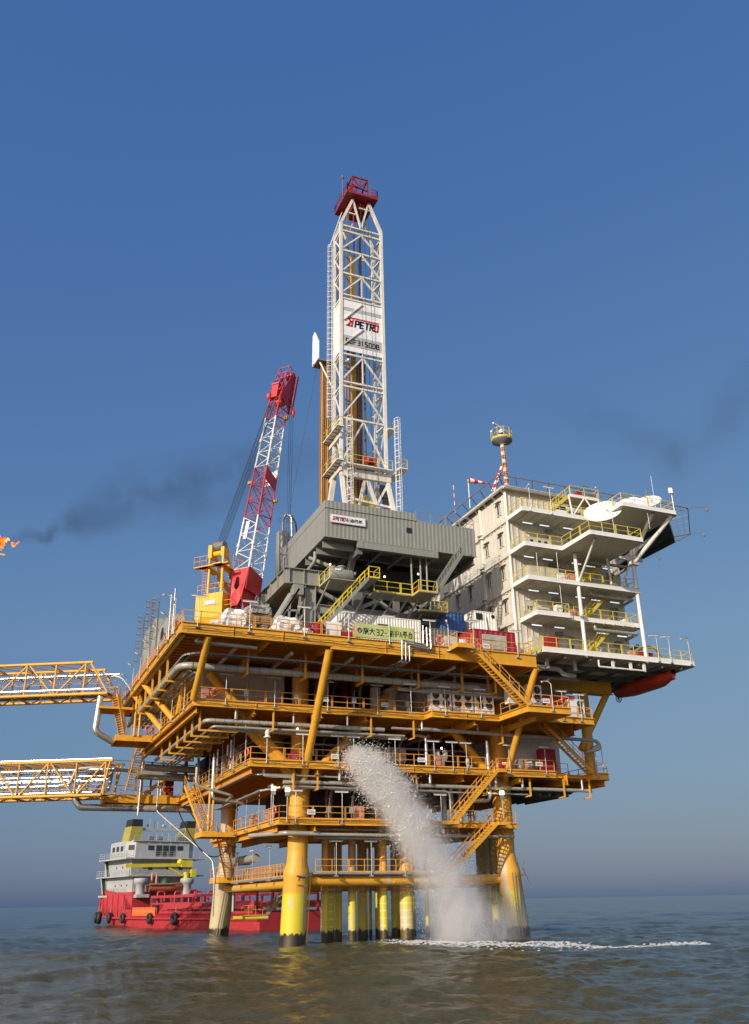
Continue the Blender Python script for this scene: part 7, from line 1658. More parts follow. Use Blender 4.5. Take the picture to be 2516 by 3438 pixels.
build(MB().prism([bp(48.4, 0, 1), bp(48.4, 1, 1), bp(46.6, 1, 1), bp(46.6, 0, 1)], CB * .1), 'walk_panel', WHITE, BM)
build(MB().prism([bp(47.4, 1, 0), bp(47.2, 1, 1), bp(45.6, 1, 1), bp(45.9, 1, 0)], CA * .06), 'red_panel', REDC, BM)
m = MB()
for s, sd in ((45.6, 0), (44.3, 1)): c = bp(s, sd, sd) + CA * (.3 if sd else -.25); m.obox(c, CA * .24, CB * .12, (0, 0, .16))
build(m, 'boom_lamp', BROWNY, BM)
# tip: winches, gooseneck cage and walkway
m = MB()
tip = [bp(58, s, f) for s in (0, 1) for f in (0, 1)]
n0, n1 = cr(BU0, 10.5, 62.6), cr(BU1, 10.5, 62.6)
for s, n_ in ((0, n0), (1, n1)):
    m.bar(bp(58, s, 0), n_, .16, .2); m.bar(bp(58, s, 1), n_ - Z * .9, .16, .2)
    for k in range(4): a = bp(58, s, 0).lerp(n_, (k + .5) / 4); b = bp(58, s, 1).lerp(n_ - Z * .9, (k + 1) / 4); m.bar(a, b, .1, .1)
m.bar(n0, n1, .2, .2); m.prism([bp(58.2, 1, 0), n1, n1 - Z * .9, bp(57.8, 1, 1)], CA * .06)
build(m, 'gooseneck', REDC, BM)
m = MB()
a0 = bp(57.2, 0, 0) - CB * .9; a1 = bp(57.2, 1, 0) - CB * .3
for s in (0, .55, 1):
    for w in (0, 1):
        p = cr(BU0 - .1 + w * 1.4, 8.3, 58.6); q = cr(BU0 - .1 + w * 1.4, 10.4, 63.0)
        off = CB * (-.75 * s) + Z * (.35 * s); m.bar(p + off, q + off, .07, .07)
for k in range(5):
    p = cr(BU0 - .1, 8.3, 58.6).lerp(cr(BU0 - .1, 10.4, 63.0), k / 4); q = p + CA * 1.4; off = CB * -.75 + Z * .35
    m.bar(p, p + off, .06, .06); m.bar(q, q + off, .06, .06); m.bar(p + off, q + off, .06, .06)
build(m, 'tip_cage', REDC, BM)
m = MB().obox(cr(.3, 7.9, 58.9), CA * .42, CB * .35, V((0, 0, .95)) + CB * .2); m.obox(cr(.3, 8.15, 60.0), CA * .5, CB * .45, (0, 0, .08)); m.tube(cr(-.45, 7.6, 58.2), cr(-.1, 7.6, 58.2), .5, 14); m.tube(cr(.2, 8.4, 57.6), cr(1.0, 8.4, 57.6), .55, 14)
build(m, 'tip_winch', plain('bright_red_enamel', (.62, .05, .045), .35), BM)
m = MB().tube(cr(.3, 10.95, 62.7), cr(.95, 10.95, 62.7), .42, 16); m.prism([cr(.1, 10.3, 63.0), cr(.1, 11.4, 63.2), cr(.1, 11.2, 62.2), cr(.1, 10.3, 62.0)], CA * .08); build(m, 'tip_sheave', REDC, BM)
m = MB(); 
for w in (0, .8):
    p = cr(1.2 + w * .5, 10.8, 62.3); q = cr(1.2 + w * .5, 9.4, 56.4); m.bar(p, q, .1, .28)
for k in range(7): p = cr(1.2, 10.8, 62.3).lerp(cr(1.2, 9.4, 56.4), k / 6); m.bar(p, p + CA * .5, .06, .06); m.bar(p, p - CB * (1.0 if k < 3 else 1.7) + Z * .1, .06, .06)
build(m, 'hanging_walkway', REDM, BM)
m = MB().obox(cr(0, 8.6, 57.3), CA * .16, CB * .12, (0, 0, .26)); m.obox(cr(1.35, 8.6, 55.4), CA * .24, CB * .2, (0, 0, .22)); m.obox(cr(1.2, 10.5, 60.6), CA * .1, CB * .1, (0, 0, .17)); build(m, 'tip_lamp', BROWNY, BM)
m = MB().lathe([(.01, 0), (.12, .1), (.2, .5), (.25, .8), (.12, 1.0), (.05, 1.4)], cr(1.75, 9.6, 55.9), Z, 10); build(m, 'overhaul_ball', REDC, BM)
for i in range(6):
    u = -1.8 + i * .2
    single(MB().bar(cr(u, .7, 37.2), cr(.0 + i * .2, 7.0 + (i % 2) * .3, 57.0 + (i % 2)), .035, .035), 'boom_cable', BLACK, '%s from the left of the slanting boom hoist cables' % ORD[i].capitalize(), 'cable', 'boom hoist cables')
for i in range(3):
    single(MB().bar(cr(.3 + i * .25, 11.2, 62.5), cr(.3 + i * .25, 11.1, 38), .03, .03), 'hoist_line', BLACK, ORD[i] + ' of the hoist lines hanging straight down from the crane tip', 'cable', 'crane hoist lines')
# ------------------------------------------------------------------ footbridges to the neighbouring platform
BD = V((-.88, .475, 0)).normalized(); BN = V((.475, .88, 0)).normalized()
def bridge(name, lab, O, hgt, wid, L, bay, s0, pipes):
    O = V(O); t = thing(name, lab, 'bridge', O, 'pipe bridges to the left')
    def q(s, k, z): return O + BD * s + BN * wid * k + Z * z
    for k in (0, 1):
        build(MB().tube(q(0, k, 0), q(L, k, 0), .17, 12), 'bottom_chord', YEL, t); build(MB().tube(q(s0, k, hgt), q(L, k, hgt), .17, 12), 'top_chord', YEL, t)
        m = MB(); n = int((L - s0) / bay)
        m.tube(q(0, k, .1), q(s0 + .3, k, hgt), .11, 8)
        for i in range(n):
            a = s0 + .3 + i * bay; m.tube(q(a + .5, k, 0), q(a + .5, k, hgt), .10, 8)
            if i % 2 == 0: m.tube(q(a + .4, k, hgt), q(a + bay + .3, k, 0), .10, 8)
            else: m.tube(q(a + .6, k, 0), q(a + bay + .3, k, hgt), .10, 8)
        build(m, 'web_members', YEL, t)
    m = MB(); n = int(L / bay)
    for i in range(n + 1):
        s = .3 + i * bay; m.bar(q(s, 0, -.1), q(s, 1, -.1), .12, .2)
        if s > s0: m.tube(q(s, 0, hgt), q(s, 1, hgt), .08, 8)
        if i < n: m.bar(q(s, 0, -.12), q(s + bay, 1, -.12), .1, .1); 
        if s > s0 and i < n: m.tube(q(s, 1, hgt), q(s + bay, 0, hgt), .07, 6)
    build(m, 'cross_members', YEL, t)
    build(MB().prism([q(0, .1, .1), q(L, .1, .1), q(L, .72, .1), q(0, .72, .1)], (0, 0, .05)), 'walkway_grating', GREYD, t)
    m = MB()
    for z in (.7, 1.2):
        for k in (.12, .7): m.bar(q(0, k, z), q(L, k, z), .045, .045)
    for i in range(int(L / 1.5)):
        for k in (.12, .7): m.bar(q(i * 1.5, k, .1), q(i * 1.5, k, 1.2), .045, .045)
    build(m, 'handrail', PINK if hgt < 3.5 else RAILP, t)
    for (k, z, r, a) in pipes:
        build(MB().path([q(a, k, z), q(L, k, z)], r, 10), 'line_pipe', SHINE, t)
        m = MB()
        for i in range(int(L / bay)): m.bar(q(.8 + i * bay, k - .06, z - r - .06), q(.8 + i * bay, k + .06, z - r - .06), .1, .08)
        build(m, 'pipe_shoes', YELD, t)
    return t
bridge('pipe_bridge', 'upper ochre truss bridge leaving the picture at the left', (-16.1, 16.85, 24.0), 3.42, 3.6, 30, 3.3, 1.9, [(-.0, .5, .15, .8), (.4, 2.35, .14, -.6), (.5, 2.35, .1, -.4), (.62, 2.3, .1, -.4), (.85, 1.3, .12, 0), (.7, 1.9, .07, 0)])
bridge('pipe_bridge', 'lower ochre truss bridge loaded with bright pipes at the left', (-14.6, 26.5, 14.65), 3.72, 3.6, 30, 3.4, -1.0, [(.0, 3.95, .14, -.9), (.12, 2.85, .12, -1), (.24, 2.9, .14, -1), (.1, 2.1, .12, 0), (.15, 1.6, .1, 0), (.08, 1.1, .15, 4), (.1, .35, .18, 1.2), (.6, 2.9, .14, -1), (.75, 2.9, .1, -1), (.45, 1.9, .12, 0)])
pipe([(-19.0, 29.2, 15.8), (-17.9, 28.6, 15.9), (-17.4, 28.3, 17.6), (-15.4, 27.5, 17.7), (-9, 28.0, 17.4), (-3, 29.0, 17.2)], .2, PIPE, 'grey pipe with a double bend leaving the lower bridge', bend=.5)
pipe([(-14.6, 30.5, 15.4), (-13.4, 30.2, 15.5), (-13.2, 30.2, 17.6)], .2, GALV, 'grey upright pipe on the lower bridge landing')
pipe([(-15, 26.9, 18.6), (-4, 28, 18.4)], .06, GALV, 'thin conduit running in from the top of the lower bridge')
pipe([(-15.5, 18.0, 26.2), (-14.6, 17.6, 25.9), (-13.6, 17.4, 24.6)], .13, SHINE, 'bright pipe bending down at the end of the upper bridge')
platform('bracket_shelf', 'ochre bracket shelf under the upper bridge end', [(-16.8, 16.8), (-13.3, 16.8), (-13.3, 20), (-16.8, 20)], 22.6, .25)
# ------------------------------------------------------------------ supply ship
SO = V((7.9, 40.7, 0)); SU = V((-.217, .976, 0)).normalized(); SV = V((SU.y, -SU.x, 0))
def sp(u, v, z): return SO + SU * u + SV * v + Z * z
SHIP = thing('supply_ship', 'red hulled supply ship with white bridge and mustard funnels behind the platform', 'ship', sp(30, 6.5, 0))
BEAM = 11.4
def hw(u):   # half beam along the length
    if u < 46: return BEAM / 2 - (.5 * max(0, 2 - u) / 2) ** 2
    s = (u - 46) / 22.6; return BEAM / 2 * max(.02, (1 - s ** 5)) if s < 1 else .05
def sbox(mb, u0, v0, z0, u1, v1, z1): return mb.obox(sp((u0 + u1) / 2, (v0 + v1) / 2, (z0 + z1) / 2), SU * (u1 - u0) / 2, SV * (v1 - v0) / 2, (0, 0, (z1 - z0) / 2))
CTR = BEAM / 2
def hullsec(u, zt, flare=0.):
    h = hw(u); hb = h * (.97 if u < 46 else max(.05, .97 - ((u - 46) / 22) ** 2)); 
    P = [(-hb * .9, -1.5), (-hb, -.4), (-hb - (h - hb) * .35, 1.0), (-h, min(2.6, zt)), (-h - flare, zt)]
    pts = [sp(u, CTR + v, z) for v, z in P] + [sp(u, CTR - v, z) for v, z in P[::-1]]
    return pts
us = [0, 1, 3, 8, 15, 22, 30, 36, 42, 43.9]
m = loft([hullsec(u, 2.1) for u in us]); 
us2 = [43.9, 45, 47, 50, 53, 56, 59, 61.5, 63.5, 65.5, 67.2, 68.2]
m2 = loft([hullsec(u, 5.3 + max(0, u - 52) * .085, .15 * max(0, (u - 50) / 17)) for u in us2])
build(m, 'hull', SHIPR, SHIP); build(m2, 'bow_hull', SHIPR, SHIP)
m = MB()
for v0 in (0, BEAM):
    sg = 1 if v0 == 0 else -1
    m.prism([sp(44, v0, 2.1), sp(48, v0, 5.1), sp(48, v0, 2.1)], SV * sg * .12)
    m.prism([sp(44.2, v0, 2.1), sp(47.8, v0, 5.0), sp(43.9, v0, 2.9)], SV * sg * .12)
    # high side bulwark with freeing ports
    m.prism([sp(31.8, v0, 2.1), sp(30.5, v0, 3.55), sp(1, v0, 3.5), sp(1, v0, 2.6), sp(20, v0, 2.6), sp(20, v0, 2.45), sp(31.8, v0, 2.45)], SV * sg * .15)
    m.bar(sp(32, v0, 2.15), sp(1, v0, 2.15), .2, .3)
build(m, 'bulwark', SHIPR, SHIP)
m = MB(); r_ = MB()
for z in (1.25,):
    m.path([sp(u, CTR - hw(u) * 1.005 - .06, z + (.12 if u > 50 else 0)) for u in (0, 10, 20, 30, 40, 46, 50, 54, 58, 62)], .17, 6)
build(m, 'rub_rail', SHIPR, SHIP)
m = MB()
for u in (47.5, 50.3, 53, 55.8, 58.3, 60.6, 62.8): p = CTR - hw(u); m.bar(sp(u, p - .03, 1.5), sp(u, p - .1, 4.9), .1, .25, SU)
build(m, 'hull_ribs', SHIPR, SHIP)
build(MB().prism([sp(43.3, -.06, 2.9), sp(33.7, -.06, 2.9), sp(33.7, -.06, 1.65), sp(43.3, -.06, 1.65)], SV * .05), 'orange_board', SHIPO, SHIP)
m = MB()
for k in range(9): u = 42.6 - k * .95; m.prism([sp(u, -.075, 2.1), sp(u - .55, -.075, 2.1), sp(u - .55, -.075, 2.6), sp(u, -.075, 2.6)], SV * .01)
build(m, 'board_lettering', plain('faded_orange_letters', (.7, .2, .06)), SHIP)
m = MB()
for k in range(5): u = 16.6 - k * .8; m.prism([sp(u, -.02, 3.0), sp(u - .5, -.02, 3.0), sp(u - .5, -.02, 3.35), sp(u, -.02, 3.35)], SV * -.015)
build(m, 'hull_lettering', INKB, SHIP)
m = MB()
for k in range(8): u = 29 - k * 1.7; m.prism([sp(u, -.02, 2.5), sp(u - 1.0, -.02, 2.5), sp(u - 1.0, -.02, 2.62), sp(u, -.02, 2.62)], SV * -.02)
build(m, 'freeing_ports', DARK, SHIP)
sbox_deck = sbox(MB(), .4, .3, 1.9, 44, BEAM - .3, 2.0); build(sbox_deck, 'cargo_deck', plain('deck_brown', (.16, .09, .06), .7), SHIP)
m = MB()
for u0 in range(2, 42, 4):
    for v in (1.0, BEAM - 1.0):
        m.bar(sp(u0, v, 2), sp(u0, v, 4.4), .3, .3)
for v in (1.0, BEAM - 1.0): m.bar(sp(2, v, 4.4), sp(38, v, 4.4), .3, .35); m.bar(sp(2, v, 3.4), sp(38, v, 3.4), .2, .25)
build(m, 'cargo_rail', SHIPR, SHIP)
m = MB()
for u, v in ((38, 2), (38, 5), (38, 8.5), (38, 11), (24, 1.2), (9, 1.2)): m.path([sp(u, v, 2), sp(u, v, 5.2), sp(u, v + 1.2, 5.2), sp(u, v + 1.2, 2)], .16, 6, .3)
m.path([sp(3.5, 4, 2), sp(3, 4, 6.8), sp(3, 6.2, 6.8), sp(3.5, 6.2, 2)], .22, 8, .4)
build(m, 'deck_frames', SHIPR, SHIP)
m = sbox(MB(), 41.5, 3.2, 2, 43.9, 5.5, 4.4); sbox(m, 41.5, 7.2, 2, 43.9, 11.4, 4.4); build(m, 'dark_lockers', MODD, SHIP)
build(sbox(MB(), 20, 3, 2, 34, 10, 2.9), 'deck_cargo', plain('rust_cargo', (.24, .10, .07), .7), SHIP)
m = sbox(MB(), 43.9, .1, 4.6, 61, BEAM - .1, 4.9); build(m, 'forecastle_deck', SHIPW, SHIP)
# fenders
for i, u in enumerate((63.0, 58.5, 52.8, 46.5, 34.8, 25.2)):
    r = (.95, 1.05, .9, .8, .82, .9)[i]
    t = thing('tyre_fender', '%s from the bow of the black tyre fenders on the red ship' % ORD[i].capitalize(), 'tyre fender', sp(u, CTR - hw(u), 1.2), 'tyre fenders hung along the ship side')
    n_ = -SV if u < 47 else (-SV + SU * .35 * (u - 46) / 10).normalized()
    build(MB().torus(sp(u, CTR - hw(u) * 1.0, 1.3) + n_ * .45, n_, r * .68, r * .36, 18, 8), 'tyre', BLACK, t)
    build(MB().bar(sp(u, CTR - hw(u) - .3, 1.9), sp(u + .2, CTR - hw(u) - .1, 3.2), .06, .06), 'chain', GREYD, t)
# superstructure
A0 = 46.0
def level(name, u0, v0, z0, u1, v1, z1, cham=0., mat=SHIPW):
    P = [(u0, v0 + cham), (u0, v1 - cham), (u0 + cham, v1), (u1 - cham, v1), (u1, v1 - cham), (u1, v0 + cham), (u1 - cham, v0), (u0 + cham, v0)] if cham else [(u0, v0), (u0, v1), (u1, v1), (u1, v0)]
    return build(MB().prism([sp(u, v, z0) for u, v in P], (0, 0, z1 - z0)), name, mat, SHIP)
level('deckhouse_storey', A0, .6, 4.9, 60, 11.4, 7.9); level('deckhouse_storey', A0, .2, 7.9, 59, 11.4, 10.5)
o = level('deckhouse_storey', A0 - 1.2, -.6, 7.75, 61.0, 13.2, 7.95)
wh = level('wheelhouse', A0 + .0, -.6, 10.75, 56, 11.9, 13.4, 1.3)
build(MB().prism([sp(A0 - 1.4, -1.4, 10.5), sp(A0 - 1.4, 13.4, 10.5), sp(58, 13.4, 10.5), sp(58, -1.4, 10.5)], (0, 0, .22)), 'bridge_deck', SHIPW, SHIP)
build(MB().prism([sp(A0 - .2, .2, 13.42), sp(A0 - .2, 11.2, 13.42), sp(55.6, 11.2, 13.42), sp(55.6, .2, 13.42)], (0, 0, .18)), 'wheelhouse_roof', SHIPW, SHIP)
w = MB()
for k in range(3): v = 4.4 + k * 1.25; w.prism([sp(A0 - .02, v, 11.0), sp(A0 - .02, v + 1.05, 11.0), sp(A0 - .02, v + 1.05, 12.8), sp(A0 - .02, v, 12.8)], SU * -.03)
for v, ww in ((2.9, 1.1), (8.3, 1.1)): w.prism([sp(A0 - .02, v, 12.0), sp(A0 - .02, v + ww, 12.0), sp(A0 - .02, v + ww, 12.75), sp(A0 - .02, v, 12.75)], SU * -.03)
build(w, 'wheelhouse_windows', GLASS, wh)
w = MB()
a = sp(A0, .7, 0); b = sp(A0 + 1.3, -.6, 0); dd = (b - a).normalized(); nn = V((dd.y, -dd.x, 0)); nn = nn if nn.dot(SV) < 0 else -nn
for s0, s1 in ((.25, 1.35),): w.prism([a + dd * s0 + Z * 12.0 + nn * .02, a + dd * s1 + Z * 12.0 + nn * .02, a + dd * s1 + Z * 12.8 + nn * .02, a + dd * s0 + Z * 12.8 + nn * .02], nn * .03)
for u in (48.5, 50.5, 52.5): w.prism([sp(u, -.62, 11.9), sp(u + 1.2, -.62, 11.9), sp(u + 1.2, -.62, 12.7), sp(u, -.62, 12.7)], SV * -.03)
build(w, 'wheelhouse_windows', GLASS, wh)
w = MB()
for v in (1.2, 3.2, 5.2, 7.2, 9.2): w.prism([sp(A0 - .02, v, 13.12), sp(A0 - .02, v + 1.5, 13.12), sp(A0 - .02, v + 1.5, 13.25), sp(A0 - .02, v, 13.25)], SU * -.03)
build(w, 'roof_slots', GREYD, wh)
w = MB()
for u, z in ((48, 9.3), (50, 9.3), (53, 9.3), (48.5, 6.4), (51, 6.4), (54, 6.4)): w.lathe([(.2, 0), (.2, .03), (.01, .03)], sp(u, .18 if z > 8 else .58, z), -SV, 12)
for v, z in ((3.2, 9.3), (6.4, 9.4), (8.8, 9.3)): w.prism([sp(A0 - .02, v, z - .5), sp(A0 - .02, v + .7, z - .5), sp(A0 - .02, v + .7, z + .2), sp(A0 - .02, v, z + .2)], SU * -.03)
build(w, 'portholes', GLASS, SHIP)
for v0 in (-.3, 9.9):
    f = MB().prism([sp(A0 + 1.0, v0, 13.5), sp(A0 + 1.0, v0 + 2.4, 13.5), sp(A0 + 4.6, v0 + 2.4, 13.5), sp(A0 + 4.6, v0, 13.5)], (0, 0, .01))
    q0 = [(A0 + 1, v0), (A0 + 1, v0 + 2.4), (A0 + 4.6, v0 + 2.4), (A0 + 4.6, v0)]; q1 = [(A0 + 1.1, v0 + .5), (A0 + 1.1, v0 + 2.3), (A0 + 4.0, v0 + 2.3), (A0 + 4.0, v0 + .5)]
    def band(z0, z1):
        zz0 = (z0 - 13.4) / 3.7; zz1 = (z1 - 13.4) / 3.7; vs = []
        for zz, z in ((zz0, z0), (zz1, z1)):
            for (a, b), (c, d) in zip(q0, q1): vs.append(sp(a + (c - a) * zz, b + (d - b) * zz, z))
        return MB().add(vs, [(0, 1, 5, 4), (1, 2, 6, 5), (2, 3, 7, 6), (3, 0, 4, 7), (4, 5, 6, 7), (3, 2, 1, 0)])
    fo = build(band(13.4, 15.9), 'funnel', MUSTARD, SHIP); build(band(15.9, 17.1), 'funnel_top', BLACK, fo)
m = MB().bar(sp(A0 + 1.5, 2.3, 15.5), sp(A0 + 1.5, 10, 15.5), .3, .45)
for v in (3.5, 5.0, 6.0, 7.2, 8.6): m.bar(sp(A0 + 1.6, v, 13.6), sp(A0 + 1.6, v, 15.5 + (v % 2) * 1.3), .1, .1)
for v, z in ((4.6, 17.2), (6.6, 18.4), (7.6, 16.8)): m.bar(sp(A0 + 2, v, 15.6), sp(A0 + 2, v, z), .08, .08); m.bar(sp(A0 + 2, v - .6, z - .5), sp(A0 + 2, v + .6, z - .5), .06, .06)
m.bar(sp(A0 + 2, 2, 17), sp(A0 + 2, 10, 17), .06, .06)
for v in (3.3, 6.2, 8.2): m.ball(sp(A0 + 1.8, v, 16.2), .28, 8, 5)
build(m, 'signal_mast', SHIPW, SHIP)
m = MB()
for v in (3.2, 4.9, 8.4, 9.3): sbox(m, A0 + .5, v, 13.6, A0 + 1.0, v + .9, 14.3)
build(m, 'roof_units', GREYD, SHIP)
def srail(mb, pts, h=1.0, step=1.2):
    pts = [V(p) for p in pts]
    for p, q in zip(pts[:-1], pts[1:]):
        for z in (h, h * .66, h * .33): mb.bar(p + Z * z, q + Z * z, .045, .045)
        n = max(1, int((q - p).length / step))
        for k in range(n + 1): r = p.lerp(q, k / n); mb.bar(r, r + Z * h, .05, .05)
    return mb
m = srail(MB(), [sp(58, -1.3, 10.72), sp(A0 - 1.3, -1.3, 10.72), sp(A0 - 1.3, 13.3, 10.72)]); srail(m, [sp(61, -.5, 7.95), sp(A0 - 1.1, -.5, 7.95), sp(A0 - 1.1, 3, 7.95)])
srail(m, [sp(64, CTR - hw(64), 5.0), sp(58, CTR - hw(58), 5.0), sp(53, CTR - hw(53), 5.0), sp(48, .05, 5.05)]); srail(m, [sp(A0, .2, 13.6), sp(A0, 11, 13.6)], .8)
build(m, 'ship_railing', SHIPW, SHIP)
# fore tower, stairs
level('fore_house', 59.2, 3.6, 4.9, 63, 9.4, 11.0)
build(sbox(MB(), 60.2, 4.2, 11.0, 61.4, 5.6, 12.4).ball(sp(60.8, 4.9, 12.6), .6, 10, 6), 'searchlight', SHIPW, SHIP)
for (u0, z0, u1, z1, v) in ((56.2, 8.0, 57.8, 10.6, -.25), (57.6, 5.0, 59.2, 7.8, -.2), (43.4, 2.0, 45.6, 4.9, 1.4)):
    m = MB()
    for s in (-.1, .7): m.bar(sp(u0, v + s, z0), sp(u1, v + s, z1), .1, .3)
    build(m, 'ship_stair', SHIPW, SHIP)
    build(MB().prism([sp(u0, v - .05, z0), sp(u0, v + .65, z0), sp(u1, v + .65, z1), sp(u1, v - .05, z1)], SU * .3), 'stair_treads', GREEND, SHIP)
for v in (1.2, 9.6):
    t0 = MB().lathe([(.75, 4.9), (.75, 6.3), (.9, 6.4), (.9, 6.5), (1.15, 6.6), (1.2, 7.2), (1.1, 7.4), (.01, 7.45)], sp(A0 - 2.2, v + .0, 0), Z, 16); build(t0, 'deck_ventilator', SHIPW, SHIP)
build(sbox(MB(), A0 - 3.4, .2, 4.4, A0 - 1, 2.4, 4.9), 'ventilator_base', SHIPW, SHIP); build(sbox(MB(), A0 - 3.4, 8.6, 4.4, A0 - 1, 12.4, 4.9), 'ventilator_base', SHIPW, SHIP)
# rescue boat and its crane
t = thing('rescue_boat', 'orange brown rescue boat carried behind the ship bridge', 'boat', sp(A0 - 1.6, 6, 5.6))
secs = []
for k in range(11):
    s = k / 10; v = 2.6 + 6.6 * s; wd = .95 * (1 - max(0, (s - .55) / .45) ** 2 * .9); z0 = 5.2 + max(0, s - .7) * 1.6
    secs.append([sp(A0 - 2.1 - wd, v, 6.3 + s * .2), sp(A0 - 2.1 - wd * .6, v, z0), sp(A0 - 2.1 + wd * .6, v, z0), sp(A0 - 2.1 + wd, v, 6.3 + s * .2)])
build(loft(secs), 'hull', plain('faded_orange_hull', (.42, .11, .05), .6), t)
build(MB().path([sp(A0 - 3.05, 2.5, 6.4), sp(A0 - 3.05, 6.5, 6.45), sp(A0 - 2.1, 9.3, 6.65)], .17, 8), 'fender_rail', plain('brown_fender', (.40, .18, .08), .6), t)
build(MB().ball(sp(A0 - 2.1, 5.6, 6.4), 1.0, 12, 8, (.8, .9, 1.1)), 'canopy', GREEND, t)
build(MB().path([sp(A0 - 2.1, 3.2, 6.3), sp(A0 - 2.1, 3.2, 8.2), sp(A0 - 2.1, 4.0, 8.2), sp(A0 - 2.1, 4.0, 6.3)], .2, 6), 'boat_arch', PINK, t)
t = thing('deck_crane', 'yellow hydraulic deck crane with long level jib on the ship', 'crane', sp(A0 - 1.5, 10, 5))
build(MB().tube(sp(A0 - 1.6, 9.6, 4.9), sp(A0 - 1.6, 9.6, 8.4), .5, 12), 'crane_column', SHIPY, t)
build(MB().bar(sp(A0 - 1.8, 9.8, 9.6), sp(A0 - 1.8, -1.6, 9.35), .42, .55), 'crane_jib', SHIPY, t)
m = MB().bar(sp(A0 - 1.8, 9.0, 7.8), sp(A0 - 1.8, 6.2, 9.1), .2, .3); sbox(m, A0 - 2.2, 8.4, 9.2, A0 - 1.2, 10.4, 10.3); sbox(m, A0 - 2.2, 10.3, 7.6, A0 - 1.2, 11.2, 8.9); m.ball(sp(A0 - 1.7, 8.3, 10.0), .55, 8, 6); build(m, 'crane_machinery', SHIPY, t)
# ------------------------------------------------------------------ falling water jet, spray and foam
def jetc(t):
    return np.stack([4.7 + 8.6 * t ** .92, -3.0 - 4.6 * t, 15.25 - 15.2 * (.22 * t + .78 * t ** 1.35)], -1)
def make_jet():
    rng = np.random.RandomState(11)
    def drops(n, tl, th, wfun, size, pw=1.0, clump=0):
        t = tl + (th - tl) * rng.rand(n) ** pw
        if clump:
            ct = tl + (th - tl) * rng.rand(clump) ** pw; k = rng.randint(0, clump, n); t = np.clip(ct[k] + rng.randn(n) * .018, tl, th)
            cw = rng.randn(clump, 3) * .55; base = cw[k]; off = base + rng.randn(n, 3) * .28
        else: off = rng.randn(n, 3)
        c = jetc(t) + off * wfun(t)[:, None] * np.array([1, .8, .75])
        s = size * np.exp(rng.randn(n) * .45)
        return c, s
    w1 = lambda t: .42 + 1.15 * t
    parts = [drops(30000, 0, .55, lambda t: .9 + .8 * t, .030, .8, 700), drops(12000, .05, 1.0, w1, .024, .9, 300), drops(60000, .0, 1.0, lambda t: .8 + 1.3 * t, .012, .75), drops(40000, 0, .32, lambda t: .85 + .5 * t, .026)]
    c = np.concatenate([p[0] for p in parts]); s = np.concatenate([p[1] for p in parts])
    ok = c[:, 2] > .05; c = c[ok]; s = s[ok]; n = len(c)
    d = rng.randn(n, 4, 3); d /= np.linalg.norm(d, axis=2, keepdims=True)
    base = np.array([[1, 1, 1], [-1, -1, 1], [-1, 1, -1], [1, -1, -1]]) / 1.732
    v = base[None] * (.7 + .6 * rng.rand(n, 4, 1)) + d * .25
    v = c[:, None, :] + v * s[:, None, None] * np.array([1, 1, 1.25])
    f = np.array([[0, 1, 2], [0, 3, 1], [0, 2, 3], [1, 3, 2]])[None] + (np.arange(n) * 4)[:, None, None]
    me = bpy.data.meshes.new('water_jet'); v = v.reshape(-1, 3).astype(np.float32); f = f.reshape(-1, 3).astype(np.int32)
    me.vertices.add(len(v)); me.vertices.foreach_set('co', v.ravel()); me.loops.add(f.size); me.loops.foreach_set('vertex_index', f.ravel())
    me.polygons.add(len(f)); me.polygons.foreach_set('loop_start', np.arange(0, f.size, 3, dtype=np.int32)); me.polygons.foreach_set('loop_total', np.full(len(f), 3, dtype=np.int32))
    me.update(); me.validate()
    m, nt, b = newmat('white_water'); b.inputs['Base Color'].default_value = (.92, .92, .91, 1); b.inputs['Roughness'].default_value = .4
    b.inputs['Subsurface Weight'].default_value = 0; b.inputs['Emission Strength'].default_value = 0
    me.materials.append(m); o = bpy.data.objects.new('water_jet', me); link(o); tag(o, 'white water jet falling from the lower deck into the sea', 'water jet'); o['kind'] = 'stuff'
make_jet()
def volmat(name, scat, absb, dens_build, aniso=.2):
    m = bpy.data.materials.new(name); m.use_nodes = True; nt = m.node_tree; nt.nodes.clear()
    out = nt.nodes.new('ShaderNodeOutputMaterial'); pv = nt.nodes.new('ShaderNodeVolumePrincipled')
    pv.inputs['Color'].default_value = (*scat, 1); pv.inputs['Absorption Color'].default_value = (*absb, 1); pv.inputs['Anisotropy'].default_value = aniso
    nt.links.new(pv.outputs[0], out.inputs['Volume']); nt.links.new(dens_build(nt), pv.inputs['Density']); return m
def math2(nt, op, a, b=None, clamp=False):
    n = nt.nodes.new('ShaderNodeMath'); n.operation = op; n.use_clamp = clamp
    for i, x in enumerate((a, b)):
        if x is None: continue
        if isinstance(x, (int, float)): n.inputs[i].default_value = x
        else: nt.links.new(x, n.inputs[i])
    return n.outputs[0]
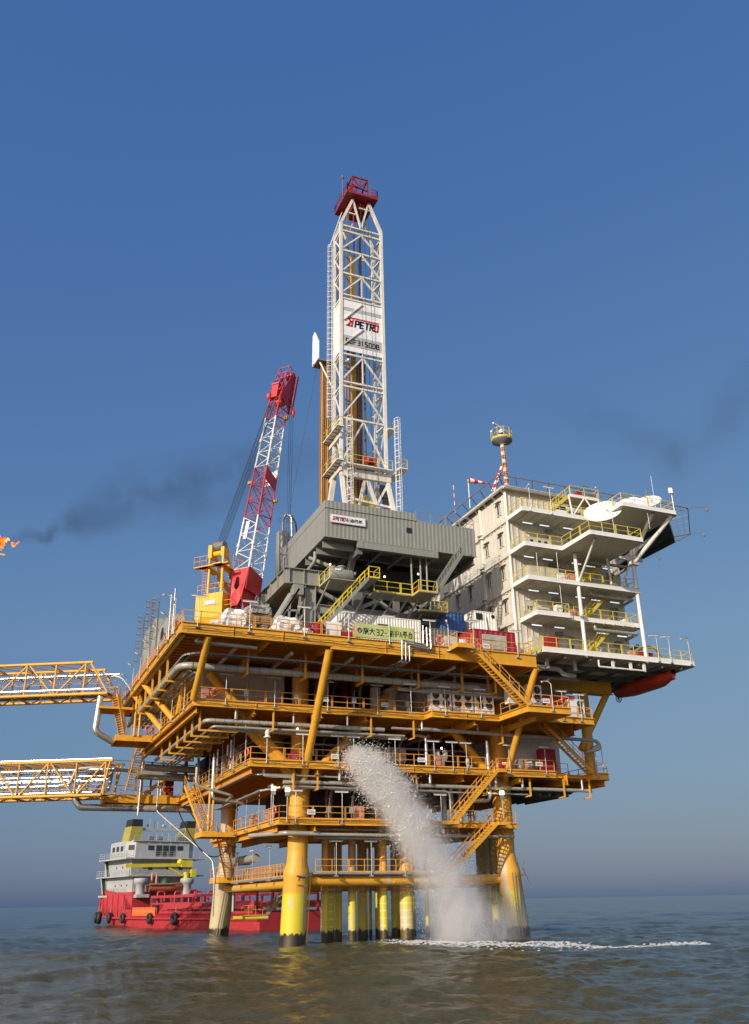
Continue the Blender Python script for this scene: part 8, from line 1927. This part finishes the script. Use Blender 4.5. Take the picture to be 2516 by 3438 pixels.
def spine_density(pts, rad, amp, nscale, lo, hi, stretch=(1, 1, 1)):
    """density falling off round a chain of world-space capsules, broken up by noise"""
    def f(nt):
        g = nt.nodes.new('ShaderNodeNewGeometry'); pos = g.outputs['Position']; best = None
        n = N(nt, 'ShaderNodeTexNoise', Scale=nscale, Detail=4., Roughness=.6, Distortion=.5); nt.links.new(worldpos(nt, stretch), n.inputs[0])
        for (a, b), (ra, rb), (da, db) in zip(zip(pts[:-1], pts[1:]), zip(rad[:-1], rad[1:]), zip(amp[:-1], amp[1:])):
            a = V(a); ab = V(b) - a
            sub = N(nt, 'ShaderNodeVectorMath', operation='SUBTRACT'); nt.links.new(pos, sub.inputs[0]); sub.inputs[1].default_value = a
            dt = N(nt, 'ShaderNodeVectorMath', operation='DOT_PRODUCT'); nt.links.new(sub.outputs[0], dt.inputs[0]); dt.inputs[1].default_value = ab / ab.length_squared
            h = math2(nt, 'MAXIMUM', math2(nt, 'MINIMUM', dt.outputs['Value'], 1.0), 0.0)
            sc = N(nt, 'ShaderNodeVectorMath', operation='SCALE'); sc.inputs[0].default_value = ab; nt.links.new(h, sc.inputs['Scale'])
            df = N(nt, 'ShaderNodeVectorMath', operation='DISTANCE'); nt.links.new(sub.outputs[0], df.inputs[0]); nt.links.new(sc.outputs[0], df.inputs[1])
            r = math2(nt, 'MULTIPLY_ADD', h, rb - ra); r.node.inputs[2].default_value = ra
            q = math2(nt, 'DIVIDE', df.outputs['Value'], r); q = math2(nt, 'SUBTRACT', 1.0, q, True); q = math2(nt, 'POWER', q, 1.3)
            am = math2(nt, 'MULTIPLY_ADD', h, db - da); am.node.inputs[2].default_value = da
            q = math2(nt, 'MULTIPLY', q, am)
            best = q if best is None else math2(nt, 'MAXIMUM', best, q)
        nz = ramp(nt, n.outputs[0], [(lo, (0, 0, 0)), (hi, (1, 1, 1))])
        return math2(nt, 'MULTIPLY', best, nz)
    return f
def volbox(name, lo, hi, mat, label, cat):
    o = build(MB().box(*lo, *hi), name, mat); tag(o, label, cat); o['kind'] = 'stuff'; return o
jp = [tuple(jetc(np.array(t))) for t in (0.0, .12, .3, .55, .8, .97)]
def mist(name, pts, rad, amp, sc, lo, hi, lo3, hi3, step, label):
    m = volmat(name, (.995, .995, .99), (1, 1, 1), spine_density(pts, rad, amp, sc, lo, hi, (1, 1, .6)), .25); m.cycles.volume_step_rate = step
    volbox(name, lo3, hi3, m, label, 'spray')
mist('jet_mist', jp[:4], [1.5, 2.0, 2.3, 2.6], [5, 5, 3.6, 1.6], .9, .36, .62, (2.2, -9.5, 5.2), (13, -.2, 17.2), .10, 'dense white spray wrapped round the upper half of the falling water')
mist('spray_mist', jp[3:] + [(13.6, -8.5, .6), (17.5, -9.0, .4)], [2.4, 3.4, 4.2, 3.6, 2.0], [1.6, 1.5, 2.2, 1.3, .2], .5, .34, .70, (5.5, -14, .02), (20, -.2, 8.2), .16, 'soft white spray drifting down to the sea below the falling water')
# foam on the sea where the water lands
def make_foam():
    rng = np.random.RandomState(3); m = MB()
    path = [V((9.0, -3.0, 0)), V((11.0, -10.0, 0)), V((11.5, -15.5, 0)), V((17.0, -18.0, 0)), V((24.5, -23.5, 0))]
    wid = [2.2, 4.0, 3.2, 1.3, .45]
    for i in range(6500):
        s = rng.rand() ** 1.25 * 3.999; k = int(s); f = s - k
        p = path[k].lerp(path[k + 1], f); w = wid[k] * (1 - f) + wid[k + 1] * f
        x = p.x + rng.randn() * w * .55; y = p.y + rng.randn() * w * .62
        r = .02 + .13 * rng.rand() ** 3.5; n = rng.randint(5, 8); a0 = rng.rand() * 6
        z = float(sea_height(np.array([x]), np.array([y]), np.array([.3]))[0]) - .1
        ring = [(x + r * (1.2 + .8 * rng.rand()) * math.cos(a0 + 6.283 * j / n), y + r * (.8 + .6 * rng.rand()) * math.sin(a0 + 6.283 * j / n), z - .01) for j in range(n)]
        m.add(ring + [(x, y, z + .015 + .35 * r)], [(j, (j + 1) % n, n) for j in range(n)], True)
    o = single(m, 'sea_foam', plain('foam_white', (.62, .63, .62), .6), 'white foam streak on the sea where the jet lands', 'foam'); o['kind'] = 'stuff'
make_foam()
# ------------------------------------------------------------------ flare and its smoke, far off to the left
def flamemat():
    m = bpy.data.materials.new('flame'); m.use_nodes = True; nt = m.node_tree; nt.nodes.clear(); out = nt.nodes.new('ShaderNodeOutputMaterial')
    e = nt.nodes.new('ShaderNodeEmission'); n = N(nt, 'ShaderNodeTexNoise', Scale=1.1, Detail=5.); nt.links.new(worldpos(nt), n.inputs[0])
    nt.links.new(ramp(nt, n.outputs[0], [(.36, (.45, .05, .01)), (.5, (1, .25, .03)), (.62, (1, .6, .15))]), e.inputs[0]); e.inputs[1].default_value = 1.5
    nt.links.new(e.outputs[0], out.inputs[0]); return m
FLM = flamemat()
def far(hd, el, D=170):
    """spot in the distance by heading and elevation in degrees"""
    h = math.radians(hd); e = math.radians(el)
    return V((CAMP.x + D * math.sin(h), CAMP.y + D * math.cos(h), CAMP.z + D * math.tan(e)))
def plume(name, pts, amp, nscale, lo, hi, label, col=(.05, .05, .052)):
    P = [far(h, e) for h, e, r in pts]; R = [r for h, e, r in pts]
    m = volmat(name, col, (0, 0, 0), spine_density([tuple(p) for p in P], R, amp, nscale, lo, hi), .0)
    b0 = [min(p[i] - r for p, r in zip(P, R)) for i in range(3)]; b1 = [max(p[i] + r for p, r in zip(P, R)) for i in range(3)]
    volbox(name, b0, b1, m, label, 'smoke')
plume('flare_smoke', [(-.9, 20.4, 1.2), (.25, 20.9, 2.0), (1.25, 20.75, 1.5), (1.9, 21.6, 2.4), (3.4, 22.2, 5.5), (6.2, 23.9, 9), (10.5, 24.9, 10), (14.5, 25.8, 10.5), (18.5, 26.6, 8)],
      [.25, .36, 1.8, .36, .15, .085, .075, .065, .03], .15, .36, .66, 'dark smoke drifting right from the flare at the left edge')
plume('drifting_smoke', [(36.5, 29.6, 7), (40.5, 27.2, 7), (43.5, 25.2, 7.5), (46.5, 26.6, 7), (49.5, 28.6, 8)], [.015, .04, .055, .05, .035], .11, .36, .72, 'faint grey smoke above the helideck at the right')
def flame(hd, el, pts, lab):
    o = far(hd, el, 168); s = V((math.cos(math.radians(hd)), -math.sin(math.radians(hd)), 0)); rng = random.Random(lab); m = MB()
    for (x, z, r) in pts:
        c = o + s * x + Z * z; n = 10; k = len(m.v); m.ball(c, r, 12, 8, (1, .6, .8))
        for i in range(k, len(m.v)):
            p = V(m.v[i]) - c; q = 1 + .35 * (rng.random() - .5) + .3 * math.sin(p.x * 9 + p.z * 7); m.v[i] = tuple(c + p * q)
    o = single(m, 'flare_flame', FLM, lab, 'flame', 'flames of the far flare'); return o
flame(-1.35, 20.2, [(-.9, .6, 1.0), (.4, .75, .55), (.95, .95, .33), (-.2, -.3, .75), (-.3, -1.0, .5), (-1.2, .2, 1.1)], 'bright orange flare flame cut by the left picture edge')
flame(-.62, 20.2, [(0, 0, .38), (-.35, .25, .25), (.45, .35, .2), (.75, .7, .14), (-.1, -.3, .22)], 'small dull red tongue of flame torn off right of the flare')
flame(-1.2, 19.55, [(0, 0, .22), (.3, .02, .13), (-.35, .05, .15)], 'tiny red scrap of flame below the flare')
